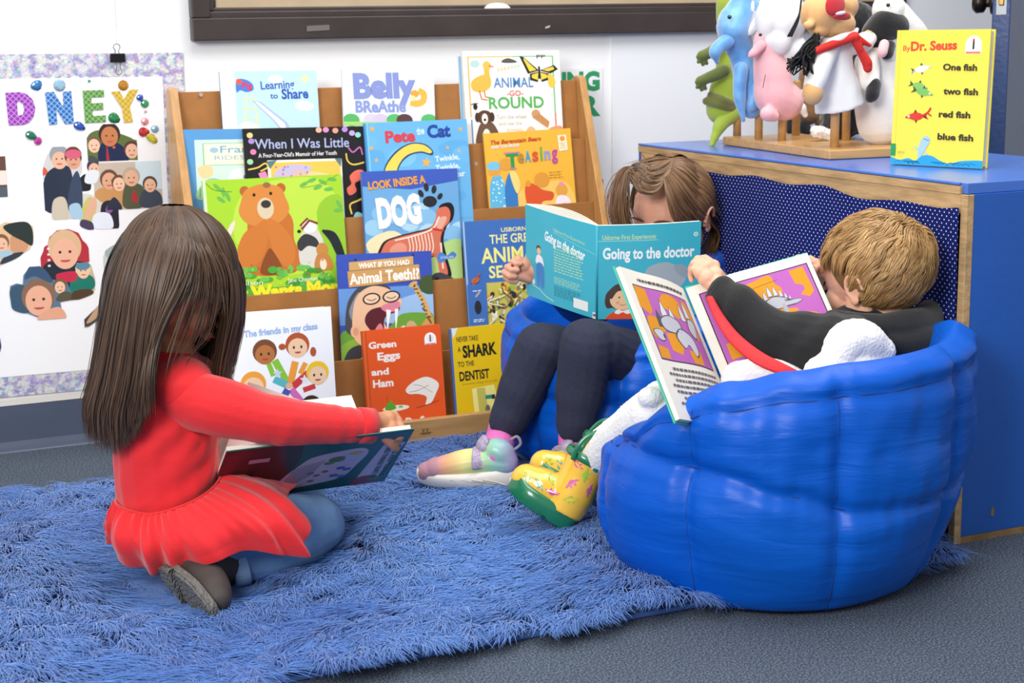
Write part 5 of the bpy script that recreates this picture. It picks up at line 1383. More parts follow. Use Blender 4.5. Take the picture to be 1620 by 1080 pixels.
mb = MB(); mb.ell(V3(1440, 20, Yc - .02), (.006, .006, .004)); organic(mb, 'nostril', m_ck, cw, .0015, 1)

# ================================================================= yellow book standing on the cabinet
bl0 = at(1408.5, 260, Z=CT); br0 = at(1554, 268, Z=CT)
U = (br0 - bl0).normalized(); w_ = (br0 - bl0).length
N = Vector((U.y, -U.x, 0)).normalized()
if N.dot(FW) > 0: N = -N
N = (N + Vector((0, 0, .045))).normalized()
D = U.cross(N).normalized()
if D.z > 0: D = -D
tl = on_plane(1414.5, 49, bl0, N); hb = (bl0 - tl).dot(D)
bt_ = .018
O = bl0 - D * hb
yb = make_book('yellow hardback with four cartoon fish standing on the blue cabinet', O + Vector((0, 0, .0012)), U, D, N, w_, hb, bt_, '#f2df4e', group=None)
A = Art(w_, hb)
A.rect(0, 0, 1, 1, '#f4e154'); A.rect(.04, 0, .047, 1, '#e3cd3c')
A.text('By', .075, .155, .153, .04, '#e0583c', bold=.02); A.text('Dr. Seuss', .16, .66, .152, .065, '#df4f36', bold=.045, rot=-1.5)
badge(A, .83, .11, .085)
fish(A, .31, .285, .18, '#f1efe2', '#5a584a', -1, 12); A.curve([(.22, .29), (.2, .32), (.17, .33)], .012, '#d8d4c0')
fish(A, .29, .415, .17, '#86c26a', '#39603a', -1, -12); fish(A, .34, .46, .19, '#7dbd63', '#39603a', -1, -12)
fish(A, .24, .64, .2, '#dd4034', '#8c2420', 1, -4); A.curve([(.3, .64), (.38, .61), (.42, .57)], .02, '#d43c30'); A.line([(.38, .61), (.43, .63)], .014, '#d43c30')
A.blob([(.3, .93), (.31, .86), (.35, .79), (.4, .78), (.43, .81), (.4, .86), (.36, .91), (.32, .95)], '#a9cdea'); A.line([(.3, .88), (.26, .86)], .014, '#a9cdea'); A.line([(.38, .89), (.41, .92)], .014, '#a9cdea'); A.curve([(.36, .8), (.4, .81), (.42, .81)], .006, '#3c5c7c')
A.blob([(-.1, 1.1), (-.05, .95), (.1, .965), (.2, .95), (.28, .965), (.36, .925), (.46, .925), (.56, .96), (.66, .975), (.8, .95), (1.05, .955), (1.1, 1.1)], '#2fa3d4')
r = random.Random(1)
for i in range(22): x = r.uniform(.03, .95); A.curve([(x, r.uniform(.965, .99)), (x + .03, .97), (x + .07, r.uniform(.975, .995))], .005, '#14648c')
for (t, x0, x1, y) in (('One fish', .525, .885, .292), ('two fish', .545, .91, .467), ('red fish', .51, .845, .635), ('blue fish', .51, .89, .8)): A.text(t, x0, x1, y, .045, '#3a3828', bold=.035, rot=.6)
A.rect(0, .845, .055, .935, '#2a9c5c'); A.lines_of_text(.08, .16, .9, .92, 2, '#c8b43c')
A.emit(yb.location + (O + Vector((0, 0, .0012)) - yb.location), U, D, N, yb)
# ================================================================= shaggy rug
RUGX0, RUGX1, RUGY0, RUGY1 = -0.25, 1.672, 1.972, 3.03
m_back = mk('rug_backing', '#3f63a6', .8, bump=.3, bscale=200)
m_pile, nt, b = mat_new('rug_pile')
a = nt.nodes.new('ShaderNodeVertexColor'); a.layer_name = 'Col'
nt.links.new(a.outputs['Color'], b.inputs['Base Color'])
b.inputs['Roughness'].default_value = .6; b.inputs['Sheen Weight'].default_value = .35; b.inputs['Specular IOR Level'].default_value = .3
rug = thing('shaggy_rug', 'long-haired blue rug on the grey carpet under the children', 'rug', ((RUGX0 + RUGX1) / 2, (RUGY0 + RUGY1) / 2, 0))
MB().box((RUGX0, RUGY0, 0.0005), (RUGX1, RUGY1, 0.009)).build('backing', m_back, rug, bevel=.003)
PRESS = []      # (x, y, r) where bodies and bags flatten the pile
def strands(root, dirs, length, width, bend, segs, cols, seed=0, press=None, floor=None):
    """ribbons as numpy: root (n,3), dirs (n,3) unit lean direction, bend = droop"""
    n = len(root)
    t = np.linspace(0, 1, segs + 1)[None, :, None]
    L = length[:, None, None]
    up = np.array([0, 0, 1.0])[None, None, :]
    side = np.cross(dirs, [0, 0, 1.0]); side /= np.linalg.norm(side, axis=1, keepdims=True) + 1e-9
    horiz = dirs * np.array([1, 1, 0]); horiz /= np.linalg.norm(horiz, axis=1, keepdims=True) + 1e-9
    rise = bend[:, None, None]
    P = root[:, None, :] + horiz[:, None, :] * (L * (t * .55 + .45 * t * t)) + up * (rise * np.sin(np.clip(t, 0, 1) * 2.1) )
    wob = RNG.normal(size=(n, 1, 1)) * .12
    P = P + side[:, None, :] * (wob * L * t * t)
    w_ = width[:, None, None] * (1 - t ** 2 * .92)
    A_ = P + side[:, None, :] * w_ * .5; B_ = P - side[:, None, :] * w_ * .5
    M_ = P + up * w_ * .32
    V = np.stack([A_, M_, B_], axis=2).reshape(n, (segs + 1) * 3, 3)
    base = (np.arange(n) * (segs + 1) * 3)[:, None]
    F = []
    for s_ in range(segs):
        for k in (0, 1):
            F.append(np.stack([base[:, 0] + s_ * 3 + k, base[:, 0] + s_ * 3 + k + 1, base[:, 0] + s_ * 3 + 3 + k + 1, base[:, 0] + s_ * 3 + 3 + k], axis=1))
    F = np.concatenate(F)
    C = np.repeat(cols[:, None, :], (segs + 1) * 3, axis=1)
    return V.reshape(-1, 3), F, C.reshape(-1, 3)

def build_pile(press):
    N = 125000
    x = RNG.uniform(RUGX0 - .0, RUGX1, N); y = RUGY0 + (RUGY1 - RUGY0) * RNG.uniform(0, 1, N) ** 1.12
    # keep only what the picture could plausibly see
    keep = x > -.12
    x, y = x[keep], y[keep]; n = len(x)
    P2 = np.stack([x, y, np.zeros(n)], 1)
    # tuft clumping: move the roots toward tuft centres
    gx = np.floor(x / .027); gy = np.floor(y / .027)
    hx = np.sin(gx * 12.9898 + gy * 78.233) * 43758.5453; hx -= np.floor(hx)
    hy = np.sin(gx * 39.346 + gy * 11.135) * 24634.6345; hy -= np.floor(hy)
    cx = (gx + .2 + .6 * hx) * .027; cy = (gy + .2 + .6 * hy) * .027
    # lean direction: slow swirling field + tuft randomness
    ang = -1.9 + 1.25 * vnoise(P2, 5.0, 1) + .7 * vnoise(P2, 17.0, 2) + (hx - .5) * 1.5 + RNG.normal(size=n) * .28
    d = np.stack([np.cos(ang), np.sin(ang), np.zeros(n)], 1)
    L = .052 + .03 * RNG.random(n) + .008 * hy
    rise = .020 + .013 * vnoise(P2, 11.0, 3) + .007 * RNG.random(n)
    rx = x * .7 + cx * .3; ry = y * .7 + cy * .3
    for (px_, py_, r_, k) in press:
        q = np.clip(1 - np.hypot(rx - px_, ry - py_) / r_, 0, 1)
        f = 1 - k * np.minimum(1, q * 2.5)
        rise = rise * f
    # converge tips to tuft tip
    root = np.stack([rx, ry, np.full(n, .007)], 1)
    tip = np.stack([cx, cy, np.zeros(n)], 1)
    dd = (tip + d * L[:, None]) - root; dd[:, 2] = 0
    ln = np.linalg.norm(dd, axis=1); dd /= ln[:, None] + 1e-9
    wd = .0021 + .0012 * RNG.random(n)
    tone = .5 + .22 * vnoise(P2, 7.0, 4) + .28 * (RNG.random(n) - .5) + .25 * (hx - .5)
    tone = np.clip(tone, 0, 1)[:, None]
    c0 = np.array(hexc('#1e4897')); c1 = np.array(hexc('#5e93dc'))
    col = c0 * (1 - tone) + c1 * tone
    V, F, C = strands(root, dd, np.minimum(ln, L * 1.2), wd, np.maximum(rise, .004), 4, col)
    V[:, 2] = np.maximum(V[:, 2], .003)
    o = np_mesh('pile', V, F, m_pile, rug, smooth=True, cols=C)
    o['kind'] = 'stuff'

# ================================================================= bean bags
def bag_mat(name, c1, c2):
    m, nt, b = mat_new(name)
    tc = nt.nodes.new('ShaderNodeTexCoord')
    n = nt.nodes.new('ShaderNodeTexNoise'); n.inputs['Scale'].default_value = 1.6; n.inputs['Detail'].default_value = 2
    nt.links.new(tc.outputs['Object'], n.inputs['Vector'])
    mx = nt.nodes.new('ShaderNodeMix'); mx.data_type = 'RGBA'; mx.inputs['A'].default_value = (*hexc(c1), 1); mx.inputs['B'].default_value = (*hexc(c2), 1)
    nt.links.new(n.outputs['Fac'], mx.inputs['Factor']); nt.links.new(mx.outputs['Result'], b.inputs['Base Color'])
    b.inputs['Roughness'].default_value = .42; b.inputs['Specular IOR Level'].default_value = .28
    # fine crinkles, stretched round the bag, plus weave
    mp = nt.nodes.new('ShaderNodeMapping'); mp.inputs['Scale'].default_value = (7, 7, 42)
    nt.links.new(tc.outputs['Object'], mp.inputs['Vector'])
    n2 = nt.nodes.new('ShaderNodeTexNoise'); n2.inputs['Scale'].default_value = 1; n2.inputs['Detail'].default_value = 4; n2.inputs['Distortion'].default_value = .7
    nt.links.new(mp.outputs['Vector'], n2.inputs['Vector'])
    bp = nt.nodes.new('ShaderNodeBump'); bp.inputs['Strength'].default_value = .32; bp.inputs['Distance'].default_value = .008
    nt.links.new(n2.outputs['Fac'], bp.inputs['Height']); nt.links.new(bp.outputs['Normal'], b.inputs['Normal'])
    return m
m_bag = bag_mat('bean_bag_nylon', '#014cc0', '#0262c6')
m_thread = mk('seam_thread', '#0a3c8a', .7)

def bean_bag(label, cx, cy, RX, RY, hf, seams, seat, phase=0.0, belly=.36, midz=lambda t: .17, base=.80, dirb=0.0, seed=1, flare=.0):
    """RX, RY half sizes; hf(theta) rim height; seat (sx, sy, depth) hollow"""
    root = thing('bean_bag', label, 'bean bag', (cx, cy, 0))
    NT = 240
    prof_n = 0
    V = []; rows = []
    def seam_puff(th):
        k = (th - phase) / (2 * PI) * seams
        f = abs(k - round(k)) * 2        # 0 at seams, 1 between
        return f
    levels = []
    # outer side from the floor up to the rim
    for i in range(46): levels.append(('side', i / 45))
    for i in range(1, 30): levels.append(('top', i / 29))
    for typ, t in levels:
        row = []
        for j in range(NT):
            th = 2 * PI * j / NT
            H = hf(th)
            zm = midz(th)
            f = seam_puff(th)
            if typ == 'side':
                z = H * t
                # bulging profile: narrow at the foot, widest at a third, slightly in to the rim
                bs = base - .12 * max(0, math.cos(th + .25)); tm = .42 + .34 * max(0, math.cos(th + .25))
                a = bs + (1 - bs) * math.sin(min(1, t / tm) * PI / 2) ** .6 if t < tm else 1 + flare * ((t - tm) / (1 - tm)) ** 1.5 * max(0, math.cos(th + .6)) - .03 * ((t - tm) / (1 - tm)) ** 2
                # horizontal seam pinch at midz
                g = math.exp(-((z - zm) / .012) ** 2)
                g2 = math.exp(-((t - .90) / .035) ** 2)
                vs_ = math.exp(-(f / .13) ** 2)
                r = a * (1 + .040 * (f ** .6) * math.sin(PI * min(1, t * 1.04))) - .042 * g - .034 * vs_ * min(1, t * 4) - .026 * g2
                if t > .93: r -= .30 * ((t - .93) / .07) ** 2 * .35
                zz = z
            else:
                # over the rim and down into the seat
                r0 = .97 - .105 + flare * max(0, math.cos(th + .6))
                r = r0 * (1 - t) ** 1.0
                u = 1 - t
                zz = H + .012 * math.sin(PI * min(1, t * 6)) * (1 if t < 1 / 6 else 0)
                x_, y_ = r * math.cos(th) * RX, r * math.sin(th) * RY
                q = math.hypot((x_ - seat[0]) / (RX * .80), (y_ - seat[1]) / (RY * .80))
                dip = seat[2] * max(0, 1 - q ** 2) ** 1.0
                mh = seat[3]
                s_ = t * t * (3 - 2 * t)
                s_ = min(1, t * 1.9); s_ = s_ * s_ * (3 - 2 * s_)
                zz = H * (1 - s_) + mh * s_ - dip * min(1, t * 3) + (0.012 * math.sin(PI * min(1, t * 5)) if t < .2 else 0)
            # wrinkles and sag
            x = r * math.cos(th) * RX; y = r * math.sin(th) * RY
            pz = Vector((x * 7 + seed * 7, y * 7, zz * 15))
            wv = mnoise.noise(pz) * .007
            p2 = Vector((math.cos(th) * 3.0, math.sin(th) * 3.0 + seed, zz * 60))
            near = math.exp(-f * 2.2)
            wv += mnoise.noise(p2) * .0022 * (.35 + near) + mnoise.noise(p2 * 2.1) * .0012 * (.3 + near)
            if typ == 'side' and t > .03:
                p3 = Vector((math.cos(th) * 14, math.sin(th) * 14, zz * 5 + seed))
                wv += mnoise.noise(p3) * .0045 * math.exp(-((zz - zm) / .045) ** 2)
                p4 = Vector((math.cos(th) * 9, math.sin(th) * 9, zz * 16 + seed * 3))
                wv += mnoise.noise(p4) * .0055 * max(0, min(1, (zz - zm) * 12))
            x += math.cos(th) * wv; y += math.sin(th) * wv
            if typ == 'top': zz += wv
            V.append((cx + x, cy + y, max(zz, 0.0)))
    # bottom centre and seat centre
    nl = len(levels)
    F = []
    for i in range(nl - 1):
        if i == nl - 2: break
        for j in range(NT):
            j2 = (j + 1) % NT
            F.append((i * NT + j, i * NT + j2, (i + 1) * NT + j2, (i + 1) * NT + j))
    V = V[:(nl - 1) * NT]
    V.append((cx, cy, 0.0)); b0 = len(V) - 1
    last = (nl - 2) * NT
    cc = np.mean(np.array(V[last:last + NT]), axis=0)
    V.append(tuple(cc)); b1 = len(V) - 1
    for j in range(NT):
        j2 = (j + 1) % NT
        F.append((b0, j2, j)); F.append((last + j, last + j2, b1))
    mb = MB().add(V, F)
    o = mb.build('shell', m_bag, root, smooth=True)
    o.modifiers.new('sm', 'SMOOTH').iterations = 1
    o.modifiers.new('s', 'SUBSURF').render_levels = 1; o.modifiers['s'].levels = 1
    # stitched seams as thin piping following the pinches
    def path(fn, n=60, closed=False):
        pts = [fn(i / n) for i in range(n + 1)]
        return pts
    def onside(th, t):
        i = int(round(t * 45)); j = int(round(th / (2 * PI) * NT)) % NT
        f_ = t * 45 - int(t * 45); i = int(t * 45); p = Vector(V[i * NT + j]).lerp(Vector(V[min(i + 1, 45) * NT + j]), f_); c_ = Vector((cx, cy, p.z)); d_ = (p - c_).normalized()
        return p + d_ * .0006
    for k in range(seams):
        th = phase + 2 * PI * k / seams
        MB().tube([onside(th, t / 45) for t in range(1, 43)], .0011, 5).build('seam', m_thread, root, smooth=True)
    for fn_, nm in ((lambda th: midz(th) / hf(th), 'seam'), (lambda th: .90, 'rim_seam')):
        pts = [onside(2 * PI * j / 120, fn_(2 * PI * j / 120) + .0) for j in range(120)]
        pts = [(pts[i - 1] + pts[i] + pts[(i + 1) % 120]) / 3 for i in range(120)]
        MB().tube(pts + [pts[0]], .0011, 5).build(nm, m_thread, root, smooth=True)
    return root

def ring(pts):
    """periodic interpolation through (degrees, value)"""
    def fn(th):
        d = math.degrees(th) % 360
        for i in range(len(pts)):
            a0, v0 = pts[i]; a1, v1 = pts[(i + 1) % len(pts)]
            if i == len(pts) - 1: a1 += 360
            dd = d if d >= a0 else d + 360
            if a0 <= dd <= a1:
                f = (dd - a0) / (a1 - a0); f = f * f * (3 - 2 * f)
                return v0 + (v1 - v0) * f
        return pts[0][1]
    return fn
# near bag: low lip on the left, high walls towards the room and the cabinet
BX, BY = 1.386, 2.09
hf1 = ring([(0, .375), (40, .32), (80, .255), (120, .235), (160, .235), (180, .27), (200, .325), (220, .357), (240, .377), (260, .387), (300, .395), (330, .405)])
mz1 = ring([(0, .2), (90, .17), (180, .235), (220, .225), (240, .2), (260, .172), (300, .17), (340, .2)])
bean_bag('large blue bean bag in front, holding the child in black and white', BX, BY, .294, .287, hf1, 8, (.0, .03, .03, .17), phase=math.radians(209), seed=1, midz=mz1, flare=.07)
hf2 = ring([(0, .40), (30, .43), (60, .40), (100, .33), (140, .31), (180, .30), (220, .28), (260, .28), (300, .32), (330, .36)])
bean_bag('blue bean bag further back, under the child behind the turquoise book', 1.450, 2.80, .228, .26, hf2, 8, (-.02, -.02, .03, .17), phase=.3, seed=2, midz=lambda t: .17)
PRESS += [(BX, BY, .27, 1.0), (1.462, 2.80, .26, 1.0)]
# ================================================================= people
def dirv(r, a, z): return (RV * r + AV * a + ZV * z).normalized()
def skin_mat(name, c, c2):
    m = mk(name, c, .5, bump=.15, bscale=700, col2=c2, vscale=14, sss=.18, spec=.35)
    return m

def frame(f, up=ZV):
    f = f.normalized(); l = up.cross(f).normalized(); u = f.cross(l).normalized()
    return f, l, u

def rotm(f, l, u):      # columns l, f, u
    return Matrix(((l.x, f.x, u.x), (l.y, f.y, u.y), (l.z, f.z, u.z)))

def head_shapes(mb, c, f, u0, s=1.0, ears=(1, 1)):
    f, l, u = frame(f, u0); R = rotm(f, l, u)
    P = lambda a, b, d: c + (l * a + f * b + u * d) * s
    E = lambda p, r: mb.ell(p, tuple(x * s for x in r), R, 24, 16)
    E(P(0, -.012, .022), (.073, .086, .074))
    E(P(0, .018, .010), (.066, .066, .066))
    E(P(0, .030, -.036), (.050, .050, .056))
    E(P(0, .040, -.062), (.034, .036, .028))
    E(P(0, .062, -.078), (.016, .015, .013))
    for k in (1, -1):
        E(P(k * .032, .050, -.030), (.026, .026, .026))
        E(P(k * .048, .000, -.045), (.018, .026, .030))
    mb.chain([(P(0, .083, .0), .0065 * s), (P(0, .091, -.013), .0075 * s), (P(0, .098, -.023), .0095 * s)])
    for k in (1, -1): E(P(k * .0075, .092, -.026), (.0062, .0068, .0058))
    E(P(0, .087, -.044), (.017, .010, .0052)); E(P(0, .085, -.053), (.014, .010, .0055))
    for i, k in enumerate((1, -1)):
        if not ears[i]: continue
        e = P(k * .0735, -.008, -.012)
        pts = []
        for q in range(9):
            a = math.radians(-60 + 250 * q / 8)
            pts.append((e + (l * k * (.006 + .004 * math.sin(a)) + f * (-.012 + .016 * math.cos(a) * 1.0) + u * (.002 + .021 * math.sin(a))) * s, .0038 * s))
        mb.chain(pts, 3)
        E(e + (-f * .008 + u * .002 + l * k * .001) * s, (.0045, .013, .020))
        E(e + (-f * .006 - u * .019 + l * k * .002) * s, (.0045, .009, .009))
        E(e + (f * .006 - u * .004 + l * k * .002) * s, (.004, .005, .008))
    return f, l, u, P

def face_parts(parent, P, s, iris='#3a2417', brow='#3b261b', closed=False, look=0.0):
    m_w = mk('eye_white', '#efebe6', .15, spec=.7); m_i = mk('eye_iris', iris, .1, spec=.8); m_b = mk('brow_hair', brow, .8); m_l = mk('lash_black', '#1c1310', .6)
    m_lip = mk('lip_rose', '#b8605a', .45)
    for k in (1, -1):
        c = P(k * .029, .0635, -.001)
        if not closed:
            MB().ell(c, .0115 * s, None, 16, 12).build('eye', m_w, parent, smooth=True)
            d = (P(k * .030, .09, -.006) - c).normalized()
            MB().ell(c + d * .0065 * s, (.0062 * s,) * 3, None, 14, 10).build('iris', m_i, parent, smooth=True)
        pts = [P(k * (.018 + .024 * q / 6), .0795 - .0035 * abs(q - 2.2) / 2, -.003 + .006 * math.sin(PI * q / 6) * (-.6 if closed else 1)) for q in range(7)]
        MB().tube(pts, [.0006, .0012, .0014, .0015, .0015, .0013, .0007], 6).build('eyelash', m_l, parent, smooth=True)
        pts = [P(k * (.012 + .034 * q / 6), .0835 - .010 * (q / 6) ** 2, .021 + .006 * math.sin(PI * (q + 1) / 8)) for q in range(7)]
        MB().tube(pts, [.0014, .0024, .0027, .0026, .0023, .0018, .0008], 6).build('eyebrow', m_b, parent, smooth=True)
    mb = MB(); mb.tube([P(-.017, .0885, -.0475), P(-.009, .0955, -.0455), P(0, .0975, -.0465), P(.009, .0955, -.0455), P(.017, .0885, -.0475)], [.001, .0028, .003, .0028, .001], 8)
    mb.tube([P(-.014, .088, -.0525), P(0, .0945, -.0545), P(.014, .088, -.0525)], [.001, .0034, .001], 8)
    mb.build('lips', m_lip, parent, smooth=True)

def hand_shapes(mb, wrist, d, n, side, s=1.0, curl=(30, 35, 35), curls=None, thumb=(35, 20), spread=4, wr=.019, thumb_out=.9):
    """d = palm direction, n = back-of-hand normal, side = +1 if the thumb lies along d x n"""
    d = d.normalized(); n = (n - d * n.dot(d)).normalized(); y = d.cross(n).normalized() * side   # y toward the thumb
    W = lambda a, b, c: wrist + (d * a + y * b + n * c) * s
    mb.cap(wrist - d * .012 * s, wr * s, W(.006, 0, 0), .018 * s)
    for (a, b, c, r) in ((.012, 0, 0, .0165), (.028, .009, 0, .0155), (.028, -.009, 0, .0155), (.044, .017, .001, .0115), (.046, .006, .002, .0115), (.044, -.006, .001, .0115), (.041, -.017, 0, .0105)):
        mb.ell(W(a, b, c), (r * s, r * s, r * s), None, 16, 10)
    # flat palm fill
    mb.obox(W(.012, -.019, -.007), d * .034 * s, y * .038 * s, n * .014 * s)
    L = [(.050, .0195, (.021, .014, .012), .0063), (.053, .0068, (.024, .016, .012), .0065), (.051, -.0062, (.022, .015, .012), .0062), (.046, -.0185, (.017, .012, .010), .0054)]
    for i, (a, b, seg, r) in enumerate(L):
        cu = curls[i] if curls else curl
        p = W(a - .004, b, .0015); dd = d.copy()
        dd = Matrix.Rotation(math.radians(spread * (1.5 - i)) * side, 3, n) @ dd if True else dd
        ax = dd.cross(n).normalized()
        nodes = [(p, r * 1.12 * s)]
        cur = dd
        for q in range(3):
            # bend towards the palm (-n)
            cur = (Matrix.Rotation(-math.radians(cu[q]), 3, ax) @ cur).normalized()
            if q == 0 and cur.dot(n) > dd.dot(n) + 1e-4:
                cur = dd.copy(); ax = -ax; cur = (Matrix.Rotation(-math.radians(cu[q]), 3, ax) @ cur).normalized()
            p = p + cur * seg[q] * s
            nodes.append((p, r * (1.0 - .07 * q) * s))
        for q in range(3): mb.cap(nodes[q][0], nodes[q][1], nodes[q + 1][0], nodes[q + 1][1], 12)
    # thumb from the side of the palm
    t0 = W(.014, .017, -.004); tb = (d * math.cos(math.radians(50)) + y * thumb_out * math.sin(math.radians(50)) - n * .3).normalized()
    p1 = t0 + tb * .021 * s
    t2 = (tb * math.cos(math.radians(thumb[0])) + (d * .8 - n * .6).normalized() * math.sin(math.radians(thumb[0]))).normalized()
    p2 = p1 + t2 * .017 * s
    t3 = (t2 * math.cos(math.radians(thumb[1])) + (d * .7 - n * .7 - y * .3).normalized() * math.sin(math.radians(thumb[1]))).normalized()
    p3 = p2 + t3 * .012 * s
    mb.cap(t0, .0115 * s, p1, .0085 * s, 12); mb.cap(p1, .0085 * s, p2, .0075 * s, 12); mb.cap(p2, .0075 * s, p3, .0062 * s, 12)

def ribbons(paths, widths, cols, name, mat, parent, normals=None, lift=.25):
    """paths (n, k, 3) -> folded ribbons; face outward given by normals (n, k, 3) or camera-free up"""
    P = np.asarray(paths); n, k, _ = P.shape
    T = np.gradient(P, axis=1); T /= np.linalg.norm(T, axis=2, keepdims=True) + 1e-9
    N = normals if normals is not None else np.broadcast_to(np.array([0, 0, 1.0]), P.shape)
    S = np.cross(T, N); S /= np.linalg.norm(S, axis=2, keepdims=True) + 1e-9
    N2 = np.cross(S, T)
    W = widths[:, :, None] * .5
    A_ = P + S * W; B_ = P - S * W; M_ = P + N2 * W * 2 * lift
    V = np.stack([A_, M_, B_], axis=2).reshape(-1, 3)
    base = np.arange(n)[:, None] * k * 3
    F = []
    for s_ in range(k - 1):
        for q in (0, 1):
            F.append(np.concatenate([base + s_ * 3 + q, base + s_ * 3 + q + 1, base + s_ * 3 + 3 + q + 1, base + s_ * 3 + 3 + q], axis=1))
    F = np.concatenate(F)
    C = np.repeat(cols[:, None, :], k * 3, axis=1).reshape(-1, 3)
    return np_mesh(name, V, F, mat, parent, smooth=True, cols=C)

def hair_mat(name, rough=.34, spec=.55):
    m, nt, b = mat_new(name)
    a = nt.nodes.new('ShaderNodeVertexColor'); a.layer_name = 'Col'
    nt.links.new(a.outputs['Color'], b.inputs['Base Color'])
    b.inputs['Roughness'].default_value = rough; b.inputs['Specular IOR Level'].default_value = spec
    return m

def ell_push(P, c, R, r, off=0.0):
    """push points out of an ellipsoid; returns new points and outward normal"""
    q = (P - c) @ R       # local coords (R columns are axes)
    rr = np.asarray(r) + off
    k = np.sqrt(((q / rr) ** 2).sum(1))
    nl = q / rr ** 2
    nl /= np.linalg.norm(nl, axis=1, keepdims=True) + 1e-9
    inside = k < 1
    q2 = np.where(inside[:, None], q / np.maximum(k, 1e-6)[:, None], q)
    return c + q2 @ R.T, nl @ R.T, k

def seg_push(P, a, b, ra, rb, off=0.0):
    """push points out of a tapered limb a-b"""
    a = np.array(a); b = np.array(b); ab = b - a
    t = np.clip(((P - a) @ ab) / (ab @ ab), 0, 1)
    c = a + t[:, None] * ab; r = ra + (rb - ra) * t + off
    d = P - c; L = np.linalg.norm(d, axis=1)
    ins = L < r
    return np.where(ins[:, None], c + d / np.maximum(L, 1e-6)[:, None] * r[:, None], P)

def npv(v): return np.array([v.x, v.y, v.z])
def npR(f, l, u): return np.stack([npv(l), npv(f), npv(u)], axis=1)

m_jean_dark = mk('dark_denim', '#1f2336', .85, bump=.3, bscale=900, col2='#2b3048', vscale=520)
m_jean_light = mk('light_denim', '#5f86b4', .85, bump=.4, bscale=700, col2='#86a8cc', vscale=9)

def cloth_noise(scale, amp, seed, st=(1, 1, 1), ridge=False):
    st = np.array(st)
    def fn(p, n):
        v = vnoise(p * st, scale, seed)
        if ridge: v = 1 - np.abs(v) * 1.4
        return v * amp
    return fn
# ================================================================= child in the red dress, reading on the rug
skin1 = skin_mat('skin_warm_tan', '#c98d68', '#c08260')
hc1 = at(284, 440, Y=2.42)
f1 = dirv(.76, .22, -.62); u1 = dirv(.5, .12, .85)
neck1 = at(280, 566, Y=2.43); chest1 = at(262, 670, Y=2.43); waist1 = at(262, 770, Y=2.43); pel1 = at(268, 832, Y=2.43)
shN, shF = at(286, 618, Y=2.365), at(306, 612, Y=2.50)
elN, wrN = at(430, 665, Y=2.315), at(578, 673, Y=2.335)
elF, wrF = at(400, 668, Y=2.56), at(470, 672, Y=2.60)
mb = MB()
ff, ll, uu, PH1 = head_shapes(mb, hc1, f1, u1, 1.0)
mb.chain([(hc1 - u1 * .05 - f1 * .02, .038), (neck1, .033), (at(268, 600, Y=2.43), .045)])
mb.chain([(at(272, 610, Y=2.43), .05), (chest1, .07), (waist1, .066), (pel1, .062)])
mb.chain([(shF, .03), (elF, .025), (wrF, .018)]); mb.chain([(shN + ZV * -.01, .026), (elN, .025), (wrN, .0185)])
hip_n, kn_n, an_n = at(300, 850, Y=2.38), at(498, 832, Z=.062), at(372, 888, Z=.045)
hip_f, kn_f, an_f = at(300, 830, Y=2.50), at(470, 778, Z=.062), at(330, 800, Z=.05)
mb.chain([(hip_n, .055), (kn_n, .04)]); mb.cap(kn_n, .036, an_n, .026)
mb.chain([(hip_f, .055), (kn_f, .04)]); mb.cap(kn_f, .036, an_f, .026)
hd = (at(650, 676, Y=2.35) - at(586, 668, Y=2.335)).normalized()
hand_shapes(mb, at(592, 668, Y=2.335), hd, dirv(-.1, -.75, .62), 1, .98, curls=[(60, 75, 50), (66, 78, 50), (70, 78, 50), (74, 78, 50)], thumb=(60, 30), thumb_out=.4)
hand_shapes(mb, wrF, dirv(.8, .3, .3), dirv(0, .9, .3), -1, .9, curl=(40, 60, 30))
girl1 = organic(mb, 'person', skin1, None, .0023, 3, loc=tuple(Vector((pel1.x, pel1.y, 0))))
tag(girl1, 'long-haired child in a red dress kneeling on the blue rug, reading a large book', 'person')
face_parts(girl1, PH1, 1.0, brow='#2a1c16')

# --- dress: bodice, skirt, sleeves
m_red1 = mk('red_jersey', '#dc1a22', .82, bump=.35, bscale=420, sheen=.25)
mb = MB()
mb.chain([(at(282, 584, Y=2.43), .040), (at(270, 615, Y=2.43), .068), (at(262, 665, Y=2.43), .083), (at(262, 720, Y=2.43), .082), (at(264, 770, Y=2.43), .080), (at(266, 786, Y=2.43), .076)])
mb.ell(at(290, 610, Y=2.38), (.052, .050, .044)); mb.ell(at(303, 604, Y=2.49), (.042, .042, .036)); mb.ell(at(318, 650, Y=2.43), (.04, .05, .06)); mb.ell(at(300, 585, Y=2.44), (.04, .05, .022))
def fb(p, n):
    v = vnoise(p * np.array([1, 1, .7]), 38, 4) * .0028 + (1 - np.abs(vnoise(p @ np.array([[1, 0, 0], [0, 1, 0], [.5, 0, 1]]) * np.array([.5, .5, 1.3]), 60, 6))) * .0022
    # creases running from the armpit down and back
    q = (p - npv(at(330, 690, Y=2.35))); dd = npv(dirv(-.75, 0, -.66)); pr = q @ dd; pe = np.linalg.norm(q - pr[:, None] * dd, axis=1)
    v += np.exp(-((pr - .06) / .06) ** 2) * np.sin(pe * 170 + 2 * vnoise(p, 18, 2)) * .0042 * np.exp(-(pe / .06) ** 2)
    return v
organic(mb, 'dress_bodice', m_red1, girl1, .0035, 8, fn=fb)
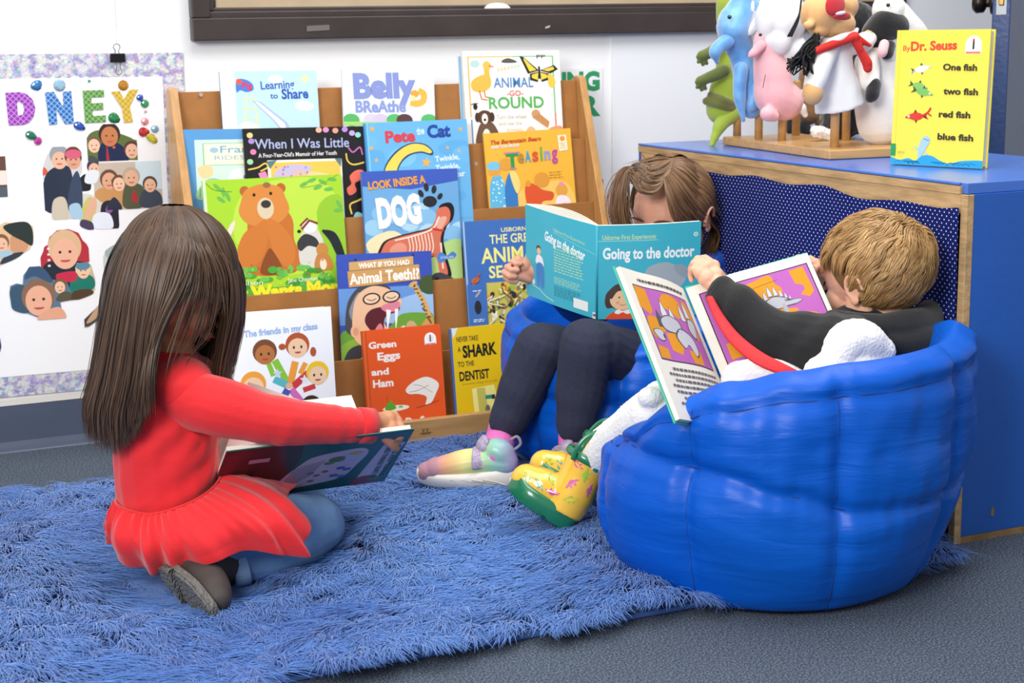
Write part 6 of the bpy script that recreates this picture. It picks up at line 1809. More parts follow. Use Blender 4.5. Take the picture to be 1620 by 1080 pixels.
# puffed ridge where the sleeve is set in
# skirt: sheet from the waist seam spreading over hips and thighs
wl = [at(184, 796, Y=2.42), at(200, 806, Y=2.385), at(235, 813, Y=2.36), at(270, 806, Y=2.345), at(310, 790, Y=2.34), at(340, 768, Y=2.36), at(352, 744, Y=2.40), at(345, 738, Y=2.47), at(300, 750, Y=2.52), at(230, 770, Y=2.52), at(190, 785, Y=2.48)]
hm = [at(186, 862, Y=2.43), at(215, 893, Y=2.375), at(262, 903, Y=2.335), at(322, 888, Y=2.285), at(400, 872, Y=2.265), at(480, 876, Y=2.275), at(464, 795, Y=2.36), at(448, 768, Y=2.46), at(340, 800, Y=2.60), at(240, 840, Y=2.58), at(190, 850, Y=2.50)]
md = [at(183, 835, Y=2.425), at(196, 850, Y=2.36), at(240, 862, Y=2.325), at(295, 850, Y=2.295), at(360, 828, Y=2.275), at(420, 812, Y=2.275), at(418, 768, Y=2.36), at(395, 752, Y=2.46), at(320, 770, Y=2.57), at(235, 800, Y=2.56), at(186, 820, Y=2.49)]
def ringc(pts, n):
    m = len(pts); out = []
    for i in range(n):
        t = i / n * m; k = int(t); f = t - k
        p0, p1, p2, p3 = pts[(k - 1) % m], pts[k % m], pts[(k + 1) % m], pts[(k + 2) % m]
        out.append(0.5 * ((2 * p1) + (p2 - p0) * f + (2 * p0 - 5 * p1 + 4 * p2 - p3) * f * f + (3 * p1 - p0 - 3 * p2 + p3) * f ** 3))
    return out
NR, NC = 34, 260
a0, a1, a2 = ringc(wl, NC), ringc(md, NC), ringc(hm, NC)
cen = at(290, 820, Y=2.44)
V = []
for i in range(NR + 1):
    t = i / NR
    for j in range(NC):
        p = a0[j] * (2 * (t - .5) * (t - 1)) + a1[j] * (-4 * t * (t - 1)) + a2[j] * (2 * t * (t - .5))
        o_ = (p - cen); o_.z *= .3; o_ = o_.normalized()
        ph = j / NC * 2 * PI
        g1 = math.sin(ph * 34 + 2.2 * math.sin(ph * 5) + 1.5 * math.sin(ph * 3 + 1)) * .0048 * math.exp(-t * 2.4)
        g2 = math.sin(ph * 13 + 1.6 * math.sin(ph * 4 + t * 1.5) + 2.5 * t) * .014 * t * (1 - .25 * t)
        g3 = mnoise.noise(Vector((p.x * 14, p.y * 14, p.z * 14))) * .007 * t
        puff = .010 * math.sin(min(1, t * 1.2) * PI * .8)
        q = p + o_ * (g1 + g2 + g3 + puff)
        V.append((q.x, q.y, max(q.z, .022)))
F = [(i * NC + j, (i + 1) * NC + j, (i + 1) * NC + (j + 1) % NC, i * NC + (j + 1) % NC) for i in range(NR) for j in range(NC)]
sk_ = MB().add(V, F).build('dress_skirt', m_red1, girl1, smooth=True)
md_ = sk_.modifiers.new('th', 'SOLIDIFY'); md_.thickness = .003; md_.offset = -1
sk_.modifiers.new('s', 'SUBSURF').levels = 1
MB().tube(ringc(wl, 120) + [ringc(wl, 120)[0]], .0022, 8).build('waist_seam', m_red1, girl1, smooth=True)
# sleeves
def fs(p, n):
    v = vnoise(p, 26, 8) * .002
    q = p - npv(elN); d = npv((wrN - elN).normalized()); s_ = q @ d
    v += np.sin(s_ * 110 + vnoise(p, 20, 3) * 3) * .0008 * np.exp(-(s_ / .05) ** 2)
    v += np.sin((s_ - .1) * 200 + vnoise(p, 25, 5) * 3) * .0008 * np.exp(-((s_ - .13) / .035) ** 2)
    return v
mb = MB(); mb.chain([(at(290, 622, Y=2.375), .047), (at(312, 634, Y=2.36), .047), (at(345, 643, Y=2.335), .046), (at(430, 664, Y=2.315), .039), (at(510, 670, Y=2.325), .0325), (at(578, 673, Y=2.335), .0275)])
sl = organic(mb, 'sleeve', m_red1, girl1, .003, 5, fn=fs)
mb = MB(); dW = (wrN - at(510, 670, Y=2.325)).normalized()
mb.tube([wrN - dW * .014, wrN - dW * .012, wrN + dW * .012, wrN + dW * .013, wrN + dW * .006], [.0275, .0292, .0288, .0262, .022], 28, flat=ZV)
mb.build('cuff', m_red1, girl1, smooth=True)
mb = MB(); mb.chain([(at(312, 612, Y=2.50), .048), (elF, .038), (wrF, .027)])
organic(mb, 'sleeve', m_red1, girl1, .004, 5)
# jeans
def fj(p, n): return vnoise(p * np.array([1, 1, 1.4]), 46, 9) * .0018
mb = MB(); mb.chain([(hip_n, .065), (at(400, 830, Y=2.37), .052), (kn_n + Vector((0, 0, .002)), .050)]); mb.chain([(kn_n + Vector((0.002, 0, 0)), .049), (at(440, 868, Z=.055), .044), (an_n, .036)])
organic(mb, 'jeans_leg', m_jean_light, girl1, .0035, 6, fn=fj)
mb = MB(); mb.chain([(hip_f, .07), (at(390, 800, Y=2.53), .06), (kn_f, .052)]); mb.chain([(kn_f, .05), (an_f, .036)])
organic(mb, 'jeans_leg', m_jean_light, girl1, .0035, 6, fn=fj)
ad = (at(385, 884, Z=.05) - at(362, 892, Z=.045)).normalized()
c_ = at(374, 889, Z=.047)
mb = MB(); mb.tube([c_ - ad * .013, c_ - ad * .011, c_ + ad * .011, c_ + ad * .013], [.035, .039, .040, .037], 28); mb.build('jeans_cuff', mk('denim_cuff', '#8fb0d2', .85, bump=.5, bscale=500), girl1, smooth=True)
# boots: dark leather upper with a thick ridged rubber sole
m_boot = mk('dark_brown_suede', '#3b3330', .7, bump=.3, bscale=160, var=.2, vscale=14)
m_sole, nt, b = mat_new('grey_rubber_sole')
tc = nt.nodes.new('ShaderNodeTexCoord'); wv_ = nt.nodes.new('ShaderNodeTexWave'); wv_.inputs['Scale'].default_value = 60; wv_.inputs['Distortion'].default_value = 9; wv_.inputs['Detail Scale'].default_value = 1.5
nt.links.new(tc.outputs['Object'], wv_.inputs['Vector']); bp = nt.nodes.new('ShaderNodeBump'); bp.inputs['Strength'].default_value = .8; bp.inputs['Distance'].default_value = .003
nt.links.new(wv_.outputs['Fac'], bp.inputs['Height']); nt.links.new(bp.outputs['Normal'], b.inputs['Normal']); b.inputs['Base Color'].default_value = (*hexc('#6d6a66'), 1); b.inputs['Roughness'].default_value = .8
def boot_brown(ankle, heel, toe, sole_n, parent):
    """heel/toe = ends of the sole's ground line, sole_n = outward normal of the tread"""
    d = (toe - heel).normalized(); n = (sole_n - d * sole_n.dot(d)).normalized(); y = d.cross(n)
    L = (toe - heel).length
    mb = MB()
    mb.chain([(heel + d * .026 - n * .034, .026), (heel + d * .07 - n * .034, .029), (heel + d * (L * .68) - n * .027, .028), (toe - d * .024 - n * .022, .021)])
    mb.chain([(heel + d * .03 - n * .036, .029), ((heel + d * .03 - n * .04) * .5 + ankle * .5, .033), (ankle, .036)])
    organic(mb, 'boot_upper', m_boot, parent, .003, 5, fn=cloth_noise(60, .0012, 3))
    # sole outline
    out = []
    for q in range(40):
        a = 2 * PI * q / 40; x = (1 - math.cos(a)) / 2
        wd = (.024 + .009 * math.sin(PI * (x * .9 + .05)) + .006 * math.exp(-((x - .72) / .2) ** 2)) * abs(math.sin(a)) ** .45 * (1 if math.sin(a) >= 0 else -1)
        out.append((x * (L + .004) - .002, wd))
    for (z0, z1, x0, x1, nm) in ((-.010, 0.0, 0, 1, 'boot_sole'), (0.0, .010, 0, .30, 'boot_heel'), (0.0, .004, .36, 1, 'boot_tread')):
        o2 = []
        for (x, w_) in out:
            xx = min(max(x, x0 * L - .002), x1 * L + .002); o2.append((xx, w_ * (1 if nm == 'boot_sole' else .95)))
        k = len(o2)
        vs = [heel + d * x + y * w_ + n * z0 for x, w_ in o2] + [heel + d * x + y * w_ + n * z1 for x, w_ in o2]
        mbs = MB().add(vs, [tuple(range(k))[::-1], tuple(range(k, 2 * k))] + [(i, (i + 1) % k, k + (i + 1) % k, k + i) for i in range(k)])
        o = mbs.build(nm, m_sole, parent)
        bm = bmesh.new(); bm.from_mesh(o.data); bmesh.ops.remove_doubles(bm, verts=bm.verts, dist=.00002); bmesh.ops.recalc_face_normals(bm, faces=bm.faces); bm.to_mesh(o.data); bm.free()
boot_brown(an_n, at(262, 903, Z=.06), at(338, 972, Z=.028), dirv(-.72, -.55, -.38), girl1)
boot_brown(an_f, at(195, 800, Z=.05), at(215, 770, Z=.03), dirv(-.8, .2, -.3), girl1)

# --- hair: guide curves combed over the head, strands filled in between
def comb(parent, groups, head_c, mat, c0, c1, wd=.0030, name='hair', jit=.003, rseed=0, mid_off=None, fly=.0, push=None):
    """groups: (guides, n, depth range, length range); every guide is a list of points; same count everywhere"""
    O_, N_, W_, C_ = [], [], [], []
    K = 30
    for (guides, n, dep, lr) in groups:
        G = []
        for g in guides:
            P = smooth_chain(g, None, 8); idx = np.linspace(0, len(P) - 1, 64)
            arr = np.array([[p.x, p.y, p.z] for p in P])
            G.append(np.stack([np.interp(idx, np.arange(len(P)), arr[:, k]) for k in range(3)], 1))
        G = np.array(G); m = len(G)
        u = RNG.uniform(0, m - 1, n); i = np.minimum(u.astype(int), m - 2); f = (u - i)[:, None, None]
        # smooth across guides
        im = np.maximum(i - 1, 0); ip = np.minimum(i + 2, m - 1)
        p0, p1, p2, p3 = G[im], G[i], G[i + 1], G[ip]
        S = 0.5 * ((2 * p1) + (p2 - p0) * f + (2 * p0 - 5 * p1 + 4 * p2 - p3) * f * f + (3 * p1 - p0 - 3 * p2 + p3) * f ** 3)
        L = RNG.uniform(lr[0], lr[1], n)
        q = np.linspace(0, 1, K)[None] * L[:, None] * 63
        i0 = np.floor(q).astype(int).clip(0, 62); fr = (q - i0)[:, :, None]; ar = np.arange(n)[:, None]
        S = S[ar, i0] * (1 - fr) + S[ar, i0 + 1] * fr
        hc = npv(head_c)[None, None]
        nn = S - hc
        low = np.clip((hc[..., 2] - S[..., 2] - .03) / .1, 0, 1)[..., None]
        ax = hc.copy() * np.ones_like(S); ax[..., 2] = S[..., 2]
        if mid_off is not None: ax = ax + npv(mid_off)[None, None] * low
        nn = nn * (1 - low) + (S - ax) * low
        nn /= np.linalg.norm(nn, axis=2, keepdims=True) + 1e-9
        d = RNG.uniform(dep[0], dep[1], n)[:, None, None]
        t = np.linspace(0, 1, K)[None, :, None]
        S = S - nn * d * np.minimum(1, t * 5)
        S = S + RNG.normal(size=(n, 1, 3)) * jit * np.minimum(1, t * 2) + np.sin(t * 6 + RNG.uniform(0, 6, (n, 1, 1))) * RNG.normal(size=(n, 1, 3)) * jit * .8 * t
        if fly:
            k = (RNG.random(n) < .10)[:, None, None]; S = S + k * RNG.normal(size=(n, 1, 3)) * fly * t ** 1.5
        if push is not None:
            pc, pR, pr = push
            off = (.001 + .008 * RNG.random(n))[:, None]
            q_ = (S - pc) @ pR; rr_ = pr[None, None] + off[:, :, None]; kq = np.sqrt(((q_ / rr_) ** 2).sum(2)); ins = kq < 1
            q_ = np.where(ins[..., None], q_ / np.maximum(kq, 1e-6)[..., None], q_); S = pc + q_ @ pR.T
        w_ = (wd * RNG.uniform(.45, 1.2, n))[:, None] * (1 - .85 * np.linspace(0, 1, K)[None] ** 4)
        # tone follows locks so the hair reads in bands
        band = .5 + .5 * np.sin(u * 21 + RNG.normal(size=n) * .6)
        tone = np.clip(.55 * RNG.random(n) + .45 * band, 0, 1)[:, None]
        O_.append(S); N_.append(nn); W_.append(w_); C_.append(np.array(hexc(c0)) * (1 - tone) + np.array(hexc(c1)) * tone)
    return ribbons(np.concatenate(O_), np.concatenate(W_), np.concatenate(C_), name, mat, parent, np.concatenate(N_))

MY = 2.42
def gd(*pts): return [at(p[0], p[1], Y=p[2]) for p in pts]
GA = [gd((258, 340, 2.42), (210, 368, 2.42), (180, 425, 2.41), (163, 505, 2.41), (147, 585, 2.415), (134, 645, 2.42), (140, 702, 2.42)),
      gd((262, 338, 2.41), (218, 368, 2.385), (193, 430, 2.36), (178, 510, 2.37), (163, 595, 2.38), (150, 655, 2.39), (156, 712, 2.395)),
      gd((266, 336, 2.41), (234, 372, 2.36), (212, 440, 2.335), (200, 520, 2.335), (188, 600, 2.345), (176, 660, 2.355), (182, 722, 2.365)),
      gd((270, 336, 2.405), (250, 378, 2.345), (232, 450, 2.318), (222, 530, 2.318), (215, 600, 2.325), (206, 645, 2.335), (205, 700, 2.345)),
      gd((274, 336, 2.405), (262, 384, 2.335), (245, 455, 2.312), (231, 530, 2.315), (226, 590, 2.32), (219, 640, 2.325), (214, 690, 2.335)),
      gd((279, 336, 2.405), (280, 388, 2.335), (262, 452, 2.31), (241, 515, 2.31), (232, 570, 2.315), (226, 620, 2.315), (222, 672, 2.32)),
      gd((284, 337, 2.405), (300, 390, 2.335), (290, 445, 2.318), (262, 500, 2.31), (245, 545, 2.31), (238, 595, 2.30), (236, 650, 2.305))]
GB = [gd((287, 337, 2.405), (326, 392, 2.345), (345, 440, 2.335), (344, 492, 2.33), (330, 535, 2.33), (306, 560, 2.33), (292, 580, 2.335)),
      gd((292, 337, 2.41), (346, 388, 2.365), (366, 440, 2.355), (366, 495, 2.35), (357, 540, 2.35), (347, 585, 2.35), (342, 612, 2.355)),
      gd((296, 338, 2.415), (356, 389, 2.39), (378, 440, 2.385), (379, 500, 2.38), (371, 545, 2.385), (360, 592, 2.39), (352, 628, 2.39)),
      gd((298, 339, 2.42), (361, 390, 2.42), (384, 440, 2.42), (384, 500, 2.42), (375, 548, 2.42), (364, 597, 2.42), (356, 634, 2.42))]
def mir(G): return [[Vector((p.x, p.y, p.z)) + (Vector((0, 2 * (MY - p.y), 0)) if p.y < MY else Vector((0, 0, 0))) for p in g] for g in G]
m_hair1 = hair_mat('dark_brown_hair', .42, .4)
mb = MB(); mb.ell(hc1 + (-ff * .016 + uu * .019), (.0755, .083, .076), rotm(ff, ll, uu), 40, 28)
mb.build('hair_underlayer', mk('hair_dark', '#463529', .5), girl1, smooth=True)
comb(girl1, [(GA, 3300, (0, .016), (.82, 1.0)), ([GA[6], GB[0]], 520, (.0, .010), (.32, .46)), ([GA[6], GB[0]], 26, (.0, .008), (.7, .95)), (GB[:2], 200, (0, .008), (.38, .55)), (GB[1:], 1100, (0, .012), (.82, 1.0)),
             (mir(GA), 1500, (0, .016), (.8, 1.0)), ([mir(GA)[6], mir(GB)[0]], 300, (0, .01), (.38, .6)), (mir(GB), 900, (0, .012), (.8, 1.0)), ([GA[0], mir(GA)[1]], 500, (0, .02), (.8, 1.0))],
     hc1, m_hair1, '#1f1611', '#664c3a', wd=.0030, jit=.0026, mid_off=-RV * .06, fly=.006, push=(npv(hc1 + (-ff * .016 + uu * .022)), npR(ff, ll, uu), np.array([.0765, .084, .077])))
PRESS += [(pel1.x, pel1.y, .17, .8), (kn_n.x, kn_n.y, .09, .8), (an_n.x, an_n.y - .03, .09, .8)]

# ================================================================= large book held open on the lap
m_tealb = mk('dark_teal_cover', '#12504c', .35, coat=.3)
Ub = dirv(1, .43, 0.0)
S1 = at(608, 760, Y=2.465); BL_ = .305; S0 = S1 - Ub * BL_
Vn = (RV * .052 - AV * .150 + ZV * .125); Vn = Vn - Ub * Vn.dot(Ub); Vn = Vn.normalized() * .205
bk = thing('picture_book', 'large dark green book lying open in the lap of the child in red', 'book', (S0 + S1) / 2 - Vector((0, 0, .002)))
Nn = Ub.cross(Vn).normalized()
if Nn.dot(FW) > 0: Nn = -Nn        # outer side faces the room
MB().obox(S0, Ub * BL_, Vn, -Nn * .0025).build('front_cover', m_tealb, bk, bevel=.0008)
MB().obox(S0 + Ub * .003 + Vn * .004 - Nn * .0027, Ub * (BL_ - .006), Vn * .965, -Nn * .009).build('pages', PAGES, bk)
Wn = (RV * -.03 + AV * .155 + ZV * .10); Wn = Wn - Ub * Wn.dot(Ub); Wn = Wn.normalized() * .205
N2_ = Ub.cross(Wn).normalized()
if N2_.z < 0: N2_ = -N2_
MB().obox(S0, Ub * BL_, Wn, N2_ * .0025).build('back_cover', m_tealb, bk, bevel=.0008)
MB().obox(S0 + Ub * .003 + Wn * .004 + N2_ * .0027, Ub * (BL_ - .006), Wn * .965, N2_ * .008).build('pages', PAGES, bk)
# a leaf being turned: sheet from the spine up to a free edge
e0, e1 = at(393, 604, Y=2.50), at(640, 690, Y=2.52)
V = []; n_u, n_v = 16, 12
for i in range(n_u + 1):
    for j in range(n_v + 1):
        a = S0 + Ub * (.004 + (BL_ - .008) * i / n_u); b_ = e0 + (e1 - e0) * (i / n_u); t = j / n_v
        p = a * (1 - t) + b_ * t + (AV * .02 + ZV * .012) * math.sin(PI * t)
        V.append(p)
F = [(i * (n_v + 1) + j, (i + 1) * (n_v + 1) + j, (i + 1) * (n_v + 1) + j + 1, i * (n_v + 1) + j + 1) for i in range(n_u) for j in range(n_v)]
lf = MB().add(V, F).build('turning_page', mk('white_page', '#f6f3ee', .6), bk, smooth=True)
A = Art(BL_, .205)      # outer cover print: x along the spine, y from the outer edge down to the spine
A.rect(0, 0, 1, 1, '#124f4b'); A.blob([(-.1, -.1), (.34, -.1), (.42, .3), (.36, .7), (.3, 1.1), (-.1, 1.1)], '#2a2426'); A.blob([(.0, .1), (.28, .0), (.34, .4), (.2, .7), (.02, .6)], '#47262a')
A.blob([(.33, .98), (.36, .70), (.44, .42), (.50, .30), (.66, .24), (.76, .24), (.80, .34), (.77, .55), (.72, .78), (.58, .86), (.45, .90), (.40, 1.0)], '#b9a6b8')
A.poly([(.87, .22), (.99, .22), (.93, .98), (.80, .98)], '#b9a6b8')
A.blob([(.79, .95), (.82, .84), (.9, .83), (.95, .9), (.92, .99), (.8, 1.0)], '#7a2f34'); A.ell(.92, .9, .03, .03, '#3e6a48')
for i in range(9): A.line([(.37 + i * .018, .93 - i * .03), (.42 + i * .018, .48 - i * .012)], .005, '#5c4e60')
A.ell(.64, .4, .05, .035, '#4e6e4c'); A.ell(.60, .46, .03, .02, '#5c7a50'); A.rect(.68, .33, .78, .46, '#a8a4c4'); A.ell(.73, .32, .04, .02, '#b89a3c')
for (x, y) in ((.66, .56), (.7, .6), (.64, .7), (.69, .74)): A.rect(x, y, x + .045, y + .05, '#3c62a8')
for (x, y) in ((.52, .62), (.56, .68), (.54, .78), (.6, .62)): A.ell(x, y, .02, .015, '#8c5462')
A.rect(.14, .2, .25, .27, '#b48a9c')
for i in range(10): A.line([(.06 + i * .02, .4), (.06 + i * .02, .8)], .004, '#3c3a3c')
A.vtext('CARS AND TRUCKS', .945, .26, .86, .030, '#2c5a58', bold=.04)
A.vtext('AND THINGS THAT GO', .895, .26, .9, .030, '#2c5a58', bold=.04)
O_ = S0 + Vn + Nn * .0001
A.emit(O_, Ub, -Vn.normalized(), Nn, bk)
# ================================================================= child behind the turquoise book
skin2 = skin_mat('skin_light', '#e0a78c', '#d89a80')
YB = 2.80
hc2 = at(1060, 338, Y=YB); f2 = dirv(-.52, -.72, -.34); u2 = dirv(-.12, -.25, .95)
neck2 = at(1078, 410, Y=YB + .02); chest2 = at(1075, 480, Y=YB + .01); pel2 = at(1062, 600, Y=YB - .01)
sR, eR, wR = at(1030, 425, Y=YB - .02), at(930, 490, Y=2.84), at(850, 432, Y=2.815)
sL, eL, wL = at(1128, 425, Y=YB + .02), at(1150, 500, Y=2.70), at(1105, 470, Y=2.66)
k1, a1_ = at(856, 548, Y=2.70), at(792, 694, Y=2.735)
k2, a2_ = at(928, 543, Y=2.575), at(908, 702, Y=2.60)
h1, h2 = at(1000, 600, Y=2.80), at(1075, 612, Y=2.74)
mb = MB()
f2, l2, u2, PH2 = head_shapes(mb, hc2, f2, u2, 1.0)
mb.chain([(hc2 - u2 * .05 - f2 * .015, .036), (neck2, .031), (at(1080, 425, Y=YB + .02), .042)])
mb.chain([(at(1080, 435, Y=YB + .02), .045), (chest2, .06), (pel2, .062)])
mb.chain([(sR, .028), (eR, .023), (wR, .017)]); mb.chain([(sL, .028), (eL, .023), (wL, .017)])
mb.chain([(h1, .05), (k1, .036)]); mb.cap(k1, .034, a1_, .024); mb.chain([(h2, .05), (k2, .036)]); mb.cap(k2, .034, a2_, .024)
# right hand: fingers wrap from behind over the edge of the cover
hand_shapes(mb, at(850, 428, Y=2.815), dirv(-.75, -.1, .12), dirv(-.35, .85, .3), 1, 1.0, curls=[(40, 85, 60)] * 4, thumb=(30, 20), thumb_out=-.2)
hand_shapes(mb, wL, dirv(-.3, -.4, .7), dirv(.5, -.6, .2), -1, .9, curl=(40, 60, 30))
girl2 = organic(mb, 'person', skin2, None, .0022, 3, loc=(pel2.x, pel2.y, 0))
tag(girl2, 'child with tied brown hair and dark leggings holding a turquoise book before the face', 'person')
face_parts(girl2, PH2, 1.0, closed=True, brow='#5a3c2a')
m_pinkshirt = mk('pale_pink_cotton', '#eedbe0', .85, bump=.3, bscale=300)
m_bluetop = mk('blue_jacket_cloth', '#1049a8', .6, bump=.3, bscale=200)
mb = MB(); mb.chain([(at(1080, 432, Y=YB + .02), .05), (chest2, .072), (at(1060, 540, Y=YB - .02), .074), (at(1050, 575, Y=YB - .03), .07)])
organic(mb, 'shirt', m_pinkshirt, girl2, .004, 6, fn=cloth_noise(40, .003, 5))
mb = MB(); mb.chain([(at(1140, 418, Y=YB + .03), .042), (at(1160, 470, Y=2.76), .04), (eL + Vector((.01, 0, 0)), .036)]); mb.chain([(eL, .034), (wL, .026)]); mb.ell(at(1118, 415, Y=YB + .02), (.05, .05, .03))
organic(mb, 'sleeve', m_bluetop, girl2, .004, 5, fn=cloth_noise(40, .003, 6))
mb = MB(); mb.chain([(sR, .04), (eR, .034), (wR + (eR - wR) * .2, .026)])
organic(mb, 'sleeve', m_bluetop, girl2, .004, 5)
# leggings
def fl(kp):
    def fn(p, n):
        v = vnoise(p * np.array([1, 1, 1.3]), 55, 4) * .0012
        q = p - npv(kp); r = np.linalg.norm(q, axis=1)
        v += np.sin(q @ npv(dirv(.5, .2, .85)) * 420 + 2 * vnoise(p, 60, 2)) * .0012 * np.exp(-(r / .055) ** 2)
        return v
    return fn
for (h_, k_, a_) in ((h1, k1, a1_), (h2, k2, a2_)):
    mb = MB()
    mid = h_ * .5 + k_ * .5 + ZV * .0
    mb.chain([(h_, .076), (mid, .066), (k_ + (h_ - k_) * .08, .052)])
    mb.chain([(k_ + Vector((0, 0, -.004)), .0515), (k_ * .55 + a_ * .45 + AV * .004, .048), (a_ + (k_ - a_) * .28, .040), (a_ + (k_ - a_) * .19, .0375)])
    organic(mb, 'leggings_leg', m_jean_dark, girl2, .003, 6, fn=fl(k_ + (h_ - k_) * .12 - ZV * .04))
m_sock = mk('pink_knit_sock', '#e070b8', .9, bump=.7, bscale=260, stretch=(1, 1, .15))
def sneaker(ankle, heel, toe, parent, s=1.0, sock=True):
    d = (toe - heel); L = d.length; d.normalize(); y = d.cross(ZV).normalized(); n = y.cross(d).normalized()
    if n.z < 0: n = -n
    Q = lambda x, w_, z: heel + d * (x * L) + y * (w_ * s) + n * (z * s)
    if sock:
        mb = MB(); mb.chain([(ankle + (ankle - Q(.25, 0, .03)).normalized() * .045, .0315), (ankle, .030), (Q(.20, 0, .055), .026)]); organic(mb, 'sock', m_sock, parent, .0025, 3)
    # upper coloured in a band from toe to heel
    m, nt, b = mat_new('rainbow_sneaker_upper')
    at_ = nt.nodes.new('ShaderNodeVertexColor'); at_.layer_name = 'Col'
    nt.links.new(at_.outputs['Color'], b.inputs['Base Color']); b.inputs['Roughness'].default_value = .5; b.inputs['Coat Weight'].default_value = .2
    mb = MB()
    mb.chain([(Q(.12, 0, .040), .0265), (Q(.32, 0, .043), .0285), (Q(.52, 0, .038), .030), (Q(.72, 0, .029), .028), (Q(.88, 0, .022), .0225)])
    mb.chain([(Q(.11, 0, .045), .025), (Q(.15, 0, .060), .027), (Q(.19, 0, .064), .026)])
    up = organic(mb, 'sneaker_upper', m, parent, .0025, 4)
    co = np.empty(len(up.data.vertices) * 3, dtype=np.float32); up.data.vertices.foreach_get('co', co); co = co.reshape(-1, 3) + npv(world_loc(up) if up.parent else up.location)
    x = ((co - npv(heel)) @ npv(d)) / L
    stops = [(0, '#9a8fc4'), (.2, '#86bfae'), (.38, '#b9cf8a'), (.52, '#e8d88a'), (.68, '#e2a878'), (.80, '#c98a92'), (1, '#b98290')]
    C = np.stack([np.interp(x, [q[0] for q in stops], [hexc(q[1])[k] for q in stops]) for k in range(3)], 1)
    ca = up.data.color_attributes.new('Col', 'FLOAT_COLOR', 'POINT'); bf = np.ones((len(x), 4), dtype=np.float32); bf[:, :3] = C; ca.data.foreach_set('color', bf.ravel())
    # sole: swelling white foam
    def outline(k): 
        out = []
        for q in range(44):
            a = 2 * PI * q / 44; xx = (1 - math.cos(a)) / 2
            wd = (.025 + .0075 * math.sin(PI * min(1, xx * 1.05)) + .003 * math.exp(-((xx - .7) / .2) ** 2)) * abs(math.sin(a)) ** .5 * (1 if math.sin(a) >= 0 else -1)
            out.append((xx, wd * k))
        return out
    rows = []
    for (z, k, e_) in ((0.0, .90, .0), (.004, .97, .0), (.010, 1.04, .01), (.018, 1.05, .012), (.025, .96, .004)):
        rows.append([Q(x * (1 + 2 * e_) - e_, w_ * k, z * (1.0 + .35 * math.exp(-((x - .1) / .25) ** 2)) + (.009 * max(0, (x - .75) / .25) ** 2)) for x, w_ in outline(1)])
    m_ = len(rows[0]); vs = [p for r_ in rows for p in r_]
    fs = [(i * m_ + j, i * m_ + (j + 1) % m_, (i + 1) * m_ + (j + 1) % m_, (i + 1) * m_ + j) for i in range(4) for j in range(m_)] + [tuple(range(m_))[::-1], tuple(range(4 * m_, 5 * m_))]
    o = MB().add(vs, fs).build('sneaker_sole', mk('white_foam_sole', '#e6e0d6', .6, bump=.25, bscale=60), parent, smooth=True)
    bm = bmesh.new(); bm.from_mesh(o.data); bmesh.ops.remove_doubles(bm, verts=bm.verts, dist=.0001); bmesh.ops.recalc_face_normals(bm, faces=bm.faces); bm.to_mesh(o.data); bm.free()
    for k in range(4):   # wavy grooves on the sole wall
        x0 = .08 + k * .11
        MB().tube(smooth_chain([Q(x0, sgn * .0315, .006 + .003 * k) for sgn in (1,)] + [Q(x0 + .12, .034, .014), Q(x0 + .24, .0345, .018)], None, 4), .0012, 6).build('sole_groove', mk('foam_shadow_line', '#cfc8bd', .7), parent, smooth=True)
        MB().tube(smooth_chain([Q(x0, -.0315, .006 + .003 * k), Q(x0 + .12, -.034, .014), Q(x0 + .24, -.0345, .018)], None, 4), .0012, 6).build('sole_groove', mk('foam_shadow_line', '#cfc8bd', .7), parent, smooth=True)
    # toe cap, strap, laces, heel tab
    mb = MB(); mb.ell(Q(.885, 0, .0235), (.0245 * s, .0245 * s, .0222 * s)); mb.ell(Q(.80, 0, .027), (.0275 * s, .0275 * s, .0265 * s)); organic(mb, 'toe_cap', mk('dusty_pink_toe', '#b58490', .6, bump=.4, bscale=300), parent, .0025, 3)
    m_gl = mk('silver_lilac_glitter', '#a893b4', .45, bump=.8, bscale=700, metal=.25, col2='#c9bcd0', vscale=300)
    pts = [Q(.36, sg * w_, z) for sg, w_, z in ((1, .028, .038), (1, .0265, .052), (1, .012, .0665), (-1, .012, .0665), (-1, .0265, .052), (-1, .028, .038))]
    MB().tube(smooth_chain(pts, None, 5), [(.0025, .013)] * 26, 12, flat=None).build('strap', m_gl, parent, smooth=True)
    m_lace = mk('pink_lace', '#d8a8cc', .8)
    for i in range(4):
        x = .46 + i * .07; z = .063 - i * .0065
        MB().tube(smooth_chain([Q(x, .021, z - .008), Q(x + .02, 0, z + .001), Q(x, -.021, z - .008)], None, 4), .0022, 8).build('lace', m_lace, parent, smooth=True)
    mb = MB(); mb.ell(Q(.33, 0, .074), (.012, .018, .016)); mb.ell(Q(.31, 0, .084), (.008, .016, .012)); organic(mb, 'tongue', m_gl, parent, .0025, 3)
    MB().tube(smooth_chain([Q(.02, 0, .066), Q(-.05, 0, .078), Q(-.02, 0, .092), Q(.05, 0, .086)], None, 5), .0028, 8).build('heel_loop', mk('grey_heel_loop', '#8a8494', .6), parent, smooth=True)
sneaker(a1_, at(818, 765, Z=.026), at(662, 766, Z=.022), girl2)
sneaker(a2_, at(934, 762, Y=2.60), at(812, 784, Z=.03), girl2)
PRESS += [(at(740, 770, Z=.0).x, at(740, 770, Z=.0).y, .09, .8)]

# --- hair: brown, tied in two bunches with a black band
m_hair2 = hair_mat('brown_hair', .45, .5)
mb = MB(); mb.ell(hc2 + (-f2 * .018 + u2 * .026), (.0765, .083, .073), rotm(f2, l2, u2), 40, 28)
mb.build('hair_underlayer', mk('hair_brown_dark', '#3a281c', .6), girl2, smooth=True)
Yh = YB
H = lambda *pts: [at(p[0], p[1], Y=YB + p[2]) for p in pts]
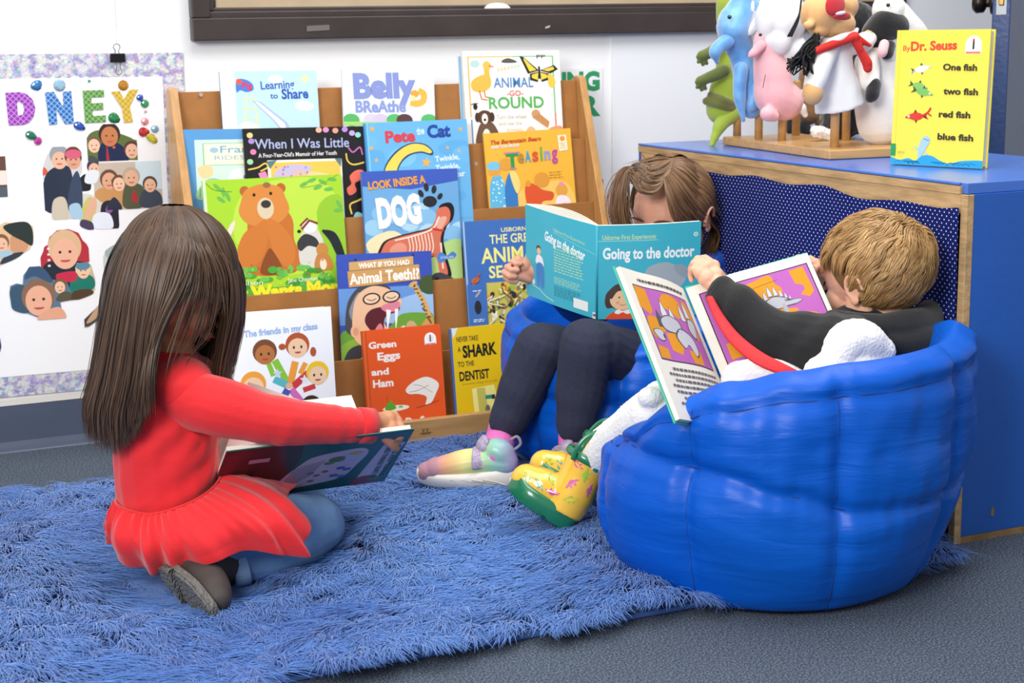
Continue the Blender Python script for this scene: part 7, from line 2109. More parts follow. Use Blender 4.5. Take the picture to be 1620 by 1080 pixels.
# towards the band on the left (px 1010, 258) and back over the crown
GL = [H((1062, 250, -.02), (1040, 248, -.03), (1020, 254, -.04), (1008, 262, -.05), (1000, 272, -.055)),
      H((1064, 252, -.05), (1044, 262, -.07), (1026, 268, -.07), (1012, 266, -.06), (1002, 272, -.06)),
      H((1062, 262, -.075), (1046, 280, -.085), (1028, 284, -.085), (1012, 274, -.07), (1002, 274, -.06)),
      H((1058, 276, -.09), (1036, 302, -.095), (1012, 300, -.085), (1004, 286, -.075), (1000, 276, -.06))]
GT = [H((1000, 262, -.055), (982, 268, -.06), (974, 292, -.06), (972, 325, -.06), (976, 356, -.06), (986, 372, -.06)),
      H((1002, 264, -.06), (990, 275, -.07), (984, 300, -.075), (984, 330, -.075), (990, 352, -.075), (996, 366, -.075)),
      H((1000, 266, -.05), (978, 276, -.05), (967, 304, -.05), (965, 335, -.05), (970, 358, -.05), (976, 376, -.05))]
GR = [H((1062, 250, -.02), (1085, 250, -.02), (1110, 268, -.01), (1126, 300, .0), (1130, 330, .01), (1124, 352, .02)),
      H((1064, 254, -.05), (1088, 262, -.06), (1110, 286, -.05), (1124, 314, -.03), (1128, 338, -.01), (1124, 356, .01)),
      H((1062, 264, -.075), (1084, 282, -.085), (1104, 306, -.075), (1116, 326, -.05), (1122, 342, -.03), (1120, 358, .0)),
      H((1058, 276, -.09), (1076, 302, -.1), (1090, 326, -.09), (1100, 340, -.075), (1110, 350, -.05), (1118, 362, -.02)),
      H((1050, 280, -.095), (1058, 312, -.105), (1068, 338, -.10), (1080, 352, -.09), (1096, 358, -.07), (1110, 364, -.03))]
GP = [H((1122, 345, .02), (1136, 352, .02), (1140, 372, .02), (1134, 395, .02), (1124, 416, .02)),
      H((1118, 348, .0), (1130, 360, -.01), (1132, 380, -.01), (1126, 400, -.01), (1118, 420, -.01)),
      H((1124, 340, .04), (1144, 345, .05), (1150, 365, .05), (1146, 390, .05), (1134, 412, .05))]
GK = [H((1062, 248, -.01), (1078, 244, .03), (1100, 262, .06), (1118, 295, .07), (1126, 330, .06), (1124, 350, .04)),
      H((1060, 248, -.01), (1040, 244, .03), (1022, 262, .05), (1008, 295, .05), (1000, 330, .04), (1004, 350, .02))]
ps2 = (npv(hc2 + (-f2 * .018 + u2 * .026)), npR(f2, l2, u2), np.array([.0765, .083, .073]))
comb(girl2, [(GL, 900, (0, .006), (.95, 1)), (GR, 1700, (0, .006), (.85, 1)), (GK, 500, (0, .01), (.9, 1))], hc2, m_hair2, '#4a3223', '#94714f', wd=.0030, jit=.0028, fly=.012, push=ps2)
comb(girl2, [(GT, 520, (0, .012), (.75, 1)), (GP, 420, (0, .012), (.75, 1))], hc2, m_hair2, '#4e3425', '#8a6646', wd=.0026, jit=.004, fly=.012, name='hair_bunch')
mb = MB(); c_ = at(1006, 266, Y=YB - .055); mb.ell(c_, (.012, .012, .010), None, 16, 10); mb.build('hair_band', mk('black_hair_band', '#141214', .6), girl2, smooth=True)

# ================================================================= turquoise paperback, open, covers towards the room
m_cyan = mk('turquoise_cover', '#42b6cb', .35, coat=.2)
tb = thing('picture_book', 'turquoise paperback held open, front and back covers facing the room', 'book', at(940, 500, Y=2.645))
spT, spB = at(944.5, 357, Y=2.615), at(944, 505, Y=2.645)
lT = at(831, 306, Y=2.80); rT = at(1109, 365, Y=2.555)
Dn = (spB - spT); HB = Dn.length; Dn.normalize()
lV = (lT - spT); lV = lV - Dn * lV.dot(Dn); WL = lV.length; lV.normalize()
rV = (rT - spT); rV = rV - Dn * rV.dot(Dn); WR = rV.length; rV.normalize()
nL = lV.cross(Dn).normalized(); nL = nL if nL.dot(FW) < 0 else -nL
nR = rV.cross(Dn).normalized(); nR = nR if nR.dot(FW) < 0 else -nR
def bow(O, Uv, N_, W_, k):
    return lambda x, y, h: O + Uv * x + Dn * y + N_ * (h + k * math.sin(PI * min(1, max(0, x / W_))))
def curved_sheet(name, wp, W_, H_, th, m, par, sides=1, n=14, back=0.0):
    V = []; 
    for z in (0.0, -th):
        for i in range(n + 1):
            for y in (0, H_): V.append(wp(W_ * i / n, y, z - back))
    k = (n + 1) * 2; F = []
    for i in range(n):
        a = i * 2; F.append((a, a + 1, a + 3, a + 2)); F.append((k + a, k + a + 2, k + a + 3, k + a + 1)); F.append((a, a + 2, k + a + 2, k + a)); F.append((a + 1, k + a + 1, k + a + 3, a + 3))
    F.append((0, k, k + 1, 1)); F.append((2 * n, 2 * n + 1, k + 2 * n + 1, k + 2 * n))
    o = MB().add(V, F).build(name, m, par)
    bm = bmesh.new(); bm.from_mesh(o.data); bmesh.ops.recalc_face_normals(bm, faces=bm.faces); bm.to_mesh(o.data); bm.free()
    return o
# the left sheet is described from its outer edge (x = 0) to the spine
wpL = bow(lV * WL + spT, -lV, nL, WL, .004); wpR = bow(spT, rV, nR, WR, .006)
curved_sheet('back_cover', wpL, WL, HB, .0007, m_cyan, tb); curved_sheet('front_cover', wpR, WR, HB, .0007, m_cyan, tb)
for k in range(5):
    t_ = .0012 + k * .0018
    sag = .006 * k
    wq = (lambda kk: (lambda x, y, h: lV * WL + spT - lV * x + Dn * y + nL * (h + .004 * math.sin(PI * x / WL) - .0085 * kk * math.sin(PI * (x / WL) ** .8) - .0008 * kk)))(k)
    curved_sheet('pages', wq, WL - .001 * k, HB - .002, .0011, PAGES, tb, back=.0008)
curved_sheet('pages', wpR, WR - .003, HB - .002, .004, PAGES, tb, back=.001)
MB().tube([spT + (nL + nR).normalized() * .0004, spB + (nL + nR).normalized() * .0004], .0022, 10).build('spine', mk('turquoise_spine', '#3aa9bf', .4), tb, smooth=True)
A = Art(WR, HB)
A.rect(0, 0, 1, 1, '#43b7cc'); A.rect(.0, .16, .58, .167, '#9fe0d8')
A.text('Usborne First Experiences', .05, .56, .15, .05, '#cfe6a0', bold=.01, rot=-.3)
A.text('Going to the doctor', .055, .94, .35, .115, '#fafdfd', bold=.03, rot=.6); A.ell(.95, .13, .022, .022, '#e8f4f2'); A.ell(.95, .13, .015, .015, '#9fd0d2')
A.blob([(.44, .62), (.47, .48), (.56, .42), (.68, .41), (.78, .46), (.84, .5), (.86, .6), (.8, .68), (.7, .66), (.6, .7), (.46, .66)], '#a9b4bc'); A.blob([(.74, .46), (.82, .44), (.88, .5), (.88, .58), (.8, .56)], '#9aa6ae')
A.ell(.235, .77, .155, .12, '#4e3a34', n=30); A.blob([(.08, .78), (.1, .88), (.2, .84), (.16, .74)], '#4e3a34'); A.blob([(.26, .82), (.38, .86), (.4, .74), (.34, .7)], '#4e3a34')
A.ell(.245, .79, .12, .105, '#f2c79a', n=30); A.blob([(.1, .72), (.2, .62), (.34, .66), (.38, .76), (.3, .7), (.2, .7), (.14, .78)], '#4e3a34')
for x in (.215, .29): A.ell(x, .765, .008, .01, '#3a2a26')
A.ell(.2, .82, .02, .014, '#e8a888'); A.ell(.31, .82, .02, .014, '#e8a888'); A.curve([(.22, .84), (.25, .85), (.28, .84)], .005, '#a8523c')
A.blob([(.08, 1.05), (.1, .97), (.17, .915), (.25, .9), (.34, .915), (.42, .97), (.46, 1.05)], '#e4552c'); A.blob([(.17, .93), (.2, .895), (.25, .91), (.31, .895), (.34, .93), (.29, .945), (.25, .925), (.21, .945)], '#f6f4f0')
A.emit(None, None, None, nR, tb, warp=wpR, cuts=14)
A = Art(WL, HB)
A.rect(0, 0, 1, 1, '#46b8cd'); A.text('Usborne First Experiences', .42, .85, .185, .035, '#c8e3a4', rot=7); A.line([(.42, .2), (.99, .31)], .004, '#a8dfd8')
A.text('Going to the doctor', .29, .85, .31, .10, '#fafdfd', bold=.03, rot=9)
A.lines_of_text(.43, .84, .34, .64, 10, '#b8e0b0', wd=.4, seed=2); A.lines_of_text(.43, .8, .68, .76, 4, '#b8e0b0', wd=.4, seed=3); A.lines_of_text(.43, .8, .78, .9, 6, '#1f6d80', wd=.4, seed=4)
A.ell(.2, .43, .035, .03, '#5a4030'); A.ell(.205, .46, .03, .035, '#f0c49a'); A.blob([(.16, .6), (.17, .52), (.21, .5), (.26, .53), (.27, .62)], '#f3f4f4'); A.blob([(.17, .84), (.17, .61), (.27, .61), (.28, .84), (.23, .84), (.225, .7), (.21, .84)], '#4a8ccc'); A.ell(.12, .82, .02, .03, '#f0efe8'); A.ell(.1, .8, .014, .012, '#b8784c')
A.curve([(.1, .86), (.2, .88), (.3, .93), (.42, .96)], .006, '#e8f6f4'); A.rect(.7, .84, .89, .945, '#f4f4f2'); A.rect(.95, .93, 1, 1, '#e9e9e4'); A.rect(.955, .95, 1, .97, '#2c3c8c'); A.rect(.955, .975, 1, .985, '#e8c83c')
A.emit(None, None, None, nL, tb, warp=wpL, cuts=14)
# ================================================================= boy in the near bean bag
skin3 = skin_mat('skin_fair', '#edb79a', '#e4a68a')
hc3 = at(1381, 438, Y=2.125); f3 = dirv(-.63, .74, -.20); u3 = dirv(-.12, .12, .98)
neck3 = at(1372, 508, Y=2.115); chest3 = at(1352, 580, Y=2.10); pel3 = at(1290, 680, Y=2.10)
sL3, eL3, wL3 = at(1338, 556, Y=2.045), at(1222, 528, Y=2.09), at(1140, 462, Y=2.165)
sR3, eR3, wR3 = at(1400, 545, Y=2.17), at(1345, 520, Y=2.25), at(1300, 436, Y=2.205)
kN3, aN3 = at(1040, 655, Y=2.14), at(936, 735, Y=2.33)
kF3, aF3 = at(1052, 640, Y=2.27), at(957, 705, Y=2.43)
mb = MB()
f3, l3, u3, PH3 = head_shapes(mb, hc3, f3, u3, .98)
mb.chain([(hc3 - u3 * .05 - f3 * .015, .037), (neck3, .034), (at(1368, 525, Y=2.11), .046)])
mb.chain([(at(1365, 535, Y=2.11), .05), (chest3, .065), (pel3, .07)])
mb.chain([(sL3, .032), (eL3, .025), (wL3, .0185)]); mb.chain([(sR3, .032), (eR3, .025), (wR3, .0185)])
mb.chain([(pel3, .06), (kN3, .036)]); mb.chain([(kN3, .034), (aN3, .025)]); mb.chain([(pel3, .05), (kF3, .034)]); mb.chain([(kF3, .032), (aF3, .024)])
hdL = (at(1108, 412, Y=2.205) - wL3).normalized()
hand_shapes(mb, wL3 + hdL * .004, hdL, dirv(.25, -.55, .75), 1, .98, curls=[(20, 40, 30), (28, 60, 40), (34, 66, 45), (40, 70, 50)], thumb=(25, 15), thumb_out=.6)
hdR = (at(1262, 388, Y=2.165) - wR3).normalized()
hand_shapes(mb, wR3, hdR, dirv(.5, .35, .75), 1, .95, curls=[(14, 32, 25), (24, 50, 40), (35, 62, 45), (40, 66, 50)], thumb=(30, 20), thumb_out=-.8)
boy = organic(mb, 'person', skin3, None, .0022, 3, loc=(pel3.x, pel3.y, 0))
tag(boy, 'fair-haired child in black hoodie and white fleece, seen from behind, reading', 'person')
face_parts(boy, PH3, .98, brow='#b08a5c')
m_black = mk('black_sweatshirt', '#18181a', .9, bump=.4, bscale=380, sheen=.12)
m_fleece = mk('white_sherpa_fleece', '#f0eeea', .95, bump=1.0, bscale=230, sheen=.4)
m_trim = mk('red_binding', '#d8232a', .7, bump=.2, bscale=120)
def fsl(p, n):
    v = vnoise(p, 30, 3) * .003
    q = (p - npv(eL3)) @ npv((sL3 - wL3).normalized())
    v += np.sin(q * 120 + 3 * vnoise(p, 22, 2)) * .0018
    return v
mb = MB(); mb.chain([(at(1352, 562, Y=2.055), .064), (at(1300, 550, Y=2.045), .060), (eL3 + Vector((0, 0, -.004)), .047), (at(1170, 490, Y=2.13), .036), (wL3 - hdL * .002, .0265)])
organic(mb, 'sleeve', m_black, boy, .003, 6, fn=fsl)
mb = MB(); mb.tube([wL3 - hdL * .020, wL3 - hdL * .018, wL3 + hdL * .004, wL3 + hdL * .006, wL3], [.024, .0275, .0272, .0255, .020], 24); mb.build('cuff', m_black, boy, smooth=True)
mb = MB(); mb.chain([(sR3, .056), (eR3, .045), (wR3 + (eR3 - wR3) * .25, .028)])
organic(mb, 'sleeve', m_black, boy, .004, 6)
mb = MB()
mb.chain([(at(1362, 545, Y=2.11), .072), (at(1345, 600, Y=2.10), .080), (at(1300, 670, Y=2.10), .082)])
mb.ell(at(1340, 530, Y=2.08), (.05, .05, .03)); mb.ell(at(1405, 545, Y=2.13), (.07, .07, .045))
organic(mb, 'sweatshirt_body', m_black, boy, .004, 7, fn=cloth_noise(32, .003, 6))
# hood bunched behind the neck
mb = MB()
mb.chain([(at(1345, 512, Y=2.055), .018), (at(1385, 520, Y=2.035), .024), (at(1430, 520, Y=2.04), .030), (at(1462, 512, Y=2.07), .030), (at(1470, 495, Y=2.12), .026)])
mb.chain([(at(1405, 545, Y=2.02), .024), (at(1450, 545, Y=2.03), .034), (at(1474, 530, Y=2.07), .028)])
mb.ell(at(1450, 525, Y=2.09), (.045, .05, .035))
mb.chain([(at(1318, 505, Y=2.10), .014), (at(1340, 510, Y=2.065), .017), (at(1368, 515, Y=2.05), .018)])
organic(mb, 'hood', m_black, boy, .003, 6, fn=cloth_noise(40, .003, 9))
# white fleece: shoulder of the waistcoat and lap
def ff_(p, n): return vnoise(p, 520, 1) * .0006 + vnoise(p, 45, 2) * .0016
mb = MB()
mb.chain([(at(1322, 575, Y=1.985), .030), (at(1336, 545, Y=1.99), .034), (at(1362, 540, Y=1.99), .034), (at(1392, 556, Y=1.985), .026)])
mb.chain([(at(1305, 592, Y=1.99), .034), (at(1350, 590, Y=1.985), .04), (at(1392, 585, Y=1.985), .03)])
organic(mb, 'fleece_waistcoat', m_fleece, boy, .003, 4, fn=ff_)
mb = MB(); mb.chain([(at(1250, 620, Y=2.03), .04), (at(1210, 600, Y=2.05), .035), (at(1170, 600, Y=2.07), .03)]); mb.chain([(at(1285, 620, Y=2.04), .05), (at(1230, 640, Y=2.06), .05)])
organic(mb, 'fleece_front', m_fleece, boy, .003, 4, fn=ff_)
# red binding below the sleeve
pts = smooth_chain([at(1122, 470, Y=2.135), at(1140, 505, Y=2.10), at(1165, 538, Y=2.06), at(1200, 566, Y=2.02), at(1240, 585, Y=1.985), at(1285, 604, Y=1.965)], None, 6)
MB().tube(pts, [(.0035, .006 + .006 * math.sin(PI * i / (len(pts) - 1))) for i in range(len(pts))], 12, flat=dirv(.3, -.9, .3)).build('red_edging', m_trim, boy, smooth=True)
# fleece trouser legs
mb = MB(); mb.chain([(pel3, .075), (at(1120, 660, Y=2.11), .055), (kN3, .047)]); mb.chain([(kN3, .046), (at(985, 690, Y=2.24), .038), (aN3 + (kN3 - aN3) * .05, .030)]); mb.ell(at(1030, 628, Y=2.12), (.022, .022, .018))
organic(mb, 'fleece_leg', m_fleece, boy, .003, 5, fn=ff_)
mb = MB(); mb.chain([(pel3, .07), (kF3, .045)]); mb.chain([(kF3, .044), (aF3, .034)])
organic(mb, 'fleece_leg', m_fleece, boy, .003, 5, fn=ff_)

# --- short wavy fair hair, combed outwards from the whorl at the back
def short_hair():
    f_, l_, u_ = f3, l3, u3
    R = npR(f_, l_, u_); C = npv(hc3 + (-f_ * .016 + u_ * .024)); rad = np.array([.0755, .086, .075])
    mb = MB(); mb.ell(hc3 + (-f_ * .018 + u_ * .025), (.0775, .0865, .0765), rotm(f_, l_, u_), 40, 28)
    mb.build('hair_underlayer', mk('hair_fair_dark', '#8a6538', .7), boy, smooth=True)
    n = 22000
    th = RNG.uniform(0, 2 * PI, n); cz = RNG.uniform(-.72, 1, n); sr = np.sqrt(1 - cz ** 2)
    loc = np.stack([np.cos(th) * sr, np.sin(th) * sr, cz], 1)
    side = np.abs(loc[:, 0])
    keep = ~((loc[:, 1] > .45) & (loc[:, 2] < .42)) & ~((loc[:, 1] > -.12) & (loc[:, 2] < .02)) & ~((loc[:, 1] > .15) & (loc[:, 2] < .3) & (loc[:, 1] > .15 + loc[:, 2])) & ~((loc[:, 1] > -.22) & (loc[:, 1] < .45) & (loc[:, 2] < .33) & (side > .5))
    loc = loc[keep]; n = len(loc)
    wh = np.array([-.18, -.62, .72]); wh /= np.linalg.norm(wh)
    K = 18; q = loc * rad * 1.0; layer = .001 + .008 * RNG.random(n)
    L = RNG.uniform(.034, .058, n); th = th[keep]; cz = cz[keep]; st = (L / (K - 1))[:, None]
    g = -npv(ZV) @ R
    lockid = np.floor(th * 6.5).astype(int) * 17 + np.floor(cz * 9).astype(int)
    ph = np.sin(lockid * 12.9) * 3; amp = .35 + .5 * np.abs(np.sin(lockid * 3.7))
    out = np.zeros((n, K, 3)); NN = np.zeros((n, K, 3))
    for k in range(K):
        t = k / (K - 1)
        nl = q / (rad ** 2); nl /= np.linalg.norm(nl, axis=1, keepdims=True)
        rise = np.minimum(1, t * 3) * layer + .004 * np.sin(t * 3.1)
        out[:, k] = (C + (q + nl * rise[:, None]) @ R.T); NN[:, k] = nl @ R.T
        un = q / rad; un /= np.linalg.norm(un, axis=1, keepdims=True)
        d = un - wh[None]; d -= nl * (d * nl).sum(1)[:, None]; d /= np.linalg.norm(d, axis=1, keepdims=True) + 1e-6
        b = np.cross(nl, d)
        a = .45 + .6 * np.sin(t * 4.2 + ph) * amp
        gg = g[None] - nl * (nl @ g)[:, None]
        v = d * np.cos(a)[:, None] + b * np.sin(a)[:, None] + gg * .55
        v += RNG.normal(size=(n, 3)) * .05
        v /= np.linalg.norm(v, axis=1, keepdims=True)
        q = q + v * st
        kk = np.sqrt(((q / rad) ** 2).sum(1)); low = (q / rad)[:, 2] < -.55
        q = q / np.maximum(kk, 1e-6)[:, None] * np.where(low, 1.0, 1.0)[:, None]
    lid = np.unique(np.stack([np.floor(th * 6.5), np.floor(cz * 9)], 1), axis=0, return_inverse=True)[1].ravel()
    cnt = np.bincount(lid)[:, None, None]
    mean = np.zeros((len(cnt), K, 3)); np.add.at(mean, lid, out); mean /= cnt
    lift = (RNG.random(len(cnt)) - .35)[lid][:, None, None] * .007
    tt = np.linspace(0, 1, K)[None, :, None]
    out = out + (mean[lid] - out) * (.55 * tt ** 1.3) + NN * lift * np.sin(np.minimum(1, tt * 1.3) * PI * .62)
    wd = (.0017 * RNG.uniform(.5, 1.2, n))[:, None] * (1 - .85 * np.linspace(0, 1, K)[None] ** 3)
    tone = np.clip(.62 * RNG.random(n) + .38 * (.5 + .5 * np.sin(lockid * 7.1)) - .12 * (layer < .006), 0, 1)[:, None]
    col = np.array(hexc('#8a6235')) * (1 - tone) + np.array(hexc('#cfa56a')) * tone
    ribbons(out, wd, col, 'hair', hair_mat('fair_hair', .42, .5), boy, NN)
short_hair()

# --- rain boots
m_yb, nt, b = mat_new('yellow_rubber'); b.inputs['Base Color'].default_value = (*hexc('#f0bc3c'), 1); b.inputs['Roughness'].default_value = .18; b.inputs['Coat Weight'].default_value = .6; b.inputs['Coat Roughness'].default_value = .08
m_gb, nt, b = mat_new('green_rubber'); b.inputs['Base Color'].default_value = (*hexc('#17704c'), 1); b.inputs['Roughness'].default_value = .25; b.inputs['Coat Weight'].default_value = .4
m_print = mk_attr('boot_print', .2, .6)
def rain_boot(top, heel, toe, parent, s=1.0, prints=True, seed=1):
    """top = centre of the opening, heel/toe = ends of the sole line"""
    d = (toe - heel); L = d.length; d.normalize()
    sh = (top - heel); n = (sh - d * sh.dot(d)).normalized(); y = d.cross(n).normalized()
    Q = lambda x, w_, z: heel + d * (x * L) + y * (w_ * s) + n * (z * s)
    Hs = (top - heel).dot(n) / s
    ax = (top - Q(.24, 0, .03)).normalized()
    mb = MB()
    mb.chain([(Q(.17, 0, .034), .031 * s), (Q(.40, 0, .036), .031 * s), (Q(.62, 0, .032), .033 * s), (Q(.83, 0, .027), .029 * s)])
    mb.tube([Q(.22, 0, .018), Q(.235, 0, .05), Q(.24, 0, .05) * .5 + top * .5, top - ax * .004], [.036 * s, .038 * s, .037 * s, .040 * s], 32, flat=d)
    up = organic(mb, 'boot_upper', m_yb, parent, .0025, 6)
    # sole with thick wall, heel block
    out = []
    for q in range(48):
        a = 2 * PI * q / 48; xx = (1 - math.cos(a)) / 2
        wd = (.029 + .009 * math.sin(PI * min(1, xx)) + .004 * math.exp(-((xx - .72) / .18) ** 2)) * abs(math.sin(a)) ** .5 * (1 if math.sin(a) >= 0 else -1)
        out.append((xx, wd))
    rows = []
    for (z, k, e_) in ((-.006, .93, 0), (-.004, .98, .006), (.012, 1.0, .012), (.022, 1.0, .014), (.026, .9, .0)):
        rows.append([Q(x * (1 + 2 * e_) - e_, w_ * k, z + (.004 if (z < 0 and .32 < x < .42) else 0) + .012 * max(0, (x - .78) / .22) * (1 if z > 0 else .3)) for x, w_ in out])
    m_ = 48; vs = [p for r_ in rows for p in r_]
    fs = [(i * m_ + j, i * m_ + (j + 1) % m_, (i + 1) * m_ + (j + 1) % m_, (i + 1) * m_ + j) for i in range(4) for j in range(m_)] + [tuple(range(m_))[::-1], tuple(range(4 * m_, 5 * m_))]
    o = MB().add(vs, fs).build('boot_sole', m_gb, parent, smooth=True)
    bm = bmesh.new(); bm.from_mesh(o.data); bmesh.ops.remove_doubles(bm, verts=bm.verts, dist=.0001); bmesh.ops.recalc_face_normals(bm, faces=bm.faces); bm.to_mesh(o.data); bm.free()
    # toe bumper
    # heel strip
    MB().tube(smooth_chain([Q(-.005, 0, .015), Q(-.02, 0, .05), top - ax * .03 - d * .0385 * s], None, 5), [(.004, .008)] * 11, 10, flat=d).build('heel_strip', m_gb, parent, smooth=True)
    # rim binding and inner tube
    def rng(c, r, k=36): return [c + (d * math.cos(2 * PI * i / k) + ax.cross(d).normalized() * math.sin(2 * PI * i / k)) * r for i in range(k + 1)]
    dd = (d - ax * d.dot(ax)).normalized()
    def ringp(c, r, k=36): e = ax.cross(dd).normalized(); return [c + (dd * math.cos(2 * PI * i / k) + e * math.sin(2 * PI * i / k)) * r for i in range(k + 1)]
    MB().tube(ringp(top - ax * .004, .0402 * s), [(.0075, .0032)] * 37, 10, flat=ax).build('top_binding', m_gb, parent, smooth=True)
    e = ax.cross(dd).normalized()
    if e.dot(FW) > 0: e = -e
    for sg in (1, -1):
        # loop handle standing above the rim, one on each side
        o_ = e * (.041 * s * sg)
        lo = smooth_chain([top - ax * .014 + o_ + dd * .021 * s, top + ax * .010 + o_ * 1.06 + dd * .023 * s, top + ax * .034 + o_ * 1.0 + dd * .016 * s, top + ax * .044 + o_ * .95, top + ax * .034 + o_ * 1.0 - dd * .016 * s, top + ax * .010 + o_ * 1.06 - dd * .023 * s, top - ax * .014 + o_ - dd * .021 * s], None, 6)
        MB().tube(lo, [(.0020, .0042)] * len(lo), 10, flat=e).build('pull_handle', m_gb, parent, smooth=True)
    if prints:
        # small coloured dinosaurs printed on the rubber
        me = up.data; loc = world_loc(up) if up.parent else up.location
        from mathutils.bvhtree import BVHTree
        bv = BVHTree.FromPolygons([v.co + loc for v in me.vertices], [tuple(p.vertices) for p in me.polygons])
        r = random.Random(seed); cols = ['#9ac83c', '#e0509c', '#46a8a0', '#7cb83c', '#e06a9c', '#c860a8']
        dino = [(-.5, .0), (-.36, -.10), (-.2, -.12), (-.05, -.26), (.15, -.28), (.28, -.16), (.5, -.10), (.72, .06), (.45, .02), (.3, .06), (.28, .26), (.18, .26), (.16, .1), (-.06, .1), (-.08, .26), (-.18, .26), (-.18, .05), (-.34, .08), (-.48, .09)]
        spots = [(.18, .048), (.44, .040), (.66, .038), (.84, .034), (.30, .070), (.06, .075), (.20, .095), (.36, .104), (.08, .112), (.55, .056)]
        for i, (x, z) in enumerate(spots):
          for sg in (1, -1):
            c0 = Q(x, sg * .07, z); hit = bv.ray_cast(c0, -y * sg, .12)
            if hit[0] is None: continue
            p, nn = hit[0], hit[1]
            sz = r.uniform(.021, .027) * s; an = r.uniform(0, 6.28); tx = (d - nn * d.dot(nn)).normalized(); ty = nn.cross(tx)
            ca, sa = math.cos(an), math.sin(an); fl_ = r.choice([1, -1])
            V = []; Fc = []
            tri = tessellate_polygon([[Vector((a, b_, 0)) for a, b_ in dino]])
            ok = True
            for (a, b_) in dino:
                a *= fl_; qx = (a * ca - b_ * sa) * sz; qy = (a * sa + b_ * ca) * sz
                w0 = p + tx * qx + ty * qy + nn * .01; h2_ = bv.ray_cast(w0, -nn, .03)
                if h2_[0] is None: ok = False; break
                V.append(h2_[0] + nn * .0006)
            if not ok: continue
            Fc = [t_ if (V[t_[1]] - V[t_[0]]).cross(V[t_[2]] - V[t_[0]]).dot(nn) > 0 else t_[::-1] for t_ in [tuple(q) for q in tri]]
            m_i = DM[cols[(i + (sg > 0)) % len(cols)]]
            MB().add(V, Fc).build('printed_dinosaur', m_i, parent)
DM = {c: mk('print_' + c[1:], c, .2, coat=.6) for c in ['#9ac83c', '#e0509c', '#46a8a0', '#7cb83c', '#e06a9c', '#c860a8']}
rain_boot(at(934, 722, Y=2.33), at(903, 836, Z=.03), at(804, 768, Y=2.40), boy, 1.0, seed=4)
rain_boot(at(955, 700, Y=2.44), at(926, 792, Y=2.43), at(836, 746, Y=2.46), boy, .92, prints=True, seed=9)

# ================================================================= dinosaur picture book held by the boy
ib = thing('picture_book', 'open hardback with teal edges and purple and orange dinosaur pages, held by the fair-haired child', 'book', at(1130, 610, Y=2.13))
A0 = at(1085, 450, Y=2.20)
Sd = (RV * .306 - AV * .495 - ZV * .814).normalized()
ABv = at(1276, 397, Y=2.166) - A0; ABv = (ABv - Sd * ABv.dot(Sd)); WB = ABv.length; ABv.normalize()
ADv = at(985, 431, Y=2.077) - A0; ADv = (ADv - Sd * ADv.dot(Sd)); WD = ADv.length; ADv.normalize()
HBk = .262
print('dino book', WB, WD)
nB = ABv.cross(Sd).normalized(); nB = nB if nB.dot(FW) < 0 else -nB
nD = ADv.cross(Sd).normalized(); nD = nD if nD.dot(nB) > 0 else -nD
m_tc = mk('teal_cover_board', '#3fb39c', .4)
MB().obox(A0 - nB * .0085, ABv * (WB + .004), Sd * HBk, -nB * .0022).build('back_cover', m_tc, ib, bevel=.0006)
MB().obox(A0 - nD * .0085, ADv * (WD + .004), Sd * HBk, -nD * .0022).build('front_cover', m_tc, ib, bevel=.0006)
def leafstack(name, V_, N_, W_, th):
    n = 12; V = []
    prof = [(W_ * i / n, .004 * math.sin(PI * min(1, i / n * 1.4)) - .006 * (1 - i / n) ** 3) for i in range(n + 1)]
    for (x, z) in prof:
        for y in (.004, HBk - .004): V.append(A0 + V_ * x + Sd * y + N_ * (z - .001))
    for (x, z) in prof:
        for y in (.004, HBk - .004): V.append(A0 + V_ * x + Sd * y - N_ * th)
    k = 2 * (n + 1); F = []
    for i in range(n):
        a = 2 * i; F += [(a, a + 1, a + 3, a + 2), (k + a, k + a + 2, k + a + 3, k + a + 1), (a, a + 2, k + a + 2, k + a), (a + 1, k + a + 1, k + a + 3, a + 3)]
    F += [(0, k, k + 1, 1), (2 * n, 2 * n + 1, k + 2 * n + 1, k + 2 * n)]
    o = MB().add(V, F).build(name, PAGES, ib)
    bm = bmesh.new(); bm.from_mesh(o.data); bmesh.ops.recalc_face_normals(bm, faces=bm.faces); bm.to_mesh(o.data); bm.free()
    return lambda x, y, h: A0 + V_ * (x * 1.0) + Sd * (y + .004) + N_ * (h - .001 + .004 * math.sin(PI * min(1, x / W_ * 1.4)) - .006 * (1 - min(1, x / W_)) ** 3)
wB = leafstack('pages', ABv, nB, WB, .008); wD = leafstack('pages', ADv, nD, WD, .008)
def stego(A, x, y, k, flip=1):
    def q(u, v): return (x + flip * u * k, y + v * k)
    for (u, v, r_) in ((-.42, -.12, .10), (-.3, -.22, .13), (-.14, -.3, .15), (.03, -.28, .14), (.18, -.2, .11), (.3, -.12, .08), (.4, -.05, .06)):
        A.poly([q(u - r_ * .5, v + r_ * .9), q(u - r_ * .42, v), q(u, v - r_ * 1.1), q(u + r_ * .42, v), q(u + r_ * .5, v + r_ * .9)], '#4c4c54'); A.poly([q(u - r_ * .4, v + r_ * .8), q(u - r_ * .33, v), q(u, v - r_ * .95), q(u + r_ * .33, v), q(u + r_ * .4, v + r_ * .8)], '#c9cad2')
    A.blob([q(-.62, .02), q(-.4, -.06), q(-.1, -.16), (q(.2, -.1)), q(.42, .02), q(.62, .04), q(.72, .1), q(.5, .16), q(.3, .16), q(0, .18), q(-.3, .14)], '#55565e')
    A.blob([q(-.6, .02), q(-.4, -.04), q(-.1, -.14), (q(.2, -.08)), q(.42, .03), q(.62, .05), q(.7, .1), q(.5, .145), q(.3, .145), q(0, .165), q(-.3, .125)], '#b4b6bf')
    for u in (-.25, .15): A.blob([q(u - .06, .1), q(u + .06, .1), q(u + .05, .34), q(u - .05, .34)], '#a9abb5')
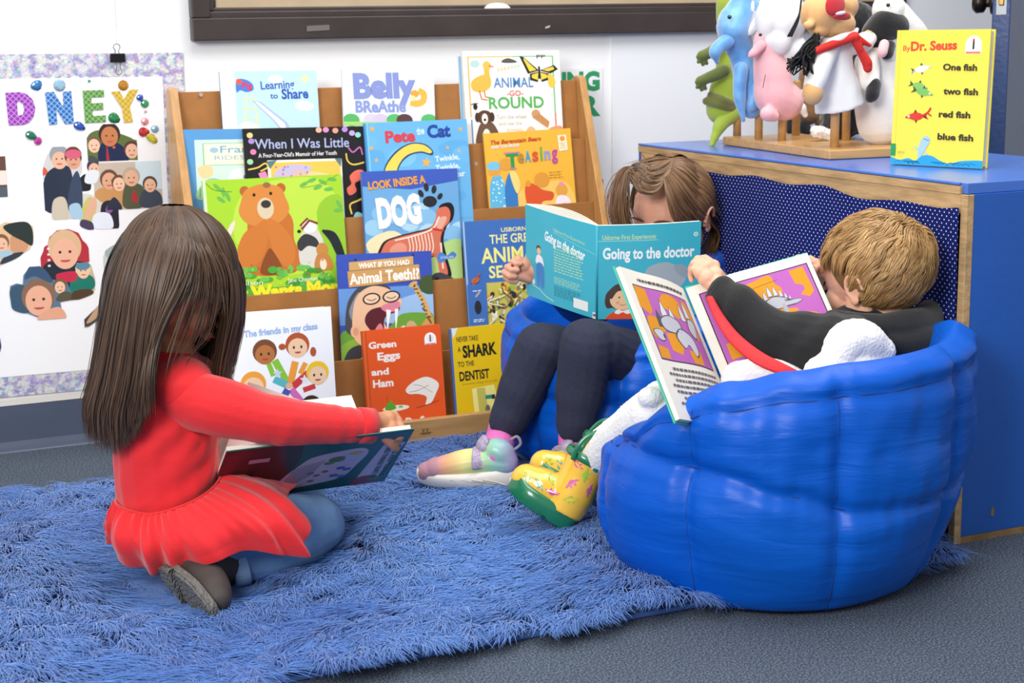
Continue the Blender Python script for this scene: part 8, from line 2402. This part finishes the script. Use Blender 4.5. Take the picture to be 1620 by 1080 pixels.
def frame_pic(A, x0, y0, x1, y1, seed, extra):
    A.rect(x0 - .008, y0 - .006, x1 + .008, y1 + .006, '#2c2430'); A.rect(x0, y0, x1, y1, '#b765b4')
    extra(A)
OR = '#e0962a'
A = Art(WB, HBk - .008)
def ex1(A):
    A.poly([(.12, .10), (.34, .085), (.36, .22), (.28, .25), (.18, .28)], OR)
    A.blob([(.36, .13), (.52, .09), (.64, .08), (.66, .15), (.73, .17), (.73, .23), (.67, .23), (.69, .30), (.75, .36), (.5, .38), (.4, .30)], OR)
    A.poly([(.80, .085), (.92, .08), (.93, .26), (.88, .29), (.82, .26), (.87, .23), (.86, .20), (.81, .18)], OR)
    A.blob([(.3, .36), (.4, .38), (.42, .45), (.34, .48), (.30, .42)], OR); A.poly([(.12, .44), (.3, .42), (.30, .48), (.24, .5), (.27, .55), (.12, .55)], OR); A.blob([(.6, .42), (.8, .38), (.92, .44), (.9, .52), (.7, .54)], OR)
    A.line([(.4, .33), (.92, .44)], .004, '#8a5a1c'); A.line([(.36, .15), (.7, .12)], .004, '#8a5a1c')
    stego(A, .62, .27, .27)
frame_pic(A, .08, .07, .955, .57, 1, ex1)
for i, t_ in enumerate(('Scientists are also still not', 'as armor for protection, or', 'to absorb heat from sunlight', 'moving them')): A.text(t_, .09, .93 if i < 3 else .45, .635 + i * .055, .026, '#3a3438', bold=.01)
A.emit(None, None, None, nB, ib, warp=wB, cuts=12, matl=PRINT_MATTE, clip=True, names=('page_picture', 'page_text'))
A = Art(WD, HBk - .008)
def ex2(A):
    K = lambda pts: [(x, .11 + (y - .15) * .70) for x, y in pts]
    A.poly(K([(.72, .17), (.9, .15), (.92, .36), (.8, .42), (.72, .34)]), OR); A.blob(K([(.3, .2), (.5, .17), (.62, .3), (.5, .34), (.4, .4), (.3, .34)]), OR); A.blob(K([(.64, .46), (.86, .44), (.9, .6), (.8, .66), (.7, .6)]), OR)
    A.poly(K([(.52, .56), (.68, .58), (.7, .74), (.56, .78), (.5, .7)]), OR); A.blob(K([(.12, .24), (.24, .2), (.26, .5), (.14, .56)]), OR); A.poly(K([(.74, .74), (.88, .72), (.9, .84), (.76, .84)]), OR); A.poly(K([(.24, .7), (.44, .72), (.42, .84), (.26, .84)]), OR)
    for (x, y, r_) in ((.6, .36, .10), (.5, .40, .09), (.7, .44, .08), (.22, .28, .08), (.32, .33, .08)):
        A.poly(K([(x - r_ * .5, y + r_ * 1.05), (x - r_ * .45, y), (x, y - r_ * 1.2), (x + r_ * .45, y), (x + r_ * .5, y + r_ * 1.05)]), '#55565e')
        A.poly(K([(x - r_ * .42, y + r_), (x - r_ * .36, y), (x, y - r_ * 1.05), (x + r_ * .36, y), (x + r_ * .42, y + r_)]), '#d5d6dc')
    for P_, c in (([(.44, .44), (.56, .40), (.68, .45), (.66, .54), (.52, .56), (.44, .52)], '#bcbec6'), ([(.3, .58), (.44, .52), (.54, .6), (.48, .7), (.4, .66), (.34, .76), (.28, .7)], '#c6c8cf'), ([(.74, .56), (.86, .58), (.8, .66), (.72, .64)], '#c6c8cf'), ([(.14, .4), (.24, .38), (.28, .5), (.2, .56)], '#c2c4cb')):
        cx_ = sum(p[0] for p in P_) / len(P_); cy_ = sum(p[1] for p in P_) / len(P_)
        A.blob(K([(cx_ + (x - cx_) * 1.12, cy_ + (y - cy_) * 1.12) for x, y in P_]), '#55565e'); A.blob(K(P_), c)
frame_pic(A, .10, .11, .90, .60, 2, ex2)
A.lines_of_text(.12, .88, .055, .08, 1, '#5a5458', wd=.7, seed=5)
A.lines_of_text(.12, .9, .65, .92, 7, '#6a6468', wd=.42, seed=6)
A.emit(None, None, None, nD, ib, warp=wD, cuts=12, matl=PRINT_MATTE, names=('page_picture', 'page_text'))
build_pile(PRESS)
